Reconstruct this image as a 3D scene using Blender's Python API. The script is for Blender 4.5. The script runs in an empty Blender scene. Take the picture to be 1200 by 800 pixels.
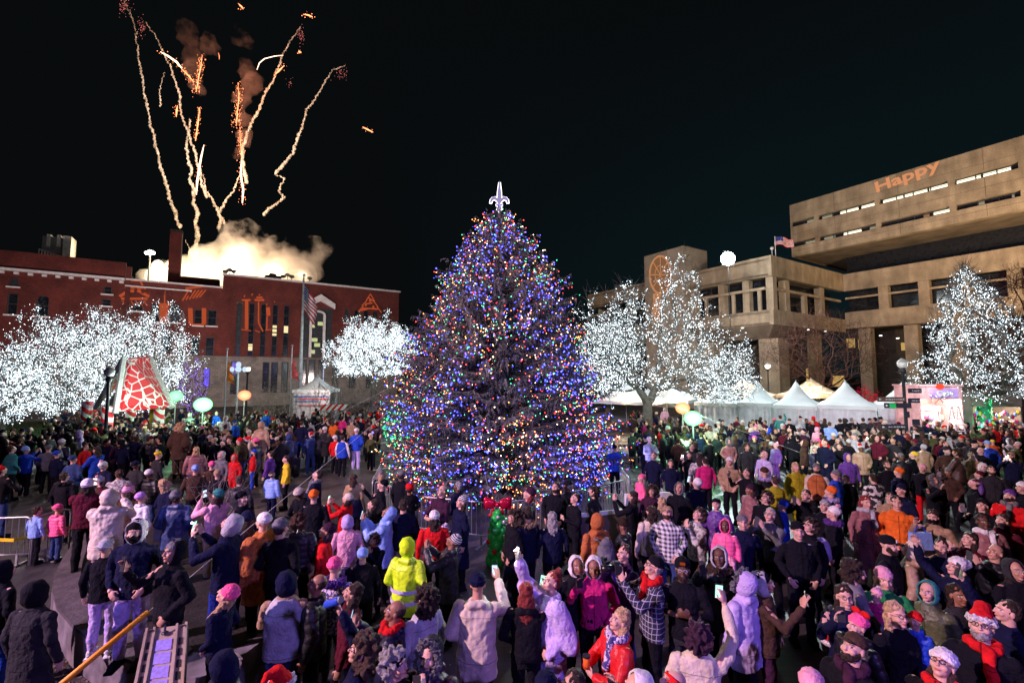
import bpy, bmesh, math, random
import numpy as np
from mathutils import Vector, Matrix, noise
random.seed(7); rs = np.random.RandomState(11)
R = math.radians
S = bpy.context.scene
COL = S.collection
# ------------------------------------------------------------------ camera
F = 533.0
PITCH = math.atan(40 / F)
CAM = Vector((0, 0, 4.2))
_f = Vector((0, math.cos(PITCH), math.sin(PITCH))); _u = Vector((0, -math.sin(PITCH), math.cos(PITCH)))
def ray(px, py):
    return (_f + Vector((1, 0, 0)) * ((px - 600) / F) + _u * ((400 - py) / F))
def at_z(px, py, z=0.0):
    d = ray(px, py); return CAM + d * ((z - CAM.z) / d.z)
def at_y(px, py, Y):
    d = ray(px, py); return CAM + d * (Y / d.y)
def proj(p):
    q = p - CAM; w = q.dot(_f); return (600 + F * q.x / w, 400 - F * q.dot(_u) / w)
cd = bpy.data.cameras.new('camera'); cam = bpy.data.objects.new('camera', cd); COL.objects.link(cam)
cam.location = CAM; cam.rotation_euler = (R(90) + PITCH, 0, 0)
cd.sensor_width = 36; cd.lens = F / 1200 * 36; cd.clip_end = 3000; cd.clip_start = 0.05
S.camera = cam
# ------------------------------------------------------------------ materials
MATS = {}
def nodes(name):
    m = bpy.data.materials.new(name); m.use_nodes = True
    nt = m.node_tree; b = nt.nodes['Principled BSDF']; return m, nt, b
def N(nt, t, **k):
    n = nt.nodes.new(t)
    for a, v in k.items():
        if a in n.inputs: n.inputs[a].default_value = v
        else: setattr(n, a, v)
    return n
def mat(name, col, rough=.8, metal=0., bump=0., bscale=40., vary=.25, vscale=3., spec=.3, coat=0., detail=4.):
    if name in MATS: return MATS[name]
    m, nt, b = nodes(name)
    b.inputs['Roughness'].default_value = rough; b.inputs['Metallic'].default_value = metal
    b.inputs['Specular IOR Level'].default_value = spec
    if coat: b.inputs['Coat Weight'].default_value = coat
    tc = N(nt, 'ShaderNodeTexCoord')
    no = N(nt, 'ShaderNodeTexNoise'); no.inputs['Scale'].default_value = vscale; no.inputs['Detail'].default_value = detail
    nt.links.new(tc.outputs['Object'], no.inputs['Vector'])
    mr = N(nt, 'ShaderNodeMapRange'); mr.inputs[1].default_value = .3; mr.inputs[2].default_value = .7
    mr.inputs[3].default_value = 1 - vary; mr.inputs[4].default_value = 1 + vary
    nt.links.new(no.outputs['Fac'], mr.inputs[0])
    mx = N(nt, 'ShaderNodeVectorMath', operation='SCALE'); mx.inputs[0].default_value = col[:3]
    nt.links.new(mr.outputs[0], mx.inputs['Scale']); nt.links.new(mx.outputs[0], b.inputs['Base Color'])
    if bump:
        n2 = N(nt, 'ShaderNodeTexNoise'); n2.inputs['Scale'].default_value = bscale; n2.inputs['Detail'].default_value = 3
        nt.links.new(tc.outputs['Object'], n2.inputs['Vector'])
        bp = N(nt, 'ShaderNodeBump'); bp.inputs['Strength'].default_value = bump; bp.inputs['Distance'].default_value = .02
        nt.links.new(n2.outputs['Fac'], bp.inputs['Height']); nt.links.new(bp.outputs[0], b.inputs['Normal'])
    MATS[name] = m; return m
def garment(m):
    """zip, yoke seam, hem and pocket slits as darker stitching in body coordinates"""
    nt = m.node_tree; b = nt.nodes['Principled BSDF']; src = b.inputs['Base Color'].links[0].from_socket
    tc = N(nt, 'ShaderNodeTexCoord'); sx = N(nt, 'ShaderNodeSeparateXYZ'); nt.links.new(tc.outputs['Object'], sx.inputs[0]); x, y, z = sx.outputs
    def mth(op, a, c=None):
        n = N(nt, 'ShaderNodeMath', operation=op)
        for i, q in enumerate((a, c)):
            if q is None: continue
            if isinstance(q, (int, float)): n.inputs[i].default_value = q
            else: nt.links.new(q, n.inputs[i])
        return n.outputs[0]
    def near(v, c, w): return mth('LESS_THAN', mth('ABSOLUTE', mth('SUBTRACT', v, c)), w)
    front = mth('LESS_THAN', y, -.09); ax = mth('ABSOLUTE', x); up = mth('GREATER_THAN', z, .80)
    zp = mth('MULTIPLY', mth('MULTIPLY', near(x, 0, .0065), front), up)
    pk = mth('MULTIPLY', mth('MULTIPLY', near(mth('ADD', ax, mth('MULTIPLY', z, .35)), .455, .006), front), near(z, .98, .075))
    hem = near(z, .875, .004); yk = mth('MULTIPLY', near(z, 1.335, .003), mth('LESS_THAN', ax, .2))
    f = mth('MINIMUM', mth('ADD', mth('ADD', zp, pk), mth('ADD', hem, yk)), 1.0)
    mr = N(nt, 'ShaderNodeMapRange'); mr.inputs[3].default_value = 1; mr.inputs[4].default_value = .38; nt.links.new(f, mr.inputs[0])
    mx = N(nt, 'ShaderNodeVectorMath', operation='SCALE'); nt.links.new(src, mx.inputs[0]); nt.links.new(mr.outputs[0], mx.inputs['Scale']); nt.links.new(mx.outputs[0], b.inputs['Base Color'])
    return m
def emit(name, col, strength, sample=False):
    if name in MATS: return MATS[name]
    m = bpy.data.materials.new(name); m.use_nodes = True; nt = m.node_tree
    nt.nodes.remove(nt.nodes['Principled BSDF'])
    e = N(nt, 'ShaderNodeEmission'); e.inputs[0].default_value = (*col, 1); e.inputs[1].default_value = strength
    nt.links.new(e.outputs[0], nt.nodes['Material Output'].inputs[0])
    m.cycles.emission_sampling = 'AUTO' if sample else 'NONE'
    MATS[name] = m; return m
def glowball(name, core, edge, s):
    """a thin skin lit from inside: whitest where one looks straight through to the lamp"""
    m = emit(name, core, s); nt = m.node_tree; e = [n for n in nt.nodes if n.bl_idname == 'ShaderNodeEmission'][0]
    lw = N(nt, 'ShaderNodeLayerWeight'); lw.inputs[0].default_value = .42; mx = N(nt, 'ShaderNodeMix', data_type='RGBA'); mx.inputs[6].default_value = (*core, 1); mx.inputs[7].default_value = (*edge, 1)
    nt.links.new(lw.outputs['Facing'], mx.inputs[0]); nt.links.new(mx.outputs[2], e.inputs[0]); return m
# ------------------------------------------------------------------ objects
def tag(o, label=None, cat=None, group=None, kind=None):
    if label: o['label'] = label
    if cat: o['category'] = cat
    if group: o['group'] = group
    if kind: o['kind'] = kind
    return o
def empty(name, loc=(0, 0, 0), rz=0., **k):
    o = bpy.data.objects.new(name, None); COL.objects.link(o); o.location = loc; o.rotation_euler = (0, 0, rz)
    o.empty_display_size = .1
    return tag(o, **k)
def addmesh(name, me, mats=None, parent=None, mw=None, **k):
    o = bpy.data.objects.new(name, me); COL.objects.link(o)
    if mats:
        mats = mats if isinstance(mats, (list, tuple)) else [mats]
        if len(me.materials) == 0:
            for m in mats: me.materials.append(m)
        else:
            for i, m in enumerate(mats):
                o.material_slots[i].link = 'OBJECT'; o.material_slots[i].material = m
    if parent: o.parent = parent
    if mw is not None: o.matrix_basis = mw
    return tag(o, **k)
SPLIT = {'column', 'pier', 'parapet', 'lit_pane', 'side_wall', 'beam', 'ledge', 'floor_slab', 'rear_wall', 'candy_post', 'lamp_head', 'work_lamp', 'emblem', 'roof', 'body_panel', 'foot', 'window_unit', 'panel', 'casing', 'printed_panel', 'posts', 'reflective_band', 'soffit', 'stair_tower', 'latches', 'corbel', 'lamp_unit'}
SIB = {}
class MB:
    """collects verts / faces (+material index)"""
    def __init__(s): s.v = []; s.f = []; s.mi = []; s.cuts = []
    def add(s, vs, fs, mi=0):
        s.cuts.append((len(s.v), len(s.f)))
        n = len(s.v); s.v += [tuple(v) for v in vs]; s.f += [tuple(i + n for i in f) for f in fs]; s.mi += [mi] * len(fs)
    def box(s, c, d, rz=0., mi=0, M=None):
        hx, hy, hz = d[0] / 2, d[1] / 2, d[2] / 2
        vs = [Vector((x * hx, y * hy, z * hz)) for x in (-1, 1) for y in (-1, 1) for z in (-1, 1)]
        if M is None: M = Matrix.Translation(c) @ Matrix.Rotation(rz, 4, 'Z')
        vs = [M @ v for v in vs]
        s.add(vs, [(0, 1, 3, 2), (4, 6, 7, 5), (0, 4, 5, 1), (2, 3, 7, 6), (0, 2, 6, 4), (1, 5, 7, 3)], mi)
    def tube(s, pts, r, n=8, mi=0, cap=True):
        pts = [Vector(p) for p in pts]; rr = r if isinstance(r, (list, tuple)) else [r] * len(pts)
        rings = []; a = None
        for i, p in enumerate(pts):
            t = (pts[min(i + 1, len(pts) - 1)] - pts[max(i - 1, 0)])
            t = t.normalized() if t.length > 1e-9 else Vector((0, 0, 1))
            if a is None: a = t.orthogonal().normalized()
            else:
                a = (a - t * a.dot(t)); a = a.normalized() if a.length > 1e-6 else t.orthogonal().normalized()
            b = t.cross(a)
            rings.append([p + (a * math.cos(2 * math.pi * k / n) + b * math.sin(2 * math.pi * k / n)) * rr[i] for k in range(n)])
        vs = [v for ring in rings for v in ring]; fs = []
        for i in range(len(pts) - 1):
            for k in range(n):
                k2 = (k + 1) % n; fs.append((i * n + k, i * n + k2, (i + 1) * n + k2, (i + 1) * n + k))
        if cap: fs.append(tuple(range(n - 1, -1, -1))); fs.append(tuple((len(pts) - 1) * n + k for k in range(n)))
        s.add(vs, fs, mi)
    def lathe(s, c, prof, n=16, mi=0):
        s.tubez(c, prof, n, mi)
    def tubez(s, c, prof, n=16, mi=0):
        vs = []; c = Vector(c)
        for (z, r) in prof:
            vs += [c + Vector((r * math.cos(2 * math.pi * k / n), r * math.sin(2 * math.pi * k / n), z)) for k in range(n)]
        fs = []
        for i in range(len(prof) - 1):
            for k in range(n):
                k2 = (k + 1) % n; fs.append((i * n + k, i * n + k2, (i + 1) * n + k2, (i + 1) * n + k))
        fs.append(tuple(range(n - 1, -1, -1))); fs.append(tuple((len(prof) - 1) * n + k for k in range(n)))
        s.add(vs, fs, mi)
    def prism(s, poly, d, mi=0):
        """poly: list of 3d points (planar), extruded by vector d"""
        n = len(poly); poly = [Vector(p) for p in poly]; d = Vector(d)
        vs = poly + [p + d for p in poly]
        fs = [tuple(range(n)), tuple(range(2 * n - 1, n - 1, -1))] + [(i, i + n, (i + 1) % n + n, (i + 1) % n) for i in range(n)]
        s.add(vs, fs, mi)
    def ball(s, c, r, mi=0, seg=10, rings=7, sc=(1, 1, 1)):
        c = Vector(c); vs = [c + Vector((0, 0, r * sc[2]))]
        for i in range(1, rings):
            th = math.pi * i / rings
            for k in range(seg):
                ph = 2 * math.pi * k / seg
                vs.append(c + Vector((r * sc[0] * math.sin(th) * math.cos(ph), r * sc[1] * math.sin(th) * math.sin(ph), r * sc[2] * math.cos(th))))
        vs.append(c - Vector((0, 0, r * sc[2]))); fs = []
        for k in range(seg): fs.append((0, 1 + k, 1 + (k + 1) % seg))
        for i in range(rings - 2):
            for k in range(seg):
                a = 1 + i * seg + k; b = 1 + i * seg + (k + 1) % seg; fs.append((a, a + seg, b + seg, b))
        l = len(vs) - 1; o = 1 + (rings - 2) * seg
        for k in range(seg): fs.append((o + k, l, o + (k + 1) % seg))
        s.add(vs, fs, mi)
    def mesh(s, name, smooth=False, fix=True):
        me = bpy.data.meshes.new(name); me.from_pydata(s.v, [], s.f)
        if any(s.mi): me.polygons.foreach_set('material_index', s.mi)
        if fix:
            bm = bmesh.new(); bm.from_mesh(me); bmesh.ops.recalc_face_normals(bm, faces=bm.faces); bm.to_mesh(me); bm.free()
        if smooth: me.polygons.foreach_set('use_smooth', [True] * len(me.polygons))
        me.update(); return me
    def pieces(s):
        c = s.cuts + [(len(s.v), len(s.f))]; out = []
        for (v0, f0), (v1, f1) in zip(c[:-1], c[1:]):
            m = MB(); m.v = s.v[v0:v1]; m.f = [tuple(i - v0 for i in f) for f in s.f[f0:f1]]; m.mi = s.mi[f0:f1]; out.append(m)
        return out
    def obj(s, name, mats, parent=None, smooth=False, **k):
        if name in SPLIT and parent is not None and len(s.cuts) > 1 and s.cuts[0] == (0, 0):
            r = [m.obj(name, mats, parent, smooth, **k) for m in s.pieces()]; r[-1]['_sib'] = 1
            SIB[r[-1].name] = r; return r[-1]
        return addmesh(name, s.mesh(name, smooth), mats, parent, **k)
def fastmesh(name, V, Fc, mi=None):
    """V (n,3) array, Fc (m,3|4) array"""
    me = bpy.data.meshes.new(name); V = np.asarray(V, np.float32); Fc = np.asarray(Fc, np.int32)
    me.vertices.add(len(V)); me.vertices.foreach_set('co', V.ravel())
    m, k = Fc.shape; me.loops.add(m * k); me.loops.foreach_set('vertex_index', Fc.ravel())
    me.polygons.add(m); me.polygons.foreach_set('loop_start', np.arange(0, m * k, k, dtype=np.int32))
    me.polygons.foreach_set('loop_total', np.full(m, k, dtype=np.int32))
    if mi is not None: me.polygons.foreach_set('material_index', np.asarray(mi, np.int32))
    me.update(calc_edges=True); me.validate(); return me
OCT = np.array([(1, 0, 0), (-1, 0, 0), (0, 1, 0), (0, -1, 0), (0, 0, 1), (0, 0, -1)], float)
OCF = np.array([(0, 2, 4), (2, 1, 4), (1, 3, 4), (3, 0, 4), (2, 0, 5), (1, 2, 5), (3, 1, 5), (0, 3, 5)])
def bulbs(name, P, rad, mats, parent=None, mi=None, **k):
    P = np.asarray(P); n = len(P); rad = np.broadcast_to(np.asarray(rad, float), (n,))
    V = (P[:, None, :] + OCT[None] * rad[:, None, None]).reshape(-1, 3)
    Fc = (OCF[None] + (np.arange(n) * 6)[:, None, None]).reshape(-1, 3)
    m = None if mi is None else np.repeat(mi, 8)
    return addmesh(name, fastmesh(name, V, Fc, m), mats, parent, **k)
def light(kind, name, loc, col, power, rad=.05, target=None, spot=None, blend=.5, parent=None):
    l = bpy.data.lights.new(name, kind); l.color = col; l.energy = power
    if kind != 'SUN': l.shadow_soft_size = rad
    if spot: l.spot_size = R(spot); l.spot_blend = blend
    o = bpy.data.objects.new(name, l); COL.objects.link(o); o.location = loc
    if target is not None:
        o.rotation_euler = (Vector(target) - Vector(loc)).to_track_quat('-Z', 'Y').to_euler()
    if parent: o.parent = parent
    return o
# ------------------------------------------------------------------ people kit
TS_ = bpy.data.scenes.new('workbench')
def remesh(bm, voxel, name):
    me = bm.mesh(name)
    o = bpy.data.objects.new('tmp', me); TS_.collection.objects.link(o)
    md = o.modifiers.new('r', 'REMESH'); md.mode = 'VOXEL'; md.voxel_size = voxel; md.use_smooth_shade = True
    TS_.view_layers[0].update(); dg = TS_.view_layers[0].depsgraph
    out = bpy.data.meshes.new_from_object(o.evaluated_get(dg)); out.name = name
    bpy.data.objects.remove(o); bpy.data.meshes.remove(me); return out
def ell(bm, c, r, M=None, seg=16):
    T = Matrix.Translation(c) @ Matrix.Diagonal((*r, 1))
    if M is not None: T = M @ T
    t = MB(); t.ball((0, 0, 0), 1, seg=seg, rings=seg // 2 + 2); bm.add([T @ Vector(v) for v in t.v], t.f)
def cone(bm, p0, r0, p1, r1, M=None, balls=True, fx=1.):
    p0 = Vector(p0); p1 = Vector(p1)
    if M is not None: p0 = M @ p0; p1 = M @ p1
    bm.tube([p0, p1], [r0, r1], 14)
    if balls: bm.ball(p0, r0, seg=14, rings=8); bm.ball(p1, r1, seg=14, rings=8)
def loft(bm, rings, n=24):
    """rings: (z, rx, ry, cy)"""
    vs = []
    for (z, rx, ry, cy) in rings:
        vs += [(rx * math.copysign(abs(math.cos(a)) ** .85, math.cos(a)), cy + ry * math.copysign(abs(math.sin(a)) ** .85, math.sin(a)), z) for a in [2 * math.pi * k / n for k in range(n)]]
    m = len(rings); fs = [(i * n + k, i * n + (k + 1) % n, (i + 1) * n + (k + 1) % n, (i + 1) * n + k) for i in range(m - 1) for k in range(n)]
    bm.add(vs, fs + [tuple(range(n - 1, -1, -1)), tuple((m - 1) * n + k for k in range(n))])
def headM(tilt, hs):
    a = R(-tilt)
    return Matrix.Translation((0, 0, 1.485)) @ Matrix.Rotation(a, 4, 'X') @ Matrix.Translation((0, -.02 * hs, .145 * hs)) @ Matrix.Diagonal((hs, hs, hs, 1))
# arms: per side (s=+1 is the person's left, +x): elbow, wrist, finger direction, palm normal
def arms(pose, s):
    A = {
        'down': ((.27, .03, 1.15), (.29, -.05, .90), (0, -.25, -1), (-1, 0, 0)),
        'pocket': ((.285, .06, 1.15), (.175, -.14, .97), (-.5, -.3, -.8), (-.3, 1, 0)),
        'chest': ((.29, -.03, 1.16), (.07, -.27, 1.22), (-.8, -.3, .4), (0, 1, .3)),
        'up2': ((.25, -.24, 1.26), (.085, -.38, 1.50), (-.35, -.2, 1), (-.5, .3, 0)),
        'hi2': ((.26, -.26, 1.42), (.09, -.36, 1.68), (-.35, -.2, 1), (-.5, .3, 0)),
        'face': ((.24, -.2, 1.2), (.05, -.23, 1.42), (-.35, 0.1, 1), (-.3, .9, 0)),
        'up1': ((.30, -.20, 1.27), (.20, -.38, 1.52), (-.1, -.3, 1), (-.5, -.5, 0)),
        'high1': ((.33, -.12, 1.58), (.28, -.24, 1.84), (-.1, -.3, 1), (-.5, -.5, 0)),
        'hold': ((.28, -.12, 1.14), (.10, -.32, 1.14), (-1, -.3, .1), (0, 1, .2)),
    }
    k = pose
    if pose in ('up1', 'high1') and s > 0: k = 'pocket'
    e, w, d, n = A.get(k, A['down'])
    m = lambda v: Vector((v[0] * s, v[1], v[2]))
    return Vector((.185 * s, .0, 1.40)), m(e), m(w), m(d).normalized(), m(n).normalized()
def phone_pt(pose):
    if pose in ('up2', 'hi2', 'face'):
        _, e, w, d, n = arms(pose, 1); return Vector((0, w.y - .05, w.z + .1))
    if pose in ('up1', 'high1'):
        _, e, w, d, n = arms(pose, -1); return w + d * .1 + Vector((.03, -.02, 0))
    _, e, w, d, n = arms(pose, -1); return w + d * .08 + Vector((0, -.05, .03))
def legpts(lp, s):
    if lp == 'sit': return Vector((.09 * s, 0, .92)), Vector((.17 * s, -.36, .90)), Vector((.15 * s, -.38, .47))
    if lp == 'step': return Vector((.09 * s, 0, .92)), Vector((.11 * s, -.04 * s - .03, .50)), Vector((.12 * s, .12 * s, .09))
    return Vector((.09 * s, 0, .92)), Vector((.105 * s, -.015, .50)), Vector((.115 * s, .015, .09))
SKIN = {}
def body_mesh(pose, tilt, hs, lp, fine):
    key = (pose, tilt, hs, lp, fine)
    if key in SKIN: return SKIN[key]
    bm = MB(); M = headM(tilt, hs)
    ell(bm, (0, .014, .022), (.075, .094, .096), M); ell(bm, (0, -.018, -.03), (.061, .074, .084), M)
    ell(bm, (0, -.054, -.094), (.03, .028, .021), M); ell(bm, (0, -.094, -.014), (.0095, .016, .026), M)
    ell(bm, (0, -.104, -.033), (.0145, .014, .011), M); ell(bm, (0, -.078, .024), (.047, .016, .012), M)
    for s in (-1, 1):
        ell(bm, (.037 * s, -.06, -.034), (.026, .026, .026), M); ell(bm, (.078 * s, .012, -.012), (.009, .019, .03), M)
    ell(bm, (0, -.086, -.066), (.021, .012, .0085), M)
    cone(bm, M @ Vector((0, .02, -.05)), .055 * hs, (0, .015, 1.42), .06)
    loft(bm, [(.86, .12, .08, 0), (.95, .15, .10, 0), (1.1, .13, .09, 0), (1.3, .16, .10, 0), (1.4, .15, .08, 0), (1.44, .07, .06, 0)])
    for s in (-1, 1):
        sh, e, w, d, n = arms(pose, s)
        cone(bm, sh, .045, e, .036); cone(bm, e, .036, w, .026)
        side = d.cross(n).normalized()
        # palm
        B = Matrix((side, n, d)).transposed().to_4x4()
        T = Matrix.Translation(w + d * .05) @ B
        ell(bm, (0, 0, 0), (.042, .017, .055), T)
        for k, (off, L) in enumerate(((-.030, .062), (-.010, .074), (.011, .070), (.030, .054))):
            b = w + d * .088 + side * off; k1 = b + d * L * .5 + n * .012; k2 = k1 + d * L * .3 + n * .026
            cone(bm, b, .0088, k1, .0085); cone(bm, k1, .0085, k2, .0075)
        ts = -1 if s > 0 else 1
        b = w + d * .03 + side * .03 * ts; k1 = b + (d * .5 + side * ts * .7 + n * .4).normalized() * .04; k2 = k1 + (d + n * .3).normalized() * .032
        cone(bm, b, .011, k1, .0095); cone(bm, k1, .0095, k2, .008)
        h, kn, an = legpts(lp, s)
        cone(bm, h, .07, kn, .045); cone(bm, kn, .045, an, .032); cone(bm, an, .03, an + Vector((0, -.12, -.04)), .025)
    me = remesh(bm, .0065 if fine else .014, 'person')
    Mi = M.inverted(); n = len(me.vertices); co = np.empty(n * 3, np.float32); me.vertices.foreach_get('co', co); co = co.reshape(-1, 3)
    A = np.array(Mi); h = co @ A[:3, :3].T + A[:3, 3]; x, y, z = h[:, 0], h[:, 1], h[:, 2]
    front = (y < -.05) & (y > -.13)
    # eye sockets pushed in
    Mx = np.array(M)[:3, :3]
    ey = np.exp(-(((np.abs(x) - .031) / .013) ** 2 + ((z - .002) / .010) ** 2)) * front
    mo = np.exp(-((x / .02) ** 2 + ((z + .066) / .0035) ** 2)) * front
    h[:, 1] += ey * .009 + mo * .004
    co = (h @ Mx.T + np.array(M)[:3, 3]).astype(np.float32)
    me.vertices.foreach_set('co', co.ravel())
    ca = me.color_attributes.new('feat', 'FLOAT_COLOR', 'POINT'); C = np.zeros((n, 4), np.float32); C[:, 3] = 1
    eye = (((np.abs(x) - .031) / .015) ** 2 + ((z - .001) / .0075) ** 2 < 1) & front
    iris = (((np.abs(x) - .031) / .0075) ** 2 + ((z - .001) / .0075) ** 2 < 1) & front
    brow = (((np.abs(x) - .032) / .02) ** 2 + ((z - .022 + np.abs(np.abs(x) - .03) * .15) / .005) ** 2 < 1) & front
    lip = ((x / .024) ** 2 + ((z + .066) / .0095) ** 2 < 1) & front
    C[lip, 0] = 1; C[brow, 1] = .85; C[iris, 1] = 1; C[eye & ~iris, 2] = 1
    ca.data.foreach_set('color', C.ravel()); me.update()
    SKIN[key] = me; return me
def skin_mat(i):
    k = 'skin%d' % i
    if k in MATS: return MATS[k]
    c = [(.62, .36, .27), (.50, .27, .18), (.28, .13, .075), (.12, .052, .03)][i]
    m, nt, b = nodes(k); b.inputs['Roughness'].default_value = .5
    b.inputs['Specular IOR Level'].default_value = .45
    at = N(nt, 'ShaderNodeAttribute', attribute_name='feat'); sp = N(nt, 'ShaderNodeSeparateColor')
    nt.links.new(at.outputs['Color'], sp.inputs[0]); prev = None
    for j, cc in enumerate(((c[0] * .75, c[1] * .38, c[2] * .42), (.02, .012, .01), (.6, .56, .54))):
        mx = N(nt, 'ShaderNodeMix', data_type='RGBA')
        if prev is None: mx.inputs[6].default_value = (*c, 1)
        else: nt.links.new(prev, mx.inputs[6])
        mx.inputs[7].default_value = (*cc, 1); nt.links.new(sp.outputs[j], mx.inputs[0]); prev = mx.outputs[2]
    nt.links.new(prev, b.inputs['Base Color']); MATS[k] = m; return m
def getco(me):
    n = len(me.vertices); c = np.empty(n * 3, np.float32); me.vertices.foreach_get('co', c); nn = np.empty(n * 3, np.float32); me.vertex_normals.foreach_get('vector', nn)
    return c.reshape(-1, 3), nn.reshape(-1, 3)
def wrinkle(me, amp, ribs=0, seed=0., fr=7.):
    me.update(); co, nr = getco(me); d = np.empty(len(co), np.float32)
    for i, (x, y, z) in enumerate(co.tolist()): d[i] = noise.noise((x * fr + seed, y * fr, z * fr * .8)) * amp + noise.noise((x * 22, y * 22 + seed, z * 16)) * amp * .45
    if ribs: d += (np.abs(np.sin(co[:, 2] * math.pi / ribs)) ** .6 - .6) * .010
    me.vertices.foreach_set('co', (co + nr * d[:, None]).ravel()); me.update()
CO = {}
def coat_mesh(style, pose, lp, fine):
    key = (style, pose, lp, fine)
    if key in CO: return CO[key]
    bm = MB(); t = {'jacket': .0, 'hoodie': .0, 'puffer': .028, 'long': .01, 'parka': .02, 'shawl': .02, 'sweater': -.008}[style]
    hem = {'jacket': .84, 'hoodie': .86, 'puffer': .84, 'long': .42, 'parka': .68, 'shawl': .55, 'sweater': .88}[style]
    if lp == 'sit': hem = max(hem, .84)
    w = .185 + t; rings = [(hem, w + (.05 if hem < .6 else .015), .135 + t + (.03 if hem < .6 else 0), 0)]
    if hem < .8: rings.append((.85, w + .02, .14 + t, 0))
    rings += [(1.0, w - .005, .13 + t, 0), (1.2, w + .005, .13 + t, -.005), (1.33, w + .015, .125 + t, 0), (1.41, w - .01, .10 + t * .7, .005), (1.455, .12, .085, .01), (1.50, .085, .075, .012)]
    loft(bm, rings)
    if style in ('hoodie', 'parka', 'puffer', 'sweater', 'shawl'): cone(bm, (-.06, .09, 1.46), .05, (.06, .09, 1.46), .05)
    for s in (-1, 1):
        sh, e, wr, d, n = arms(pose, s); a = .066 + t * .7
        sh2 = sh + Vector((.005 * s, 0, -.02))
        cone(bm, sh2, a, e, a - .012); wq = e + (wr - e) * .93
        cone(bm, e, a - .012, wq, a - .026)
        if style == 'shawl': cone(bm, e + Vector((0, .02, -.1)), .12, sh2, .1); cone(bm, e, .07, wq + Vector((0, 0, -.05)), .07)
    me = remesh(bm, .013 if fine else .026, 'coat')
    wrinkle(me, .022 if style != 'puffer' else .008, .1 if style == 'puffer' else 0, len(pose) * 1.7, 6.)
    CO[key] = me; return me
LG = {}
def legs_mesh(lp, fine):
    key = (lp, fine)
    if key in LG: return LG[key]
    bm = MB(); loft(bm, [(.80, .155, .11, 0), (.9, .17, .125, 0), (1.02, .15, .11, 0)])
    for s in (-1, 1):
        h, k, a = legpts(lp, s); cone(bm, h, .098, k, .072); cone(bm, k, .072, a + (k - a) * .06, .062)
    me = remesh(bm, .013 if fine else .026, 'trousers'); wrinkle(me, .02); LG[key] = me; return me
def shoes_mesh(lp):
    key = ('shoe', lp)
    if key in LG: return LG[key]
    bm = MB()
    for s in (-1, 1):
        h, k, a = legpts(lp, s)
        ell(bm, a + Vector((.01 * s, -.065, -.035)), (.05, .14, .05)); ell(bm, a + Vector((0, .01, -.01)), (.05, .06, .07))
        bm.box(a + Vector((.01 * s, -.06, -.075)), (.095, .27, .03))
    me = remesh(bm, .01, 'shoes'); LG[key] = me; return me
HD = {}
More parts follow.
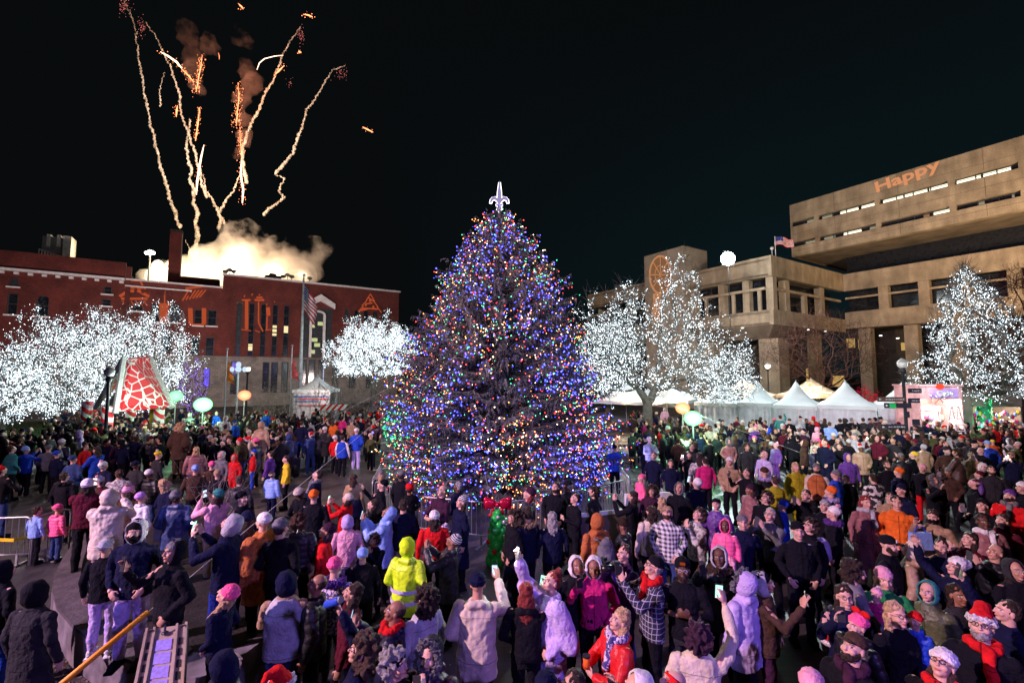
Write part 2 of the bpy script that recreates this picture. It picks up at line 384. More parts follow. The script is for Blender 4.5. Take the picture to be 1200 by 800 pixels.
def headgear(kind):
    if kind in HD: return HD[kind]
    bm = MB(); vox = .008; wr = (.006, 30.); out = None
    if kind == 'short':
        ell(bm, (0, .026, .040), (.082, .094, .090)); ell(bm, (0, .055, -.01), (.074, .062, .075)); wr = (.016, 34.)
    elif kind == 'under': ell(bm, (0, .05, -.01), (.079, .064, .07)); wr = (.016, 34.)
    elif kind == 'longunder':
        ell(bm, (0, .07, -.09), (.092, .058, .13)); cone(bm, (.06, .045, -.05), .036, (.085, .02, -.27), .03)
        cone(bm, (-.06, .045, -.05), .036, (-.085, .02, -.27), .03); ell(bm, (0, .09, -.22), (.1, .045, .13)); wr = (.02, 26.)
    elif kind == 'long':
        ell(bm, (0, .026, .042), (.086, .097, .092)); ell(bm, (0, .07, -.09), (.095, .06, .15)); cone(bm, (.06, .045, -.05), .04, (.085, .02, -.27), .03)
        cone(bm, (-.06, .045, -.05), .04, (-.085, .02, -.27), .03); ell(bm, (0, .09, -.22), (.1, .045, .13)); wr = (.02, 26.)
    elif kind == 'curly':
        ell(bm, (0, .03, .05), (.105, .105, .10)); ell(bm, (0, .07, -.02), (.11, .075, .11)); wr = (.05, 30.)
    elif kind == 'bigcurl':
        ell(bm, (0, .03, .05), (.12, .12, .11)); ell(bm, (0, .08, -.06), (.14, .09, .15)); wr = (.06, 26.)
    elif kind == 'bun':
        ell(bm, (0, .026, .040), (.082, .094, .090)); ell(bm, (0, .05, -.01), (.075, .065, .075)); ell(bm, (0, .07, .13), (.045, .045, .04)); wr = (.012, 34.)
    elif kind == 'bald':
        ell(bm, (0, .03, .02), (.079, .088, .075)); wr = (.002, 30.)
    elif kind == 'beanie':
        ell(bm, (0, .024, .060), (.090, .102, .088)); loft(bm, [(.028, .090, .100, .022), (.075, .093, .105, .026)]); wr = (.007, 40.)
    elif kind == 'slouch':
        ell(bm, (0, .03, .060), (.092, .105, .090)); ell(bm, (0, .10, .085), (.075, .08, .07)); loft(bm, [(.028, .090, .100, .022), (.07, .093, .105, .028)]); wr = (.01, 40.)
    elif kind == 'pom':
        ell(bm, (0, .05, .16), (.038, .038, .036)); wr = (.02, 50.)
    elif kind == 'cap':
        ell(bm, (0, .02, .055), (.086, .100, .075)); loft(bm, [(.032, .086, .098, .02), (.05, .088, .1, .02)]); ell(bm, (0, -.11, .04), (.065, .065, .01))
    elif kind == 'bcap':
        ell(bm, (0, .02, .055), (.088, .100, .078)); ell(bm, (0, .14, .03), (.06, .06, .01)); loft(bm, [(.025, .088, .098, .02), (.05, .088, .1, .02)])
    elif kind == 'flap':
        ell(bm, (0, .02, .055), (.094, .108, .088)); ell(bm, (.08, .02, -.03), (.022, .04, .06)); ell(bm, (-.08, .02, -.03), (.022, .04, .06)); wr = (.02, 40.)
    elif kind == 'band':
        loft(bm, [(.005, .086, .101, .018), (.06, .086, .10, .022)])
    elif kind == 'santa':
        cone(bm, (0, .02, .06), .088, (0, .07, .17), .055); cone(bm, (0, .07, .17), .055, (.03, .15, .19), .03); cone(bm, (.03, .15, .19), .03, (.05, .2, .11), .018)
    elif kind == 'cuff':
        loft(bm, [(.02, .096, .110, .022), (.045, .105, .12, .024), (.078, .098, .112, .028)]); ell(bm, (.052, .205, .085), (.033, .033, .033)); wr = (.02, 55.)
    elif kind == 'beard':
        ell(bm, (0, -.045, -.088), (.058, .052, .042)); ell(bm, (.05, -.015, -.055), (.022, .04, .045)); ell(bm, (-.05, -.015, -.055), (.022, .04, .045)); wr = (.012, 50.)
    elif kind == 'mask':
        ell(bm, (0, -.045, -.06), (.066, .064, .05)); ell(bm, (0, .0, -.10), (.07, .075, .05)); wr = (.003, 20.)
    elif kind in ('hood', 'hooddown'):
        bm = bmesh.new(); bmesh.ops.create_uvsphere(bm, u_segments=40, v_segments=28, radius=1, matrix=Matrix.Rotation(R(90), 4, 'X'))
        kill = [v for v in bm.verts if v.co.y < -.60]
        bmesh.ops.delete(bm, geom=kill, context='VERTS')
        for v in bm.verts:
            c = v.co; back = max(0, c.y)
            lo = 1.35 if c.z < 0 else 1.0
            v.co = Vector((c.x * .112 * (1.0 if c.z > -.3 else 1.12), c.y * .125 + .025, c.z * .135 * lo + .012 + back * .02))
            v.co += c.normalized() * noise.noise(v.co * 14) * .012
        bmesh.ops.solidify(bm, geom=bm.faces[:], thickness=.016)
        me = bpy.data.meshes.new(kind); bm.to_mesh(me); bm.free()
        me.polygons.foreach_set('use_smooth', [True] * len(me.polygons)); HD[kind] = me; return me
    elif kind == 'fur':
        for k in range(26):
            a = 2 * math.pi * k / 26; c = Vector((.098 * math.cos(a), -.055 + .02 * math.sin(a), .118 * math.sin(a) + (.012 if math.sin(a) > 0 else -.02)))
            ell(bm, c, (.032, .03, .032), seg=8)
        wr = (.045, 70.)
    elif kind == 'glasses':
        for s in (-1, 1):
            pts = [(s * .031 + .022 * math.cos(a), -.106 + abs(math.cos(a)) * .004, .001 + .017 * math.sin(a)) for a in [2 * math.pi * i / 12 for i in range(12)]]
            for i in range(12): cone(bm, pts[i], .0024, pts[(i + 1) % 12], .0024, balls=False)
            cone(bm, (s * .053, -.10, .004), .0022, (s * .08, .0, .004), .0022, balls=False)
        cone(bm, (-.01, -.106, .002), .0022, (.01, -.106, .002), .0022, balls=False)
        me = bm.mesh('glasses'); HD[kind] = me; return me
    elif kind == 'scarf':   # body frame
        for k in range(18):
            a = 2 * math.pi * k / 18; ell(bm, (.095 * math.cos(a), .012 + .09 * math.sin(a), 1.475 + .015 * math.sin(a * 2)), (.045, .045, .045), seg=8)
        cone(bm, (.05, -.09, 1.46), .045, (.06, -.165, 1.2), .04); wr = (.018, 16.)
    elif kind == 'collar':
        for k in range(20):
            a = 2 * math.pi * k / 20; ell(bm, (.12 * math.cos(a), .02 + .10 * math.sin(a), 1.465), (.05, .05, .04), seg=8)
        wr = (.04, 60.)
    elif kind == 'vest':    # body frame, covers the coat's trunk only
        loft(bm, [(.84, .225, .175, 0), (1.0, .215, .17, 0), (1.2, .225, .17, 0), (1.36, .21, .16, 0), (1.45, .13, .12, .01), (1.48, .1, .1, .01)]); wr = (.012, 10.); vox = .014
    elif kind == 'backpack':
        ell(bm, (0, .27, 1.2), (.16, .11, .22)); ell(bm, (0, .34, 1.12), (.12, .07, .12)); cone(bm, (.1, .2, 1.38), .022, (.11, -.13, 1.36), .02); cone(bm, (-.1, .2, 1.38), .022, (-.11, -.13, 1.36), .02)
        cone(bm, (.11, -.13, 1.36), .02, (.13, -.14, 1.15), .018); cone(bm, (-.11, -.13, 1.36), .02, (-.13, -.14, 1.15), .018); wr = (.012, 12.); vox = .012
    me = remesh(bm, vox, kind)
    if kind == 'beanie' or kind == 'slouch':
        me.update(); c_, n_ = getco(me); me.vertices.foreach_set('co', (c_ + n_ * (.0035 * np.sin(np.arctan2(c_[:, 0], c_[:, 1] - .02) * 34))[:, None]).ravel())
    wrinkle(me, wr[0], 0, 1.3, wr[1]); me.polygons.foreach_set('use_smooth', [True] * len(me.polygons))
    HD[kind] = me; return me
PAL = dict(black=(.008, .008, .009), navy=(.007, .009, .034), blue=(.02, .07, .5), lblue=(.25, .40, .8), grey=(.16, .16, .17), lgrey=(.42, .42, .44), dgrey=(.026, .026, .03),
    white=(.72, .70, .68), cream=(.62, .53, .42), tan=(.36, .24, .14), brown=(.06, .033, .022), maroon=(.085, .008, .02), red=(.6, .012, .015), orange=(.75, .15, .02), rust=(.42, .13, .04),
    yellow=(.75, .55, .03), hivis=(.62, .95, .02), mustard=(.34, .30, .015), green=(.02, .22, .06), teal=(.04, .2, .19), olive=(.07, .08, .03), pink=(.9, .12, .3), lpink=(.75, .36, .46),
    magenta=(.55, .02, .16), purple=(.11, .04, .24), lav=(.5, .4, .7), denim=(.035, .06, .17), jean=(.012, .03, .24), mauve=(.28, .12, .12), ink=(.007, .007, .011),
    blond=(.5, .33, .17), dbrown=(.03, .018, .012), auburn=(.22, .03, .025), hgrey=(.3, .29, .28), plum=(.045, .014, .034))
def fab(c, kind='cloth'):
    k = 'fab_%s_%s' % (c, kind)
    if k in MATS: return MATS[k]
    if c in ('plaidbw', 'plaidnavy', 'plaidpink', 'camo', 'cow', 'pattern', 'stripe'):
        m, nt, b = nodes(k); b.inputs['Roughness'].default_value = .85; tc = N(nt, 'ShaderNodeTexCoord')
        sx = N(nt, 'ShaderNodeSeparateXYZ'); nt.links.new(tc.outputs['Object'], sx.inputs[0])
        def mth(op, a, bb=None):
            n = N(nt, 'ShaderNodeMath', operation=op)
            for i, q in enumerate((a, bb)):
                if q is None: continue
                if isinstance(q, (int, float)): n.inputs[i].default_value = q
                else: nt.links.new(q, n.inputs[i])
            return n.outputs[0]
        if c.startswith('plaid'):
            sc, th, A, B = {'plaidbw': (14, .5, (.03, .03, .035), (.7, .7, .7)), 'plaidnavy': (17, .88, (.02, .02, .045), (.4, .4, .5)), 'plaidpink': (34, .6, (.7, .25, .5), (.3, .3, .75))}[c]
            fx = mth('GREATER_THAN', mth('FRACT', mth('MULTIPLY', mth('ADD', sx.outputs[0], mth('MULTIPLY', sx.outputs[1], .8)), sc)), th)
            fz = mth('GREATER_THAN', mth('FRACT', mth('MULTIPLY', sx.outputs[2], sc)), th)
            fac = mth('MULTIPLY', mth('ADD', fx, fz), .5) if c != 'plaidnavy' else mth('MAXIMUM', fx, fz)
        elif c == 'stripe':
            fac = mth('GREATER_THAN', mth('FRACT', mth('MULTIPLY', sx.outputs[2], 34)), .5); A, B = (.03, .03, .04), (.6, .6, .6)
        else:
            no = N(nt, 'ShaderNodeTexNoise'); no.inputs['Scale'].default_value = {'camo': 16, 'cow': 9, 'pattern': 30}[c]; nt.links.new(tc.outputs['Object'], no.inputs[0])
            fac = mth('GREATER_THAN', no.outputs[0], .52); A, B = {'camo': ((.5, .5, .48), (.2, .19, .2)), 'cow': ((.02, .02, .02), (.7, .68, .64)), 'pattern': ((.05, .05, .2), (.6, .5, .6))}[c]
        mx = N(nt, 'ShaderNodeMix', data_type='RGBA'); mx.inputs[6].default_value = (*A, 1); mx.inputs[7].default_value = (*B, 1)
        nt.links.new(fac, mx.inputs[0]); nt.links.new(mx.outputs[2], b.inputs['Base Color']); MATS[k] = m; return m
    col = PAL[c]
    if kind == 'nylon': return garment(mat(k, col, rough=.45, bump=.6, bscale=22, vary=.15, spec=.4))
    if kind == 'fur': return mat(k, col, rough=1, bump=1., bscale=160, vary=.5, vscale=60)
    if kind == 'hair': return mat(k, col, rough=.5, bump=1., bscale=110, vary=.6, vscale=45)
    return garment(mat(k, col, rough=.9, bump=.8, bscale=38, vary=.22, vscale=9, spec=.12))
HN = dict(short='hair', long='hair', curly='hair', bigcurl='hair', bun='hair', bald='hair', beanie='beanie', slouch='beanie', cap='cap', bcap='cap', flap='hat', band='headband', santa='santa_hat', hood='hood')
NP = [0]
def person(px, py, base, sc, yaw, tilt, pose, coat, legs, hat, hair, skin, ex, label, loc=None, fine=None):
    kid = sc < .8; hs = 1.22 if kid else 1.0; lp = 'sit' if 'sit' in ex else ('step' if 'step' in ex else 'stand')
    zh = (1.485 + .145 * hs) * sc
    p = at_z(px, py, base + zh) if loc is None else Vector(loc)
    if fine is None: fine = p.y < 11
    o_loc = Vector((p.x, p.y, base))
    # keep the head itself on the pixel: the tilted head sits off the base
    tq = tilt
    hm = headM(tq, hs); hc = Matrix.Rotation(R(yaw), 4, 'Z') @ (hm @ Vector((0, 0, 0)) * sc)
    if loc is None:
        q = at_z(px, py, base + hc.z); o_loc = Vector((q.x - hc.x, q.y - hc.y, base))
    cst, cc = coat.split(':'); ck = 'nylon' if cst in ('puffer', 'parka') else ('fur' if 'furcoat' in ex else 'cloth')
    o = addmesh('person', body_mesh(pose, tq, hs, lp, fine), skin_mat(skin))
    o.location = o_loc; o.rotation_euler = (0, 0, R(yaw)); o.scale = (sc, sc, sc); NP[0] += 1
    tag(o, label if label.startswith(('child', 'small child', 'baby')) else 'person ' + label, 'person', 'people watching in the crowd')
    addmesh({'long': 'long_coat', 'shawl': 'shawl', 'hoodie': 'hoodie', 'sweater': 'sweater'}.get(cst, 'jacket'), coat_mesh(cst, pose, lp, fine), fab(cc, ck), o)
    addmesh('trousers', legs_mesh(lp, fine), fab(legs), o)
    if fine or p.y < 16: addmesh('shoes', shoes_mesh(lp), fab('white' if 'wshoe' in ex else 'ink'), o)
    def hd(kind, c, nm=None, fk='cloth', par=None): return addmesh(nm or kind, headgear(kind), fab(c, fk), par or o, hm)
    if hair and hair != '-':
        hk, hcx = hair.split(':')
        if hat and hat != '-' and not hat.startswith('band'): hk = {'long': 'longunder', 'bigcurl': 'longunder', 'curly': 'under', 'short': 'under', 'bun': 'under', 'bald': 'under'}[hk]
        hd(hk, hcx, 'hair', 'hair')
    if hat and hat != '-':
        k, c = hat.split(':')
        if k == 'pbeanie':
            b = hd('beanie', c, 'beanie'); pc = 'white' if c != 'white' else 'lpink'
            q = addmesh('pompom', headgear('pom'), fab('tan' if 'fpom' in ex else pc, 'fur'), b)
        elif k == 'santa':
            b = hd('santa', 'red', 'santa_hat'); addmesh('cuff', headgear('cuff'), fab('white', 'fur'), b)
        elif k == 'fhood':
            b = hd('hood', c, 'hood'); addmesh('fur_trim', headgear('fur'), fab('grey' if c != 'tan' else 'tan', 'fur'), b)
        else: hd(k, c, HN.get(k, k))
    for e in ex.split():
        if ':' not in e: continue
        a, c = e.split(':')
        if a == 'beard': hd('beard', c, 'beard', 'hair')
        elif a == 'mask': hd('mask', c, 'face_cover')
        elif a == 'glasses': hd('glasses', c, 'glasses')
        elif a == 'inner': hd('beanie', c, 'beanie')
        elif a in ('scarf', 'collar', 'vest'): addmesh({'collar': 'fur_collar'}.get(a, a), headgear(a), fab(c, 'fur' if a == 'collar' else 'cloth'), o)
        elif a == 'pack':
            bp = addmesh('backpack', headgear('backpack'), fab(c)); bp.matrix_world = o.matrix_basis.copy()
            bp.location = o.location; bp.rotation_euler = o.rotation_euler; bp.scale = o.scale
            tag(bp, '%s backpack worn by the person %s' % (CN.get(c, c), ' '.join(label.split()[:9])), 'backpack', 'backpacks on people')
    if 'ph' in ex.split() or 'fl' in ex.split(): phone(o, pose, sc, yaw, 'fl' in ex.split(), label)
    return o
CN = dict(lgrey='pale grey', dgrey='dark grey', lblue='light blue', lpink='light pink', lav='lavender', jean='bright blue', ink='black', white='white', mustard='mustard')
PM = {}
def phone(o, pose, sc, yaw, flash, label):
    if not PM:
        b = MB(); b.box((0, 0, 0), (.075, .009, .155)); PM['b'] = b.mesh('smartphone')
        b = MB(); b.box((0, .0056, 0), (.068, .0016, .143)); PM['s'] = b.mesh('screen')
        b = MB(); b.tubez((.018, -.0072, .055), [(0, .008), (.0015, .008)], 10); PM['c'] = b.mesh('lamp')
    T = Matrix.Translation(o.location) @ Matrix.Rotation(R(yaw), 4, 'Z') @ Matrix.Diagonal((sc, sc, sc, 1))
    pt = T @ phone_pt(pose)
    p = addmesh('smartphone', PM['b'], mat('phone_case', (.03, .03, .035), .3)); p.location = pt
    p.rotation_euler = (R(-12), R(random.uniform(-12, 12)), R(yaw))
    short = ' '.join(label.split()[:9 if flash else 10])
    tag(p, 'smartphone %s by person %s' % ('with lamp lit held' if flash else 'held up', short), 'smartphone', 'smartphones held up')
    addmesh('screen', PM['s'], emit('screen%d' % (NP[0] % 3), [(.5, .7, 1), (.9, .75, .8), (.45, .9, .75)][NP[0] % 3], 1.6), p)
    if flash:
        addmesh('lamp', PM['c'], emit('phonelamp', (1, .95, .9), 60), p)
        b = MB(); b.ball((.018, -.02, .055), .013, seg=8, rings=5); b.obj('lamp_glass', emit('phonelamp', (1, .95, .9), 60), p)
        light('POINT', 'phone_light', pt + Matrix.Rotation(R(yaw), 3, 'Z') @ Vector((0, -.06, .06)), (1, .93, .9), 9, .01)
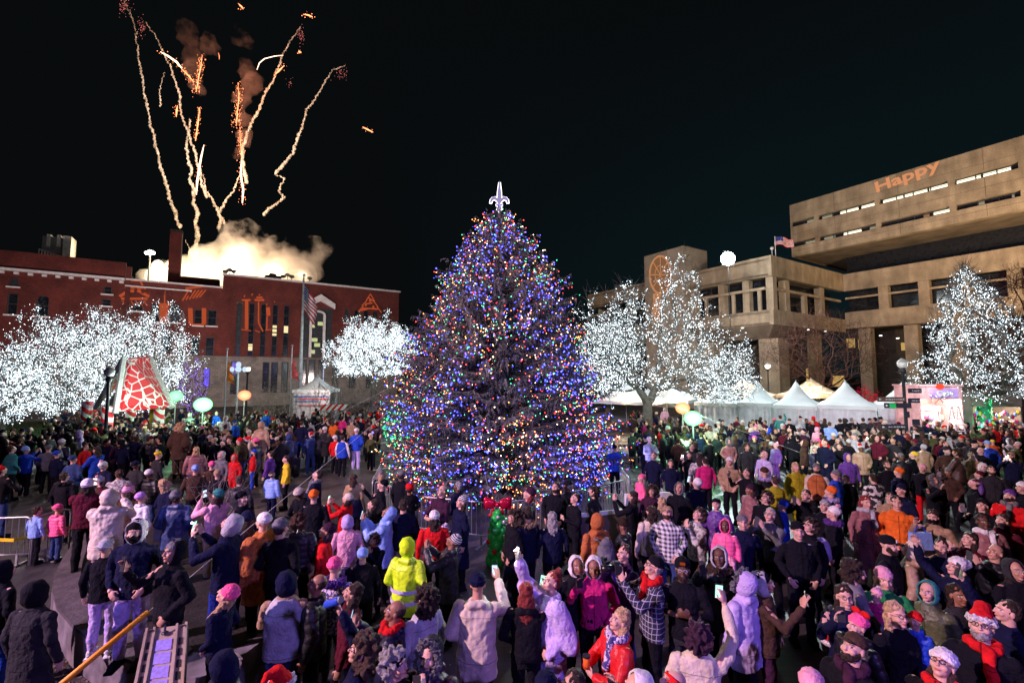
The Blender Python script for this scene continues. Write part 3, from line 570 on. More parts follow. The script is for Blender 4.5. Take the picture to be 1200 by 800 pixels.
# px py base scale yaw tilt pose | coat legs | hat hair skin | extras | label
PEOPLE = '''
103 568 .5 1 -150 22 up2|jacket:maroon black|beanie:white long:dbrown 0|ph|in maroon jacket and white beanie beside the cream hooded puffer at the barricade end
128 582 .5 1.02 -155 10 up2|parka:cream denim|hood:cream - 0||in long cream hooded puffer raising both arms at the end of the barricade
152 575 .4 .95 180 10 down|jacket:brown black|pbeanie:lpink long:dbrown 0|fpom|in brown coat and light pink beanie with tan fur pompom on the left
166 583 .75 .68 160 12 down|parka:white lgrey|beanie:plaidpink - 0||child in white puffer and pink and blue checked hat held up on the left
125 641 .5 .86 -165 8 down|jacket:ink lav|beanie:lgrey - 0|wshoe|child in black jacket and pale grey knit hat standing on the curved wall
159 622 .5 1.03 12 4 pocket|jacket:navy lav|hood:lgrey - 0|inner:black mask:black|in navy jacket over pale grey hood with black face cover on the curved wall
203 646 .5 .98 -25 10 up1|jacket:ink ink|hood:ink short:dbrown 1|inner:grey ph|in black hooded coat with grey hood lining beside the navy jacket on the wall
270 614 .5 1.04 -88 22 up2|jacket:navy jean|hood:lgrey - 0|fl wshoe step|in navy jacket and bright blue jeans filming with a lit phone lamp
289 608 .4 1 -130 10 down|jacket:navy ink|beanie:navy long:dbrown 0||in navy beanie just behind the lit phone lamp holder at left
308 611 .35 1.02 -110 8 down|shawl:rust black|beanie:white - 0||wrapped in a long orange red shawl with white beanie
330 618 .3 1.05 170 4 pocket|jacket:ink ink|beanie:grey short:dbrown 0||in black jacket and plain grey beanie, back turned, beside the orange shawl
351 611 .2 1 180 0 pocket|puffer:dgrey black|curly:brown - 1||with round brown fluffy hat and dark puffer beside the grey beanie
383 622 .1 1 -75 18 up1|jacket:red black|beanie:plum long:plum 2|ph|in red coat and plum headwrap raising a phone at centre left
407 611 0 .95 -160 8 down|jacket:lpink lgrey|hood:lav - 0||in light pink coat with lavender hood behind the red coat
393 664 0 1 175 4 pocket|jacket:pattern black|beanie:pink - 0|collar:purple|in bright pink knit beanie with purple fur collar, seen from behind
368 581 .2 1 -170 6 down|jacket:ink ink|beanie:orange - 0||in bright orange beanie and black jacket, seen from behind
372 556 .2 1 -80 25 chest|jacket:navy ink|- short:dbrown 0|scarf:grey|dark haired in navy jacket and grey scarf beside the road looking up
415 560 0 .97 160 10 down|jacket:tan brown|band:brown long:brown 0||in tan jacket with brown fur headband by the road edge
417 576 0 .75 40 10 down|puffer:navy navy|beanie:red - 1||small child in bright red beanie in front of the brown fur headband
407 584 0 .95 -100 25 up2|jacket:red black|beanie:cream long:dbrown 0|ph|in red jacket and cream beanie holding a phone up to the left
437 591 0 .95 -85 22 pocket|jacket:ink ink|- long:dbrown 0||with long black hair and black jacket left of the tree barricade
448 568 0 1 -70 18 up1|jacket:ink black|beanie:ink - 0|ph|in black beanie and black jacket at the corner of the tree barricade
473 592 0 1.02 -178 4 pocket|jacket:navy lav|- short:dbrown 0||in navy jacket carrying a child on the shoulders in front of the tree
455 601 0 1 -85 26 up2|parka:lblue black|hood:lblue - 2|ph|in light blue hooded coat looking up to the left
438 633 0 .8 -15 0 face|jacket:navy navy|- curly:dbrown 2||child with short black curls and hand at mouth near the yellow safety jacket
425 650 0 .9 -165 10 down|jacket:ink ink|beanie:lblue - 0||in light blue beanie between the pink beanie and the yellow safety jacket
478 640 0 1 165 2 pocket|parka:hivis black|hood:hivis - 1||in bright yellow hooded safety jacket with silver bands
518 575 .1 1.02 -40 25 hold|jacket:plum denim|- bald:dbrown 0||bald in dark plum jacket resting at the fence below the tree
541 588 .0 1.02 -60 24 down|long:navy black|beanie:stripe long:dbrown 0||in long navy coat and striped beanie at the fence below the tree
509 606 0 1 -170 8 down|jacket:red black|slouch:white long:dbrown 1||in red jacket with long dark hair and white hat near the fence
521 620 0 .8 -150 14 down|jacket:red navy|pbeanie:pattern - 0||child in red coat and patterned blue pompom beanie near the fence
531 634 0 .95 -95 28 up2|furcoat:dgrey black|beanie:stripe - 2|furc|in grey fuzzy jacket and cream striped beanie with hands raised
560 684 0 1.06 178 5 up1|parka:cream black|beanie:navy - 1|ph|in cream puffer and navy beanie raising a phone, back to the camera
602 606 .0 1 -70 14 pocket|long:ink ink|- bigcurl:dbrown 1||with long dark curls and black coat right of the balloon column
617 602 0 1.02 -140 2 down|jacket:navy ink|- bun:dbrown 0|collar:tan|in navy jacket with tan fur collar right of the balloon column
647 607 0 .96 -175 2 down|jacket:navy ink|- long:hgrey 0||in navy jacket with pale hair, back turned, below the fence
651 571 0 1.03 -25 25 pocket|hoodie:ink ink|- long:dbrown 0|beard:dbrown|in black hooded top with dark hair and beard in front of the tree
674 584 0 .97 -70 24 chest|jacket:ink ink|- short:dbrown 0||in black jacket with hands at chin below the tree, right side
699 610 0 1.02 -155 8 down|hoodie:rust ink|hood:rust - 1|pack:grey|in rust orange hooded jacket with a grey backpack
751 560 .72 .62 -75 22 down|puffer:pink lpink|beanie:pink - 0|sit|child in pink snowsuit and pink beanie lifted beside the white panel
741 581 0 .98 -120 8 up2|jacket:ink ink|- long:dbrown 0||dark haired in black jacket holding up the child in pink snowsuit
764 575 0 .96 -30 8 down|jacket:plum ink|- bigcurl:dbrown 1||with dark curls in front of the white rounded panel
796 572 0 1 -35 18 pocket|jacket:ink ink|hood:grey short:dbrown 1||in black jacket and grey hood right of the white rounded panel
763 599 0 1 -165 6 down|jacket:cream black|- long:dbrown 0||with long dark hair and cream jacket, seen from behind
782 601 0 1.04 -25 30 pocket|jacket:plaidbw denim|bcap:tan - 0|beard:brown glasses:ink|in black and white checked flannel coat with beard and tan cap
775 588 0 .9 -170 6 down|jacket:dgrey ink|- long:blond 0||blond in dark jacket behind the checked flannel coat
819 603 0 1 -75 28 face|jacket:camo ink|- curly:dbrown 0||curly haired in patterned dark green jacket looking up left of the pink hooded child
729 616 0 .95 -100 5 down|puffer:ink ink|beanie:dbrown - 2||in black puffer with dark knit cap right of the rust hooded jacket
850 616 .62 .66 -30 6 down|puffer:pink lpink|hood:pink - 3|sit|child in bright pink hooded coat sitting on shoulders
843 652 0 1.02 -30 10 up1|parka:ink ink|hood:lgrey - 3|collar:brown ph|in black coat with pale grey hood carrying the child in pink hood
676 663 0 .96 10 6 down|jacket:ink black|hood:white - 2||in black jacket and white hood left of the magenta top
696 665 0 1 -12 4 up1|sweater:magenta ink|hood:white - 2|ph|in magenta sweater and white hood holding a phone
731 648 0 1 -60 8 face|jacket:purple denim|- short:brown 0||in purple jacket with short hair using a black camera
766 663 0 1.07 -85 24 up2|jacket:plaidnavy ink|bcap:ink short:hgrey 0|scarf:red glasses:ink|in navy checked jacket and red scarf photographing with a black cap
800 667 0 1.06 -20 16 chest|sweater:ink dgrey|beanie:ink short:dbrown 3|glasses:lgrey beard:dbrown|in black sweater, glasses and black beanie with orange emblem
617 694 0 .98 170 2 up1|sweater:ink ink|- long:auburn 0|ph|with very long dark red hair and black sweater taking a picture
646 681 0 1.03 -60 24 high1|shawl:lav plum|- bun:auburn 0|fl|in lavender shawl with hair tied up raising a lit phone lamp
726 726 0 .98 -75 20 hold|parka:red red|- long:blond 0|scarf:pattern|blond in red puffer and patterned scarf holding a cup
818 745 0 1.03 165 14 high1|jacket:cream lgrey|- curly:plum 0|ph|with purple brown curls and cream coat raising a phone with lit screen
872 682 0 1.02 -150 6 down|parka:lav ink|fhood:lav - 0||in long pale lavender parka with black fur hood
895 683 0 1 60 14 up1|jacket:brown plum|hood:lgrey - 1|inner:ink glasses:lgrey ph|in brown jacket and pale hood with glasses lifting a phone
788 801 0 1 -80 38 up1|jacket:ink ink|band:red bald:brown 0||at the bottom edge looking up with a red headband
745 806 0 1 -90 10 down|jacket:ink ink|hood:white - 0||in white fur hood at the bottom edge under the red puffer
640 806 0 1 170 5 down|jacket:ink ink|beanie:navy - 0||in navy beanie at the bottom edge left of centre
670 804 0 1 -60 15 down|jacket:ink ink|- short:dbrown 1||dark haired at the bottom edge below the lavender shawl
504 767 0 1 -15 0 face|parka:plum ink|fhood:dgrey long:dbrown 0|ph|in dark parka with thick grey fur hood looking at a phone
464 778 0 1 70 12 down|jacket:ink ink|band:ink curly:hgrey 0||with grey curls and black headband looking right at the bottom
424 762 0 1.04 -85 22 high1|jacket:navy ink|- bigcurl:brown 0|glasses:ink|with brown curls and glasses in navy jacket raising a blue bottle
463 716 0 1 -80 24 up2|puffer:navy ink|- bald:dbrown 2|ph scarf:red|smiling with cropped dark hair and shiny navy puffer raising a phone
497 700 0 1 -130 8 down|jacket:lgrey ink|- bigcurl:dbrown 1||with big dark curls and pale vest under the yellow safety jacket
331 806 0 1 170 5 down|jacket:ink ink|santa:red - 0||in red and white santa hat at the bottom edge on the left
336 682 0 1.04 -170 4 hold|jacket:tan denim|hood:navy - 0|vest:lgrey|in navy hood and long pale quilted vest, back turned
268 778 0 1 150 6 hold|parka:navy navy|hood:navy - 0|ph|in dark navy hooded coat at the bottom left with a phone
372 684 0 1 -75 18 down|puffer:ink ink|- bald:dbrown 2||with shaved head and black puffer looking left beside the pale vest
413 694 0 .97 -80 20 down|jacket:maroon ink|- long:dbrown 1||with dark hair and maroon jacket left of the shiny puffer
44 694 -.05 1.04 175 -6 down|long:dgrey dgrey|hood:ink - 0||in long dark grey quilted coat outside the curved wall
6 668 -.05 1 160 0 down|jacket:ink blue|hood:ink - 0||in black hood and blue trousers at the left edge of the picture
255 580 .35 .98 -120 20 up2|jacket:lpink tan|beanie:teal long:brown 0|ph|in light pink jacket and teal beanie holding a camera up
284 584 .2 1 75 12 down|jacket:ink ink|beanie:ink - 0||in black slouchy beanie looking right behind the light pink jacket
319 556 .1 .8 165 6 down|puffer:lblue navy|band:cream short:brown 0||child in light blue puffer on shoulders right of the red hoodie
229 550 0 1 -150 8 down|jacket:brown ink|beanie:lblue - 0||in light blue beanie and brown coat behind the bare sapling
255 555 0 .98 -160 6 down|jacket:ink ink|cap:tan - 0||in round tan hat and black coat right of the light blue beanie
248 545 0 .95 -140 10 down|jacket:brown ink|beanie:pink - 0||in bright pink beanie behind the round tan hat
274 536 0 .9 -10 4 down|hoodie:red red|hood:red - 1||in bright red hooded suit facing the camera in the left crowd
259 533 0 .95 -10 8 down|hoodie:grey ink|hood:lgrey - 0|ph|in pale grey animal hood left of the bright red hooded suit
297 530 0 .85 -60 10 down|jacket:red blue|beanie:blue - 0||child in red and blue jacket right of the bright red hood
317 532 0 .95 -90 12 down|jacket:purple ink|- short:dbrown 0||in purple jacket near the yellow rope sleeve
335 538 0 .95 -60 0 down|jacket:yellow ink|- short:dbrown 0|pack:black|in yellow patterned jacket beside the stone ledge
307 498 .6 1.05 170 4 down|furcoat:tan tan|hood:tan - 0||in a tall tan plush fur coat raised above the left crowd
212 500 .5 1.1 180 0 down|shawl:brown brown|- bigcurl:blond 0||with a long golden brown fur coat beside the candy house
222 486 .4 1 0 10 down|hoodie:grey dgrey|hood:grey - 0||in grey hood standing high in front of the left green ball
254 484 .4 1 -20 10 pocket|jacket:blue black|- short:brown 0||in light blue jacket standing on the grass by the green ball
264 490 .4 1 0 10 down|jacket:white white|hood:white - 0||all in white beside the light blue jacket behind the left crowd
275 495 .2 .95 170 10 down|jacket:blue ink|cap:blue - 0||in bright blue cap and jacket behind the left crowd
291 502 0 .95 -70 10 down|jacket:ink ink|- long:dbrown 0||black haired in black coat left of the tan plush fur coat
312 484 .4 1 170 10 down|jacket:blue navy|beanie:red - 0||in blue jacket and red hat on the left under the bare shrub
354 496 .35 1.02 178 2 pocket|jacket:navy jean|- short:dbrown 0||in navy jacket and blue jeans standing at the stone ledge, back turned
381 503 .1 1 170 6 pocket|long:dgrey ink|beanie:white - 0||in long dark coat and white beanie left of the blue vest
393 513 .0 .95 160 8 down|jacket:red ink|beanie:white - 0||in red jacket left of the blue vest by the road
402 513 0 1 170 4 down|jacket:white ink|- short:dbrown 0|vest:blue|in blue vest over white sleeves standing at the road edge
418 505 .25 1 175 4 pocket|jacket:blue lav|beanie:white - 0||in bright blue jacket, white hat and pale trousers by the ledge
402 490 .3 1 150 8 down|jacket:magenta ink|- short:dbrown 0||in magenta purple coat behind the blue vest
391 494 .3 .98 150 8 down|jacket:orange ink|- long:brown 0||in orange jacket left of the magenta purple coat
412 494 .3 1 160 8 down|jacket:tan ink|beanie:grey - 0||in tan jacket and grey beanie right of the magenta purple coat
14 526 0 1.05 160 8 pocket|jacket:teal ink|- short:dbrown 0||in green grey coat at the far left above the barricade
31 527 0 1 175 6 up2|jacket:blue ink|beanie:lblue - 0||in blue jacket and light blue beanie at the far left
57 525 0 1 -150 10 up1|jacket:grey ink|beanie:grey - 0||in grey jacket raising an arm at the far left
67 532 0 .95 165 8 down|jacket:navy ink|beanie:blue - 0||in blue and white beanie at the far left behind the barricade
86 538 0 1 178 6 pocket|jacket:denim ink|beanie:denim - 0||in denim jacket and denim cap left of the lamp post
94 507 .2 1 140 8 down|hoodie:lav lav|hood:lav - 0||in pale lavender fluffy hood left of the lamp post
101 524 .2 .85 90 4 down|jacket:red ink|- short:dbrown 0||child in red jacket facing the blue purple coat by the lamp post
113 527 .1 1 -95 4 hold|jacket:blue blue|- long:dbrown 0||in blue purple coat facing the red jacket by the lamp post
76 558 0 1 -175 6 down|hoodie:ink ink|- short:dbrown 0|collar:dgrey|in black coat with dark hair directly above the barricade
140 555 0 1 -150 8 down|jacket:camo ink|- short:brown 1||in white mottled coat right of the lamp post
186 533 0 .98 150 4 down|jacket:dgrey ink|pbeanie:yellow - 0||in bright yellow knit hat in the left crowd
69 596 0 .7 170 4 down|puffer:pink denim|beanie:pink - 0||small child in pink jacket behind the barricade on the left
44 598 0 .7 170 4 down|jacket:lblue ink|- short:dbrown 0||small child in light blue jacket behind the barricade on the left
933 547 0 1.02 -5 12 down|long:mustard mustard|- long:blond 0||in mustard yellow green coat with pale hair facing the camera
957 549 0 1.03 -40 14 pocket|jacket:cream ink|beanie:grey - 0|vest:rust beard:dbrown|in rust vest over cream sleeves with grey beanie and beard
966 518 0 1.12 -75 4 pocket|jacket:navy navy|- short:dbrown 0||tall in navy jacket with short dark hair behind the rust vest
955 527 0 .85 -20 8 down|puffer:navy ink|band:lpink short:dbrown 0||child in navy puffer and light pink headband left of the tall navy jacket
957 503 .6 .7 175 2 down|puffer:lpink lpink|hood:lpink - 0|sit|child in light pink snowsuit on shoulders in front of the tents
953 490 .3 .9 170 2 down|hoodie:red ink|hood:red - 0||in red hooded jacket close to the tent wall
942 519 .2 1 -120 8 down|jacket:brown ink|hood:brown - 0||in brown fleece reaching up below the child in light pink snowsuit
994 536 0 1 -10 2 down|hoodie:purple ink|hood:purple - 0||in purple hooded jacket with pale emblem below the tents
984 523 0 1 -70 14 up2|jacket:ink ink|- long:dbrown 0|ph|in black jacket with yellow flower in dark hair, phone raised
979 556 0 1 -150 10 down|jacket:blue blue|beanie:grey - 0||in bright blue jacket and grey beanie left of the pink headband
992 561 0 .9 0 10 down|jacket:ink ink|band:lpink short:dbrown 0||in light pink headband and black coat right of the bright blue jacket
1001 511 .1 1 -100 10 up1|jacket:lgrey ink|beanie:grey - 0||in pale jacket and grey beanie in front of the tent wall
1023 560 0 1 180 0 down|jacket:cow ink|- short:dbrown 0||in black and white cow spotted jacket in the right crowd
909 522 .4 .8 -80 12 down|puffer:purple purple|pbeanie:lpink - 0||child in purple jacket and light pink pompom beanie lifted in the right crowd
895 533 .2 .9 -60 8 down|jacket:lav lpink|hood:lpink - 0||child in lavender jacket and light pink hood left of the purple jacket
875 554 0 1 -70 12 up1|jacket:ink ink|- short:dbrown 0|ph|dark haired in black jacket with small phone in the right crowd
895 553 0 1 -160 4 down|jacket:dgrey ink|beanie:brown - 0|collar:lav|in brown beanie and lavender scarf, seen from behind
908 563 0 .98 175 4 down|jacket:mustard ink|- short:brown 0||in dull mustard coat, seen from behind, beside the brown beanie
914 489 .3 1 170 4 high1|jacket:teal ink|- short:dbrown 0||in teal jacket raising an arm at the tent wall
925 493 .2 1 170 4 down|jacket:ink ink|cap:dgrey - 0||in black jacket beside the teal jacket at the tent wall
938 490 .3 1 10 4 high1|jacket:lgrey ink|cap:ink - 0||in pale grey top raising an arm in front of the tent wall
972 497 .2 1 150 4 pocket|jacket:lblue ink|- short:brown 0||in light blue jacket in front of the tents
984 493 .2 1 170 4 pocket|hoodie:ink ink|- short:dbrown 0||in black sweatshirt with pale mark on the back at the tents
998 492 .2 1 120 4 up2|jacket:ink ink|- short:grey 0||in black jacket with grey hair at the tents
1011 492 .2 1 170 4 pocket|jacket:dgrey ink|- short:dbrown 0||in dark grey coat at the tents right of the grey hair
1032 491 .2 1 150 4 up1|jacket:plum ink|beanie:ink - 0||in plum jacket raising an arm beside the sign post
900 504 .1 .95 -100 8 down|jacket:blue ink|hood:blue - 0||in bright blue hood in the middle of the right crowd
1070 533 0 .95 -120 20 up1|jacket:ink ink|beanie:yellow - 0||in bright yellow beanie right of the black menu board
1053 553 0 1 -160 8 down|jacket:navy ink|beanie:orange - 0||in orange and red knit beanie with navy jacket
1081 549 0 .95 -60 18 down|jacket:ink red|beanie:lpink - 0||in light pink beanie right of the orange knit beanie
1110 528 .1 1.03 -20 4 down|jacket:brown ink|beanie:dgrey short:hgrey 0|beard:hgrey|in brown coat with grey beard near the ladder
1121 530 .1 1.03 -150 4 hold|furcoat:brown brown|- curly:dbrown 1||in bulky brown plush coat right of the grey beard
1138 533 0 1 -40 10 up2|jacket:tan ink|- short:dbrown 0|ph|in tan jacket with both hands raised near the green lit trunk
1149 528 0 1 -80 8 pocket|jacket:ink ink|- bald:brown 0||bald in black jacket near the green lit trunk
1142 520 .1 1 10 4 pocket|jacket:dgrey ink|beanie:ink - 0||in black beanie behind the bald black jacket
1157 520 .1 1.02 165 4 down|parka:blue ink|cap:lblue - 0||in blue coat right of the green lit trunk
1163 518 .4 .8 160 4 down|jacket:orange ink|cap:yellow - 0||child in yellow hat held beside the blue coat
1184 517 .1 .9 5 4 down|jacket:white ink|fhood:white - 1||in white fur hood near the right edge
1185 534 0 1 -60 10 up2|jacket:navy ink|cap:tan - 0|fl|with lit phone lamp and navy jacket near the right edge
1152 548 0 1.02 -40 20 down|jacket:brown ink|flap:white - 0|beard:hgrey|in brown coat and white flat hat near the right edge
1162 551 0 1.02 -30 16 down|jacket:dgrey ink|- short:dbrown 0|beard:dbrown|in dark coat with full dark beard near the right edge
1147 556 .2 .8 -130 12 down|puffer:purple ink|beanie:maroon - 0||child in maroon and purple hat held by the dark beard
1040 545 0 1.02 -10 8 down|jacket:ink ink|- short:dbrown 1|beard:dbrown|in black coat with dark beard left of the orange knit beanie
1028 514 .1 1 -60 6 up1|jacket:maroon ink|hood:maroon - 0|fl|in maroon hood with lit phone lamp left of the sign post
1051 589 0 1.06 -35 14 pocket|jacket:orange ink|- short:dbrown 0||in bright orange jacket with short dark hair
1056 574 0 1.02 -80 10 down|jacket:navy ink|beanie:navy - 0||in navy beanie behind the bright orange jacket
1043 583 0 .9 -40 12 down|jacket:tan ink|- short:brown 0||child face at the left shoulder of the bright orange jacket
1015 588 0 1.03 -5 4 down|long:mauve mauve|- long:auburn 0|scarf:lgrey|in long mauve coat with red brown hair
1094 563 0 1 0 10 up1|jacket:ink ink|fhood:brown long:dbrown 1||in black jacket with brown fur hood in the right crowd
1093 605 0 .98 -50 4 up1|jacket:tan tan|- long:dbrown 0|mask:ink|in tan coat and black face scarf holding a blue bag
1042 638 0 1.06 35 4 pocket|jacket:ink ink|cap:ink - 0|beard:dbrown|in black cap with white emblem and black jacket
1067 643 0 1 -130 14 down|parka:tan ink|hood:cream - 0||in cream hood right of the black cap with white emblem
1103 641 0 .98 -50 16 chest|jacket:navy ink|- bun:dbrown 0||in navy jacket with white glove right of the cream hood
1151 592 0 1 -60 20 up1|jacket:ink ink|beanie:ink long:dbrown 0|ph|in black beanie raising a rose phone at the right
1183 581 0 1.03 -70 18 hold|jacket:red ink|slouch:purple - 0|scarf:grey beard:dbrown|in purple beanie, grey scarf and red jacket at the right edge
1197 571 0 1 -90 8 down|jacket:ink ink|beanie:white - 0||in white knit hat at the right edge above the purple beanie
1152 611 0 1.03 -20 14 down|furcoat:mauve ink|- short:dbrown 3|scarf:white|smiling in mauve fur coat with white scarf
1174 610 0 .97 -70 24 down|jacket:maroon ink|- long:dbrown 0||with long dark hair and maroon coat right of the mauve fur coat
1136 632 0 .97 -85 18 up2|jacket:maroon ink|- long:dbrown 0|ph|in dark maroon coat raising a blue phone below the mauve fur coat
1166 647 0 1 -80 22 up2|puffer:ink ink|- bald:brown 1|ph|in black padded jacket with closed grey phone raised at the right
1141 566 0 .95 -120 10 down|jacket:ink ink|band:lpink short:brown 0||in light pink headband beside the maroon and purple hat
898 583 0 1.03 -60 22 down|jacket:ink ink|- curly:dbrown 0|glasses:ink|with dark hair and glasses looking up behind the grey haired photographer
902 603 0 1.02 -55 24 up2|jacket:grey ink|- short:hgrey 0|ph glasses:hgrey|grey haired in grey brown jacket with both hands raised
917 592 0 .9 -120 16 up1|jacket:blue ink|beanie:blue - 0||in royal blue jacket and blue beanie behind the grey hair
935 622 0 1.05 -15 14 pocket|jacket:ink ink|beanie:ink - 0||in plain black beanie and black jacket beside the white backpack
949 616 0 1 -75 20 down|jacket:ink ink|- curly:dbrown 0|glasses:ink pack:lav|dark haired with glasses and a pale backpack
976 601 0 1 -120 6 down|jacket:ink ink|pbeanie:white - 0|collar:purple|in white pompom beanie and purple scarf
973 576 0 1 -150 6 down|jacket:navy ink|beanie:orange - 0|collar:lav|in orange beanie and lavender scarf above the white pompom beanie
944 580 0 1 -60 12 up2|jacket:ink ink|- short:dbrown 0|ph|in black jacket holding a pink phone below the mustard coat
966 593 0 .95 -60 22 down|jacket:ink ink|beanie:stripe - 0||in grey striped beanie left of the white pompom beanie
1002 670 0 1.06 70 -4 hold|jacket:grey ink|- curly:dbrown 0|beard:dbrown|dark haired in grey jacket leaning over the glasses selfie
990 699 0 1 -20 16 up1|jacket:navy ink|- long:dbrown 0|glasses:ink ph|with long black hair, glasses and necklace taking a selfie
1036 678 0 1 -20 4 hold|jacket:green ink|beanie:lpink long:blond 0||laughing in light pink beanie and green jacket
1027 697 .7 .5 -60 20 down|puffer:magenta magenta|pbeanie:lpink - 0|sit|baby in light pink pompom beanie and magenta suit
1004 733 .3 .85 -80 14 down|puffer:ink red|beanie:pink - 0||child in hot pink beanie with red bow above the tan cap
1000 758 0 1.04 -70 24 pocket|jacket:ink ink|cap:brown - 0|beard:dbrown scarf:plum|in brown flat cap with full dark beard looking up
951 803 0 1 150 0 down|jacket:ink ink|beanie:lpink - 0||in mottled light pink knit hat at the bottom edge
1051 720 0 1 0 6 down|jacket:ink ink|- long:blond 0|glasses:ink|smiling with glasses and long light brown hair
1072 727 .65 .55 -60 12 down|puffer:blue navy|beanie:red - 1|sit|baby in bright red beanie and blue starred suit
1104 778 0 1 -60 26 down|jacket:ink red|slouch:white long:brown 0|glasses:ink scarf:red|in white and red hat with glasses at the bottom right
1150 733 0 1.07 -50 24 pocket|jacket:ink ink|santa:red short:hgrey 0|beard:hgrey glasses:ink scarf:red|in santa hat with glasses, grey beard and black jacket
1122 697 0 .95 0 8 down|jacket:dgrey ink|- long:dbrown 2||with long dark hair in grey knit top left of the santa hat
1120 664 0 1 -85 22 high1|jacket:navy ink|slouch:white - 0||in white beanie looking left with arm raised above the long dark hair
1190 668 0 1 -10 10 chest|jacket:ink ink|hood:dgrey long:dbrown 1|glasses:lgrey|in dark grey hood and glasses with fingers joined
1087 693 0 .95 -60 16 down|parka:olive olive|hood:teal - 0||in mottled green hood between the laughing beanie and the grey knit top
1180 716 0 1 -110 10 high1|jacket:navy ink|- short:dbrown 0|ph|in navy jacket raising an arm with a light blue phone at the right edge
808 533 0 .97 -30 8 up1|jacket:ink ink|- long:dbrown 0|fl|with lit phone lamp and black jacket right of the green ball
826 540 0 1 180 4 down|jacket:magenta ink|- short:dbrown 0||in magenta coat seen from behind right of the lit phone lamp
855 541 0 1.05 -40 18 pocket|jacket:tan ink|slouch:white long:blond 0||in tan jacket and white slouchy hat in the right crowd
820 535 0 1.05 160 0 down|jacket:camo denim|- long:dbrown 0||in patterned dark coat with long dark hair beside the magenta coat
761 515 .1 1.0 10 8 hold|jacket:lgrey ink|cap:white - 0||in pale grey jacket and white cap sitting high right of the tree
766 534 .1 1.0 -30 22 down|jacket:navy ink|- short:dbrown 0|beard:hgrey|in navy coat with long grey beard right of the tree
786 543 .1 .95 -10 10 down|jacket:navy ink|- long:dbrown 0||dark haired in navy coat right of the long grey beard
774 494 .1 1.05 10 4 hold|jacket:ink ink|- short:dbrown 0||in black jacket with arms joined behind the white cap
758 496 .1 1 -60 8 down|jacket:magenta ink|- long:brown 0||in rose red coat left of the arms joined black jacket
779 480 .4 .9 0 4 down|puffer:lpink lpink|hood:white - 0||child in light pink suit lifted left of the orange ball
842 497 .1 1.05 175 2 pocket|jacket:stripe ink|beanie:lgrey - 0||in black and grey striped jacket right of the green ball
865 503 .1 1.05 175 2 down|furcoat:dgrey dgrey|- long:dbrown 0||in long shaggy grey fur coat in the right crowd
720 525 0 1 160 0 pocket|jacket:blue ink|beanie:ink - 0||in dark blue jacket close to the right side of the lit tree
896 504 .1 1 -30 10 down|jacket:ink ink|- short:dbrown 0||in black coat right of the shaggy grey fur coat
'''
# ------------------------------------------------------------------ crowd
placed = []
for ln in PEOPLE.strip().split('\n'):
    a, b, c, ex, lab = [t.strip() for t in ln.split('|')]
    a = a.split(); px, py, base, sc, yaw, tilt = map(float, a[:6]); pose = a[6]
    coat, legs = b.split(); hat, hair, sk = c.split()
    if coat.startswith('furcoat'): ex += ' furcoat'; coat = coat.replace('furcoat', 'parka')
    t = {-6: 0, 0: 0, 2: 0, 4: 0, 5: 0, 6: 12, 8: 12, 10: 12, 12: 12, 14: 12, 15: 12, 16: 12, 18: 22, 20: 22, 22: 22, 24: 22, 25: 22, 26: 34, 28: 34, 30: 34, 38: 34, -4: 0}[int(tilt)]
    o = person(px, py, base, sc, yaw, t, pose, coat, legs, hat, hair, int(sk), ex, lab)
    placed.append((px, py)); 
    q = Vector(o.location)
NCAT = len(placed); LABELS = set(); POS = [(o.location.x, o.location.y) for o in COL.objects if o.name.startswith('person')]
def region(px, py):
    if px < 40: a = 'at the left edge'
    elif px < 118: a = 'left of the dark lamp post'
    elif px < 200: a = 'in front of the candy house'
    elif px < 260: a = 'below the left green balls'
    elif px < 330: a = 'below the left orange ball'
    elif px < 450: a = 'near the stone ledge and road'
    elif px < 730: a = 'in front of the lit tree'
    elif px < 790: a = 'beside the thick bare trunk'
    elif px < 850: a = 'around the right green ball'
    elif px < 930: a = 'in front of the left tents'
    elif px < 1060: a = 'in front of the right tents'
    elif px < 1130: a = 'right of the sign post'
    else: a = 'near the right edge'
    b = 'far back' if py < 497 else ('halfway back' if py < 545 else ('nearer' if py < 620 else 'up close'))
    return b + ' ' + a
cc = ['ink'] * 14 + ['black'] * 12 + ['navy'] * 9 + ['dgrey'] * 7 + ['grey', 'brown', 'brown', 'brown', 'olive', 'tan', 'maroon', 'maroon', 'plum', 'plum', 'plum', 'red', 'blue', 'lgrey', 'cream', 'purple', 'mauve', 'denim', 'denim', 'lpink']
hc = ['-'] * 7 + ['beanie:ink', 'beanie:grey', 'beanie:navy', 'beanie:white', 'beanie:cream', 'pbeanie:lpink', 'pbeanie:white', 'beanie:red', 'hood:+', 'hood:+', 'fhood:+', 'cap:ink', 'cap:grey', 'beanie:plum', 'beanie:lblue', 'beanie:lgrey', 'santa:red', 'band:lpink', 'beanie:pink', 'beanie:maroon', 'beanie:tan']
hr = ['short:dbrown', 'long:dbrown', 'curly:dbrown', 'short:brown', 'long:brown', 'bun:dbrown', 'long:blond', 'bald:dbrown', 'short:hgrey', 'long:auburn']
CNM = dict(CN, ink='jet black', dgrey='dark grey', hgrey='grey', dbrown='dark', plum='plum')
HNM = dict(short='short hair', long='long hair', curly='curls', bun='tied up hair', bald='cropped hair', beanie='beanie', pbeanie='pompom beanie', hood='hood', fhood='fur hood', cap='cap', santa='santa hat', band='headband')
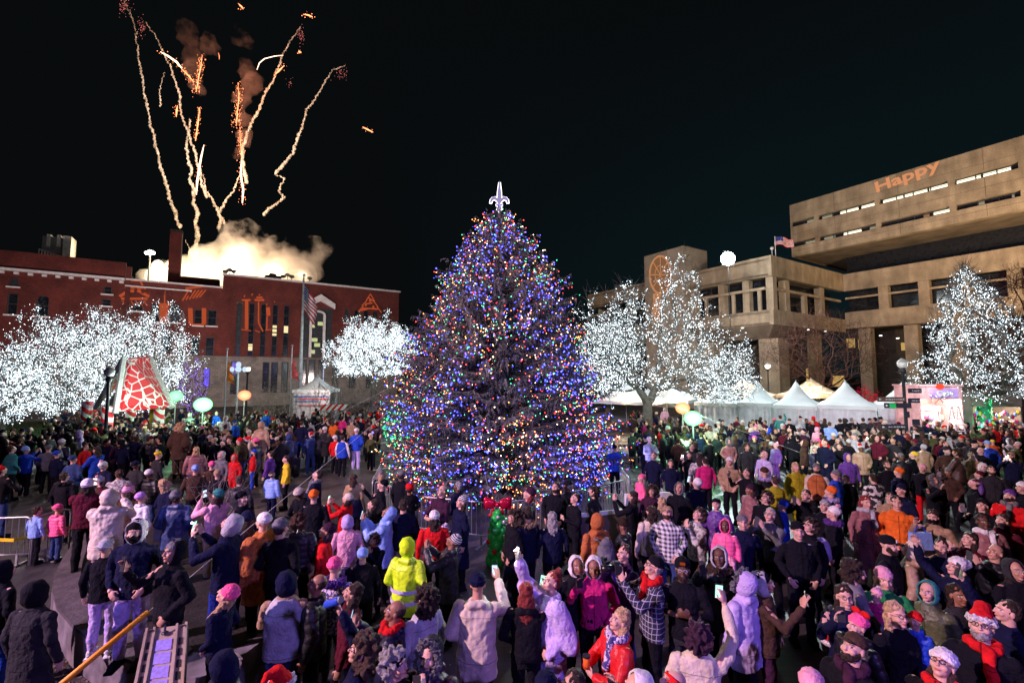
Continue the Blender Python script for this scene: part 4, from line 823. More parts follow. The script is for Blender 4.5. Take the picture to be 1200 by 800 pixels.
def random_person(px, py, base=0.0):
    for _ in range(200):
        coat = random.choice(['jacket'] * 6 + ['puffer'] * 2 + ['long', 'parka', 'parka', 'hoodie']); c = random.choice(cc if py < 600 else ['ink', 'black', 'navy', 'dgrey', 'plum', 'brown'])
        hat = random.choice(hc); hair = random.choice(hr)
        if '+' in hat: hat = hat.replace('+', c)
        pose = random.choice(['pocket', 'pocket', 'down', 'down', 'up1', 'up2', 'chest', 'hold'])
        if 'hood' in hat: hair2 = '-'
        else: hair2 = hair
        hk = (hat if hat != '-' else hair); k, col = hk.split(':')
        verb = {'up1': 'raising one hand', 'up2': 'with both hands raised', 'chest': 'with hands at the chest', 'hold': 'with folded arms'}.get(pose, '')
        lab = 'in %s %s %s %s %s %s' % (CNM.get(c, c), {'jacket': 'jacket', 'puffer': 'puffer', 'long': 'long coat', 'parka': 'parka', 'hoodie': 'hoodie'}[coat], 'and' if hat != '-' else 'with', CNM.get(col, col) + ' ' + HNM[k], verb, region(px, py))
        lab = ' '.join(lab.split())
        if lab in LABELS or len(lab.split()) > 15 or 'hood' in hat and coat == 'long': continue
        LABELS.add(lab); break
    base_y = {True: random.choice([-75, -100, -120, -50, -140, -150, 180, -20]), False: random.choice([180, 165, -165, -150, -100, 150])}[px > 500]
    kid = random.random() < .12
    sc = random.uniform(.66, .78) if kid else random.uniform(.94, 1.07)
    kid = kid and len(lab.split()) < 15
    if not kid: sc = random.uniform(.94, 1.07)
    if kid: lab = 'child ' + lab
    ex = 'ph' if pose in ('up1', 'up2') and random.random() < .45 and py > 500 else ''
    return person(px, py, base + (random.choice([0, .5]) if kid else 0), sc, base_y + random.uniform(-15, 15), random.choice([0, 12, 12, 22, 22, 34]), pose, coat + ':' + c, random.choice(['ink', 'black', 'denim', 'dgrey', 'navy', 'ink']),
           hat, hair2, random.choice([0, 0, 0, 1, 1, 2, 3]), ex, lab)
# zones in which the remaining people stand: polygons in ground metres, sampled by picture position so that they read as rows
def free(x, y, d):
    return all((x - a) ** 2 + (y - b) ** 2 > d * d for a, b in POS)
def in_zone(px, py):
    g = at_z(px, py, 1.6)
    x, y = g.x, g.y
    if y > 34 or y < 3.2: return False
    if (x + .35) ** 2 + (y - 17.5) ** 2 < 5.6 ** 2: return False          # the tree
    if 330 < px < 470 and 512 < py < 548 : return False                     # open road
    if px < 85 and py > 556: return False
    if px < 240 and py > 590: return False
    if 445 < px < 740 and py < 552: return False
    if px < 60 and py < 505: return False
    if px > 770 and y > 27.5: return False
    return True
cand = []
for _ in range(26000):
    px = random.uniform(0, 1200); py = 471 + (random.random() ** 1.5) * 340
    if not in_zone(px, py): continue
    cand.append((px, py))
NIND = 300; extra = []
for px, py in cand:
    if NP[0] >= NIND: break
    if py > 640 and random.random() < .5: continue
    g = at_z(px, py, 1.6)
    if 455 < px < 640 and 620 < py < 700 : continue
    if any(abs(px - a) < 533 * .34 / g.y and 0 < (py - b) < 533 * .85 / g.y for a, b in placed[:NCAT] if b > 555): continue
    if 555 < px < 612 and 540 < py < 700 : continue
    if not free(g.x, g.y, random.uniform(.46, .7)): continue
    # nobody right in front of a catalogued person's face
    if any(abs(px - a) < 1.1 * 533 * .30 / g.y and -6 < (py - b) * 1. < 533 * .1 / g.y + 9 for a, b in placed if py >= b) : continue
    if any(abs(px - a) < 533 * .25 / g.y and 0 <= (b - py) < 533 * .22 / g.y for a, b in placed if b > py and b - py < 30): continue
    POS.append((g.x, g.y)); placed.append((px, py)); random_person(px, py)
# the far rows beyond the three hundred: one mass
V = []; Fs = []; MI = []; off = 0; cm = [fab(c) for c in ('ink', 'navy', 'dgrey', 'maroon', 'brown', 'lgrey', 'cream', 'red', 'olive', 'plum')] + [skin_mat(0), skin_mat(1), skin_mat(3)]
def lowpoly(me, k=.045):
    o = bpy.data.objects.new('t', me.copy()); TS_.collection.objects.link(o); d = o.modifiers.new('d', 'DECIMATE'); d.ratio = k
    TS_.view_layers[0].update(); dg = TS_.view_layers[0].depsgraph; out = bpy.data.meshes.new_from_object(o.evaluated_get(dg))
    bpy.data.objects.remove(o); out.calc_loop_triangles()
    v = np.array([x.co[:] for x in out.vertices]); f = np.array([t.vertices[:] for t in out.loop_triangles]); return v, f
protos = {p: (lowpoly(body_mesh(p, 12, 1.0, 'stand', False), .05), lowpoly(coat_mesh('jacket', p, 'stand', False), .09), lowpoly(legs_mesh('stand', False), .09)) for p in ('down', 'pocket', 'up2', 'up1')}
hats = [lowpoly(headgear(k), .03) for k in ('beanie', 'short', 'long')]; hmx = np.array(headM(12, 1.0))
cnt = 0
for px, py in cand:
    if cnt > 420: break
    if py > 520: continue
    g = at_z(px, py, 1.6)
    if not free(g.x, g.y, random.uniform(.42, .6)) or (g.y < 17): continue
    if any(abs(px - a) < 5 and abs(py - b) < 6 for a, b in placed[:190]): continue
    POS.append((g.x, g.y)); cnt += 1
    pr = protos[random.choice(list(protos))]; yaw = R(random.choice([180, 160, -150, -90, 0]) + random.uniform(-20, 20)); sc = random.uniform(.92, 1.06)
    Mz = np.array([[math.cos(yaw), -math.sin(yaw), 0], [math.sin(yaw), math.cos(yaw), 0], [0, 0, 1]]) * sc
    hk = random.randrange(3); hv, hf = hats[hk]; hv = hv @ hmx[:3, :3].T + hmx[:3, 3]
    for (v, f), m in ((pr[0], 10 + random.randrange(3)), (pr[1], random.choice([0, 0, 0, 0, 0, 1, 1, 1, 2, 2, 2, 3, 4, 4, 5, 6, 7, 8, 9])), (pr[2], 0), ((hv, hf), random.choice([0, 5, 3, 6, 1, 7]) if hk == 0 else random.choice([0, 4]))):
        V.append(v @ Mz.T + np.array([g.x, g.y, 0])); Fs.append(f + off); off += len(v); MI += [m] * len(f)
crowd = addmesh('crowd', fastmesh('crowd', np.concatenate(V), np.concatenate(Fs), MI), cm, kind='stuff', label='far rows of people packed together at the back of the square')
print('PEOPLE', NP[0], 'far', cnt)
# ------------------------------------------------------------------ ground
E1 = Vector((.8427, .5384, 0)); E2 = Vector((-.5384, .8427, 0)); Z = Vector((0, 0, 1))
def brickmat(name, c1, c2, cm, scale, rough=.9):
    m, nt, b = nodes(name); b.inputs['Roughness'].default_value = rough
    tc = N(nt, 'ShaderNodeTexCoord'); br = N(nt, 'ShaderNodeTexBrick')
    br.inputs['Color1'].default_value = (*c1, 1); br.inputs['Color2'].default_value = (*c2, 1); br.inputs['Mortar'].default_value = (*cm, 1)
    br.inputs['Scale'].default_value = scale; br.inputs['Mortar Size'].default_value = .012
    # object space of the facade frame: x along the wall, z up
    sp = N(nt, 'ShaderNodeSeparateXYZ'); cb = N(nt, 'ShaderNodeCombineXYZ'); nt.links.new(tc.outputs['Object'], sp.inputs[0])
    ad = N(nt, 'ShaderNodeMath', operation='ADD'); nt.links.new(sp.outputs[0], ad.inputs[0]); nt.links.new(sp.outputs[1], ad.inputs[1])
    nt.links.new(ad.outputs[0], cb.inputs[0]); nt.links.new(sp.outputs[2], cb.inputs[1]); nt.links.new(cb.outputs[0], br.inputs['Vector'])
    no = N(nt, 'ShaderNodeTexNoise'); no.inputs['Scale'].default_value = .45; no.inputs['Detail'].default_value = 6; nt.links.new(tc.outputs['Object'], no.inputs[0])
    mr = N(nt, 'ShaderNodeMapRange'); mr.inputs[1].default_value = .3; mr.inputs[2].default_value = .7; mr.inputs[3].default_value = .62; mr.inputs[4].default_value = 1.35
    nt.links.new(no.outputs[0], mr.inputs[0]); mx = N(nt, 'ShaderNodeVectorMath', operation='SCALE')
    nt.links.new(br.outputs[0], mx.inputs[0]); nt.links.new(mr.outputs[0], mx.inputs['Scale']); nt.links.new(mx.outputs[0], b.inputs['Base Color'])
    bp = N(nt, 'ShaderNodeBump'); bp.inputs['Strength'].default_value = .5; bp.inputs['Distance'].default_value = .02; bp.invert = True
    nt.links.new(br.outputs['Fac'], bp.inputs['Height']); nt.links.new(bp.outputs[0], b.inputs['Normal']); MATS[name] = m; return m
def groundmat(name, c, rough, sc=1.2):
    m, nt, b = nodes(name); tc = N(nt, 'ShaderNodeTexCoord')
    n1 = N(nt, 'ShaderNodeTexNoise'); n1.inputs['Scale'].default_value = sc; n1.inputs['Detail'].default_value = 8; nt.links.new(tc.outputs['Object'], n1.inputs[0])
    n2 = N(nt, 'ShaderNodeTexNoise'); n2.inputs['Scale'].default_value = 60; n2.inputs['Detail'].default_value = 3; nt.links.new(tc.outputs['Object'], n2.inputs[0])
    a = N(nt, 'ShaderNodeMath', operation='MULTIPLY'); nt.links.new(n1.outputs[0], a.inputs[0]); nt.links.new(n2.outputs[0], a.inputs[1])
    mr = N(nt, 'ShaderNodeMapRange'); mr.inputs[1].default_value = .1; mr.inputs[2].default_value = .45; mr.inputs[3].default_value = .4; mr.inputs[4].default_value = 1.8
    nt.links.new(a.outputs[0], mr.inputs[0]); mx = N(nt, 'ShaderNodeVectorMath', operation='SCALE'); mx.inputs[0].default_value = c
    nt.links.new(mr.outputs[0], mx.inputs['Scale']); nt.links.new(mx.outputs[0], b.inputs['Base Color'])
    r2 = N(nt, 'ShaderNodeMapRange'); r2.inputs[1].default_value = .35; r2.inputs[2].default_value = .65; r2.inputs[3].default_value = rough - .25; r2.inputs[4].default_value = min(1, rough + .2)
    nt.links.new(n1.outputs[0], r2.inputs[0]); nt.links.new(r2.outputs[0], b.inputs['Roughness'])
    bp = N(nt, 'ShaderNodeBump'); bp.inputs['Strength'].default_value = .6; bp.inputs['Distance'].default_value = .012
    nt.links.new(n2.outputs[0], bp.inputs['Height']); nt.links.new(bp.outputs[0], b.inputs['Normal']); MATS[name] = m; return m
g = MB(); g.box((0, 400, -.06), (1600, 1600, .1)); g.obj('ground', groundmat('asphalt', (.027, .027, .032), .62), kind='structure')
def sheet(name, poly, z, m, **k):
    b = MB(); b.prism([(x, y, z) for x, y in poly], (0, 0, -.03)); return b.obj(name, m, **k)
# brick paved square round the tree
pv = brickmat('paver', (.07, .055, .055), (.05, .045, .05), (.025, .025, .025), 1.6, .6)
def disc(cx, cy, r, n=48, r2=None): return [(cx + r * math.cos(2 * math.pi * k / n), cy + (r2 or r) * math.sin(2 * math.pi * k / n)) for k in range(n)]
# the facade frame mapping turns x,y into x+y and z; for flat ground use its own simple paving
m, nt, b = nodes('pavement'); tc = N(nt, 'ShaderNodeTexCoord'); br = N(nt, 'ShaderNodeTexBrick'); br.inputs['Scale'].default_value = 2.2; br.inputs['Mortar Size'].default_value = .015
br.inputs['Color1'].default_value = (.07, .06, .06, 1); br.inputs['Color2'].default_value = (.045, .042, .045, 1); br.inputs['Mortar'].default_value = (.03, .03, .03, 1)
nt.links.new(tc.outputs['Object'], br.inputs[0]); nt.links.new(br.outputs[0], b.inputs['Base Color']); b.inputs['Roughness'].default_value = .5
bp = N(nt, 'ShaderNodeBump'); bp.inputs['Strength'].default_value = .5; bp.inputs['Distance'].default_value = .01; bp.invert = True
nt.links.new(br.outputs['Fac'], bp.inputs['Height']); nt.links.new(bp.outputs[0], b.inputs['Normal'])
sheet('pavement', disc(-.3, 14.5, 9.5), .004, m, kind='structure')
grass = mat('grass_soil', (.03, .06, .018), 1, bump=1, bscale=30, vary=.6, vscale=9)
sheet('lawn', [(-60, 26), (-12, 22.5), (-12, 30), (-26, 44), (-75, 40)], .006, grass, kind='structure')
sheet('lawn', [(13, 17.5), (20, 17), (24, 22), (16, 23)], .006, grass, kind='structure')
# tufts of grass
n = 26000; gx = rs.uniform(-40, -12, n); gy = rs.uniform(23, 36, n); a = rs.uniform(0, 6.28, n); h = rs.uniform(.05, .14, n)
V_ = np.stack([np.stack([gx - .02 * np.cos(a), gy - .02 * np.sin(a), gx * 0], 1), np.stack([gx + .02 * np.cos(a), gy + .02 * np.sin(a), gx * 0], 1), np.stack([gx + h * .3 * np.sin(a), gy, h], 1)], 1).reshape(-1, 3)
addmesh('grass', fastmesh('grass', V_, np.arange(n * 3).reshape(-1, 3)), mat('grass_blade', (.04, .10, .02), .8), kind='stuff', label='short green grass behind the left crowd')
rd = MB(); rp = [(-7.6, 22.6), (-3.2, 24.0), (-1.5, 30), (-3.5, 30), (-5.0, 26), (-9, 24.6)]
concrete = mat('concrete', (.30, .28, .26), .9, bump=.5, bscale=12, vary=.3, vscale=1.5)
concd = mat('concrete_dirty', (.16, .15, .16), .9, bump=.6, bscale=10, vary=.45, vscale=1.3)
# road line
p0 = at_z(438, 551); p1 = at_z(475, 544); d = (p1 - p0).normalized(); sd = Vector((-d.y, d.x, 0)) * .06
b = MB(); b.prism([p0 + sd + Z * .012, p1 + sd + Z * .012, p1 - sd + Z * .012, p0 - sd + Z * .012], (0, 0, -.006)); b.obj('road_marking', mat('paint', (.6, .6, .58), .7, vary=.3, vscale=20), kind='structure')
# stone ledge by the road (left middle)
def wallrun(name, pts, w, h, m, z0=0, cap=None, **k):
    root = empty(name, Vector(pts[0]), **k); inv = -Vector(pts[0])
    b = MB(); c = MB()
    for i in range(len(pts) - 1):
        A = Vector(pts[i]) + inv; B = Vector(pts[i + 1]) + inv; dd = B - A; mid = (A + B) / 2; ang = math.atan2(dd.y, dd.x)
        b.box((mid.x, mid.y, z0 + h / 2), (dd.length, w, h), ang)
        if cap: c.box((mid.x, mid.y, z0 + h + .03), (dd.length + .02, w + .06, .06), ang)
    b.obj('wall', m, root)
    if cap: c.obj('coping', cap, root)
    return root
L = [at_z(347, 549), at_z(395, 536), at_z(452, 528)]
wallrun('stone_ledge', L, .45, .42, concd, cap=concrete, label='low concrete ledge running along the road left of the lit tree', cat='ledge')
L = [at_z(726, 538), at_z(775, 552), at_z(818, 556)]
wallrun('stone_ledge', L, .45, .40, concd, cap=concrete, label='low concrete ledge below the white capped sitter right of the lit tree', cat='ledge')
# curved raised bed, lower left
arc = [at_z(px, py, .5) for px, py in ((100, 622), (84, 642), (73, 660), (66, 676), (63, 693), (69, 713), (88, 735), (110, 752), (136, 770), (161, 778), (195, 787), (235, 792), (272, 776), (320, 740))]
top = [Vector((p.x, p.y, 0)) for p in arc]; inner = [(-3.2, 9.5), (-4.6, 12.4), (-8.6, 12.2)]
b = MB(); poly = [(p.x, p.y, .497) for p in top] + [(x, y, .497) for x, y in inner]; b.prism(poly, (0, 0, -.6))
b.obj('terrace', mat('soil', (.017, .014, .013), 1, bump=1, bscale=25, vary=.5, vscale=5), kind='structure')
root = empty('curved_wall', label='low curved concrete retaining wall holding the raised bed at lower left', cat='retaining wall')
b = MB(); cen = Vector((-4, 9, 0)); out = [p + (p - cen).normalized() * .03 for p in top]; inn = [p - (p - cen).normalized() * .42 for p in top]
m_ = len(top)
vs = [(*p.xy, -.05) for p in out] + [(*p.xy, .5) for p in out] + [(*p.xy, .5) for p in inn] + [(*p.xy, -.05) for p in inn]
fs = []
for r_ in range(3):
    for i in range(m_ - 1): fs.append((r_ * m_ + i, r_ * m_ + i + 1, (r_ + 1) * m_ + i + 1, (r_ + 1) * m_ + i))
b.add(vs, fs); b.obj('wall', mat('wallstone', (.15, .135, .15), .85, bump=.8, bscale=7, vary=.5, vscale=3.2), root)
b = MB()
for i in range(m_ - 4):
    A, B = out[i], out[i + 1]; A2, B2 = inn[i], inn[i + 1]
    b.prism([(A.x, A.y, .503), (B.x, B.y, .503), (B2.x, B2.y, .503), (A2.x, A2.y, .503)], (0, 0, .05))
b.obj('coping', mat('coping', (.075, .065, .068), .9, bump=.8, bscale=18, vary=.4, vscale=4), root)
# mulch outside
n = 5200; gx = rs.uniform(-9.5, -3.2, n); gy = rs.uniform(3.6, 8.2, n); a = rs.uniform(0, 6.28, n); s_ = rs.uniform(.012, .04, n)
V_ = np.stack([np.stack([gx + s_ * np.cos(a + k), gy + s_ * np.sin(a + k), rs.uniform(.0, .03, n)], 1) for k in (0, 1.9, 3.9)], 1).reshape(-1, 3)
addmesh('mulch', fastmesh('mulch', V_, np.arange(n * 3).reshape(-1, 3)), mat('mulchm', (.14, .10, .08), 1, vary=.6, vscale=30), kind='stuff', label='bark chips and dry leaves on the ground beside the curved wall')
sheet('planting_bed', [(-12, 3), (-3.3, 3), (-3.3, 6.1), (-6.4, 6.9), (-8, 8.2), (-12, 8.6)], .006, mat('soil2', (.045, .036, .03), 1, bump=1, bscale=20, vary=.6, vscale=6), kind='structure')
n = 700; gx = rs.uniform(-5, 12, n); gy = 3.5 + rs.rand(n) ** 1.3 * 18; a = rs.uniform(0, 6.28, n); s_ = rs.uniform(.008, .03, n)
V_ = np.stack([np.stack([gx + s_ * np.cos(a + k) , gy + s_ * np.sin(a + k) * .7, rs.uniform(.012, .02, n)], 1) for k in (0, 1.5, 3.1, 4.7)], 1).reshape(-1, 3)
addmesh('litter', fastmesh('litter', V_, np.arange(n * 4).reshape(-1, 4)), mat('paper_bits', (.5, .5, .46), .8, vary=.5, vscale=4), kind='stuff', label='scraps of paper and confetti lying on the dark paving')
# ------------------------------------------------------------------ facade helper
class Plane:
    """vertical plane through P0 along unit direction D; local x = along D, y = into the building, z = up"""
    def __init__(s, P0, D, inward):
        s.P = Vector(P0); s.P.z = 0; s.D = Vector(D).normalized(); s.n = Vector(inward).normalized()
        s.ang = math.atan2(s.D.y, s.D.x); s.fl = 1 if (Vector((-s.D.y, s.D.x, 0)).dot(s.n) > 0) else -1
    def uz(s, px, py):
        d = ray(px, py); t = (s.P - CAM).dot(s.n) / d.dot(s.n); q = CAM + d * t; return (q - s.P).dot(s.D), q.z
    def u(s, px, py=400): return s.uz(px, py)[0]
def wall_with_holes(pl, u0, u1, z0, z1, holes, th=.35):
    """grid wall with rectangular openings; local coords (u, depth, z)"""
    us = sorted({u0, u1} | {max(u0, min(u1, a)) for h in holes for a in (h[0], h[1])}); zs = sorted({z0, z1} | {max(z0, min(z1, a)) for h in holes for a in (h[2], h[3])})
    b = MB(); f = pl.fl; V = {}
    def vert(u, d, z):
        k = (round(u, 4), d, round(z, 4))
        if k not in V: V[k] = len(b.v); b.v.append((u, d * f, z))
        return V[k]
    cell = {}
    for i in range(len(us) - 1):
        for j in range(len(zs) - 1):
            cu = (us[i] + us[i + 1]) / 2; cz = (zs[j] + zs[j + 1]) / 2
            cell[i, j] = not any(h[0] < cu < h[1] and h[2] < cz < h[3] for h in holes)
    for (i, j), s_ in cell.items():
        if not s_: continue
        a, c, e, g_ = us[i], us[i + 1], zs[j], zs[j + 1]
        b.f.append((vert(a, 0, e), vert(c, 0, e), vert(c, 0, g_), vert(a, 0, g_))); b.mi.append(0)
        for (di, dj, q) in ((-1, 0, ((a, e), (a, g_))), (1, 0, ((c, e), (c, g_))), (0, -1, ((a, e), (c, e))), (0, 1, ((a, g_), (c, g_)))):
            if not cell.get((i + di, j + dj), False):
                (x1, z1_), (x2, z2_) = q; b.f.append((vert(x1, 0, z1_), vert(x2, 0, z2_), vert(x2, th, z2_), vert(x1, th, z1_))); b.mi.append(0)
    return b
# ------------------------------------------------------------------ brick building
P0 = at_y(258, 440, 62.0); A = Plane(P0, E1, E2)
brick = brickmat('brick', (.17, .028, .020), (.10, .018, .014), (.12, .06, .05), 2.4)
stone = brickmat('stonebase', (.25, .22, .19), (.17, .15, .13), (.10, .09, .08), .9)
wstone = mat('white_stone', (.78, .74, .72), .8, vary=.15)
dglass = mat('dark_glass', (.015, .018, .025), .12, vary=.3, spec=.6)
warm = emit('warm_window', (1, .78, .42), 1.1); dimw = emit('dim_window', (.8, .65, .45), .12)
roofm = mat('roofing', (.05, .045, .045), .9)
BR = empty('brick_building', A.P, A.ang, label='long red brick building with tall arched windows and pale stone base behind the crowd', cat='building')
zr = A.uz(258, 322)[1]; u1 = A.u(466.5); uL = A.u(258); u142 = A.u(142); u222 = A.u(222); u0 = A.u(-30)
zst = A.uz(300, 418)[1]
holes = []; wins = []
def win(pxa, pxb, pya, pyb, arch=False, lit=None, sill=True, pm=None):
    pc = (pxa + pxb) / 2; ua = A.u(pxa); ub = A.u(pxb); z1 = A.uz(pc, pya)[1]; z0 = A.uz(pc, pyb)[1]
    holes.append((ua, ub, z0, z1)); wins.append((ua, ub, z0, z1, arch, lit, sill))
for k, x in enumerate((279, 293.7, 307.8, 321.4, 334.8)): win(x - 3.3, x + 3.3, 354 + k * .9, 417.6, True, [None, (.10, .2), None, (.38, .62), (.45, .58)][k], True)
for k, x in enumerate((405.7, 417, 428.5, 439, 449)): win(x - 2.6, x + 2.6, 361.5 + k * 1.1, 378 + k * .8, True)
win(352.8, 388.4, 361, 418.5, False, None, False)
for a_ in ((4.4, 17, 343, 368), (116, 127, 350, 358), (153, 165, 354, 364), (175, 187, 356, 377), (198, 209, 357, 377.5), (226, 236, 362.5, 381), (242, 252.5, 363, 381.5), (241, 251, 395, 417), (224, 234, 395, 416)): win(*a_)
for a_ in ((5, 16, 325, 335), (39, 54, 346, 370), (117, 127, 335, 344)): win(*a_, True)
for x in (90, 140, 165, 190): win(x, x + 11, 392, 412)
holes_main = list(holes)
for x, y0_, y1_ in ((272, 423, 462), (309, 424, 460), (319, 424, 460), (331, 424, 460), (352.5, 421, 455), (362.5, 421, 455), (374, 421, 454), (240, 430, 454), (390, 430, 455), (410, 430, 455), (430, 430, 455)): win(x, x + 8, y0_, y1_, x == 240, None, False)
b = wall_with_holes(A, uL, u1, zst, zr, [h for h in holes if h[0] >= uL and h[2] > zst - .3])
wl = b.obj('wall', brick, BR)
zm = A.uz(222, 334)[1]; zl = A.uz(142, 322)[1] + 1.6
wb = wall_with_holes(A, u142, uL, zst, A.uz(180, 331)[1] , [h for h in holes if u142 <= h[0] < uL and h[2] > zst - .3]); wb.obj('wall', brick, BR)
wb = wall_with_holes(A, u0, u142, zst, zl, [h for h in holes if h[0] < u142 and h[2] > zst - .3]); wb.obj('wall', brick, BR)
b = wall_with_holes(A, u0, u1, -.1, zst - .003, [h for h in holes if h[3] < zst]); b.obj('stone_base', stone, BR)
f = A.fl
# solid bodies behind the facade (sides, roofs), glass plane inside
b = MB(); b.box(((uL + u1) / 2, f * 14, zr / 2 - .4), (u1 - uL, 27, zr - .8)); b.box(((u142 + uL) / 2, f * 14, A.uz(180, 331)[1] / 2 - .3), (uL - u142 - .01, 26, A.uz(180, 331)[1] - .7)); b.box(((u0 + u142) / 2, f * 14, zl / 2 - .4), (u142 - u0 - .01, 26, zl - .8))
b.obj('roof', roofm, BR)
b = MB(); b.box((u1 - .2, f * 14, zr / 2), (.4, 27.4, zr)); b.box((uL + .2, f * 13.9, zr - 2), (.38, 27, 3.9)); b.obj('side_wall', brick, BR)
# coping + cornices
b = MB(); b.box(((uL + u1) / 2, -.05 * f, zr + .12), (u1 - uL + .3, .7, .22)); b.box(((u142 + uL) / 2, -.08 * f, A.uz(180, 331)[1] + .1), (uL - u142 - .2, .6, .18))
zc = A.uz(70, 321)[1]; b.box(((u0 + u142) / 2, -.2 * f, zc), (u142 - u0, .45, .28)); zc2 = A.uz(180, 337.5)[1]; b.box(((u142 + A.u(222)) / 2, -.1 * f, zc2), (A.u(222) - u142 - .1, .25, .16))
u = u0
while u < u142 - .5: b.box((u + .5, -.12 * f, zc - .36), (.4, .28, .28)); u += 1.15
b.obj('cornice', wstone, BR)
b = MB(); u = u142 + .4
while u < A.u(222): b.box((u, -.06 * f, zc2 - .5), (.28, .16, .55)); u += .7
b.obj('corbel', brick, BR); b = MB(); b.box((A.u(146), f * .1, zl / 2 + 3), (.5, .5, zl - 7)); b.obj('pilaster', brick, BR)
# parapet steps at the left
b = MB()
for a_, c_, y_ in ((-20, 33, 293), (108, 140, 307)):
    zz = A.uz((a_ + c_) / 2, y_)[1]; b.box(((A.u(a_) + A.u(c_)) / 2, f * .8, zl + (zz - zl) / 2 - .01), (A.u(c_) - A.u(a_), 1.7, zz - zl))
zz = A.uz(224, 319)[1]; b.box((A.u(228), f * 6, zz - 1.2), (A.u(257) - A.u(204), 5, 2.4))
b.obj('parapet', brick, BR)
# windows
for i, (ua, ub, z0, z1, arch, lit, sill) in enumerate(wins):
    w = ub - ua; fr = MB(); fw = min(.09, w * .12)
    fr.box((ua + fw / 2, f * .2, (z0 + z1) / 2), (fw, .1, z1 - z0)); fr.box((ub - fw / 2, f * .2, (z0 + z1) / 2), (fw, .1, z1 - z0))
    fr.box(((ua + ub) / 2, f * .2, z1 - fw / 2), (w - 2 * fw, .1, fw)); fr.box(((ua + ub) / 2, f * .2, z0 + fw / 2), (w - 2 * fw, .1, fw))
    nb = max(1, int((z1 - z0) / 1.6))
    for k in range(1, nb + 1):
        zz = z0 + (z1 - z0) * k / (nb + 1); fr.box(((ua + ub) / 2, f * .2, zz), (w - 2 * fw, .09, fw * .8))
    o = fr.obj('window', mat('dark_frame', (.05, .05, .055), .6), BR)
    g_ = MB(); g_.box(((ua + ub) / 2, f * .27, (z0 + z1) / 2), (w, .02, z1 - z0)); pmm = dglass
    if 239 < 0: pass
    g_.obj('pane', dglass if i % 5 else mat('mid_glass', (.05, .055, .06), .15), o)
    if lit:
        for (fa, fb) in (lit[0:2],):
            g_ = MB()
            for q in range(3):
                za = z0 + (z1 - z0) * (fa + (fb - fa) * q / 3); g_.box(((ua + ub) / 2, f * .235, za + .3), (w * .75, .02, .42))
            g_.obj('lit_pane', warm if i != 0 else dimw, o)
    if arch:      # brick corners that round the head off
        ab = MB(); n_ = 7; r_ = w / 2; zc_ = z1 - r_
        for s_ in (-1, 1):
            pts = [((ua + ub) / 2 + s_ * r_, .0, z1)] + [((ua + ub) / 2 + s_ * r_ * math.cos(math.pi / 2 * k / n_), .0, zc_ + r_ * math.sin(math.pi / 2 * k / n_)) for k in range(n_ + 1)]
            pts = [(x, f * .003, z) for x, _, z in pts]; ab.prism(pts, (0, f * .19, 0))
        ab.obj('arch', brick if z0 > zst else stone, o)
    if sill and z0 > zst + .5:
        s2 = MB(); s2.box(((ua + ub) / 2, -f * .06, z0 - .1), (w + .4, .25, .17)); s2.obj('sill', wstone, o)
pw = MB(); ua, ub = A.u(240.5), A.u(247.5); z0, z1 = A.uz(244, 453)[1], A.uz(244, 432)[1]; pw.box(((ua + ub) / 2, f * .25, (z0 + z1) / 2), (ub - ua, .02, z1 - z0)); pw.obj('lit_pane', emit('violet_window', (.18, .12, 1), .9), BR)
pw = MB(); ua, ub = A.u(380), A.u(386); z0, z1 = A.uz(383, 452)[1], A.uz(383, 426)[1]; pw.box(((ua + ub) / 2, f * .24, (z0 + z1) / 2), (ub - ua, .02, z1 - z0)); pw.obj('lit_pane', emit('cold_window', (.7, .75, 1), .7), BR)
# entry glazing: pale arch frame and gable hood
en = MB(); ca, cb2 = A.u(362), A.u(380.8); zt = A.uz(371, 368)[1]; zb = A.uz(371, 418.5)[1]; fw = .35
en.box((ca + fw / 2, -f * .02, (zt + zb) / 2), (fw, .25, zt - zb)); en.box((cb2 - fw / 2, -f * .02, (zt + zb) / 2), (fw, .25, zt - zb))
pr = None
for k in range(9):
    t = math.pi * k / 8; q = Vector(((ca + cb2) / 2 + (cb2 - ca - fw) / 2 * math.cos(t), -f * .02, zt + .45 * math.sin(t)))
    if pr is not None: en.tube([pr, q], .18, 6)
    pr = q
o = en.obj('entry_frame', wstone, BR)
eh = MB(); gx0, gx1, gm = A.u(359), A.u(391), A.u(374); zA = A.uz(374, 345)[1]; zB0 = A.uz(360, 353)[1]; zB1 = A.uz(391, 356.5)[1]; th_ = A.uz(374, 345)[1] - A.uz(374, 353)[1]
eh.prism([(gx0, -f * .5, zB0), (gm, -f * .5, zA), (gx1, -f * .5, zB1), (gx1, -f * .5, zB1 - th_ * .75), (gm, -f * .5, zA - th_), (gx0, -f * .5, zB0 - th_ * .75)], (0, f * .49, 0)); eh.obj('entry_gable', wstone, BR)
lp = MB()
for (xa, y_) in ((366, 382), (369, 398), (376, 379), (372, 404), (366, 412)):
    uu, z_ = A.uz(xa, y_); lp.box((uu, f * .245, z_), (.8, .02, .55))
lp.obj('lit_pane', emit('green_window', (.8, .85, .4), .7), BR)
bd = MB()
for (xa, ya) in ((357, 390), (384, 390), (357, 376), (384, 376)):
    uu, z_ = A.uz(xa, ya); bd.box((uu, f * .2, z_), (2.8, .1, .12))
bd.obj('mullion', mat('dark_frame', (0, 0, 0)), BR)
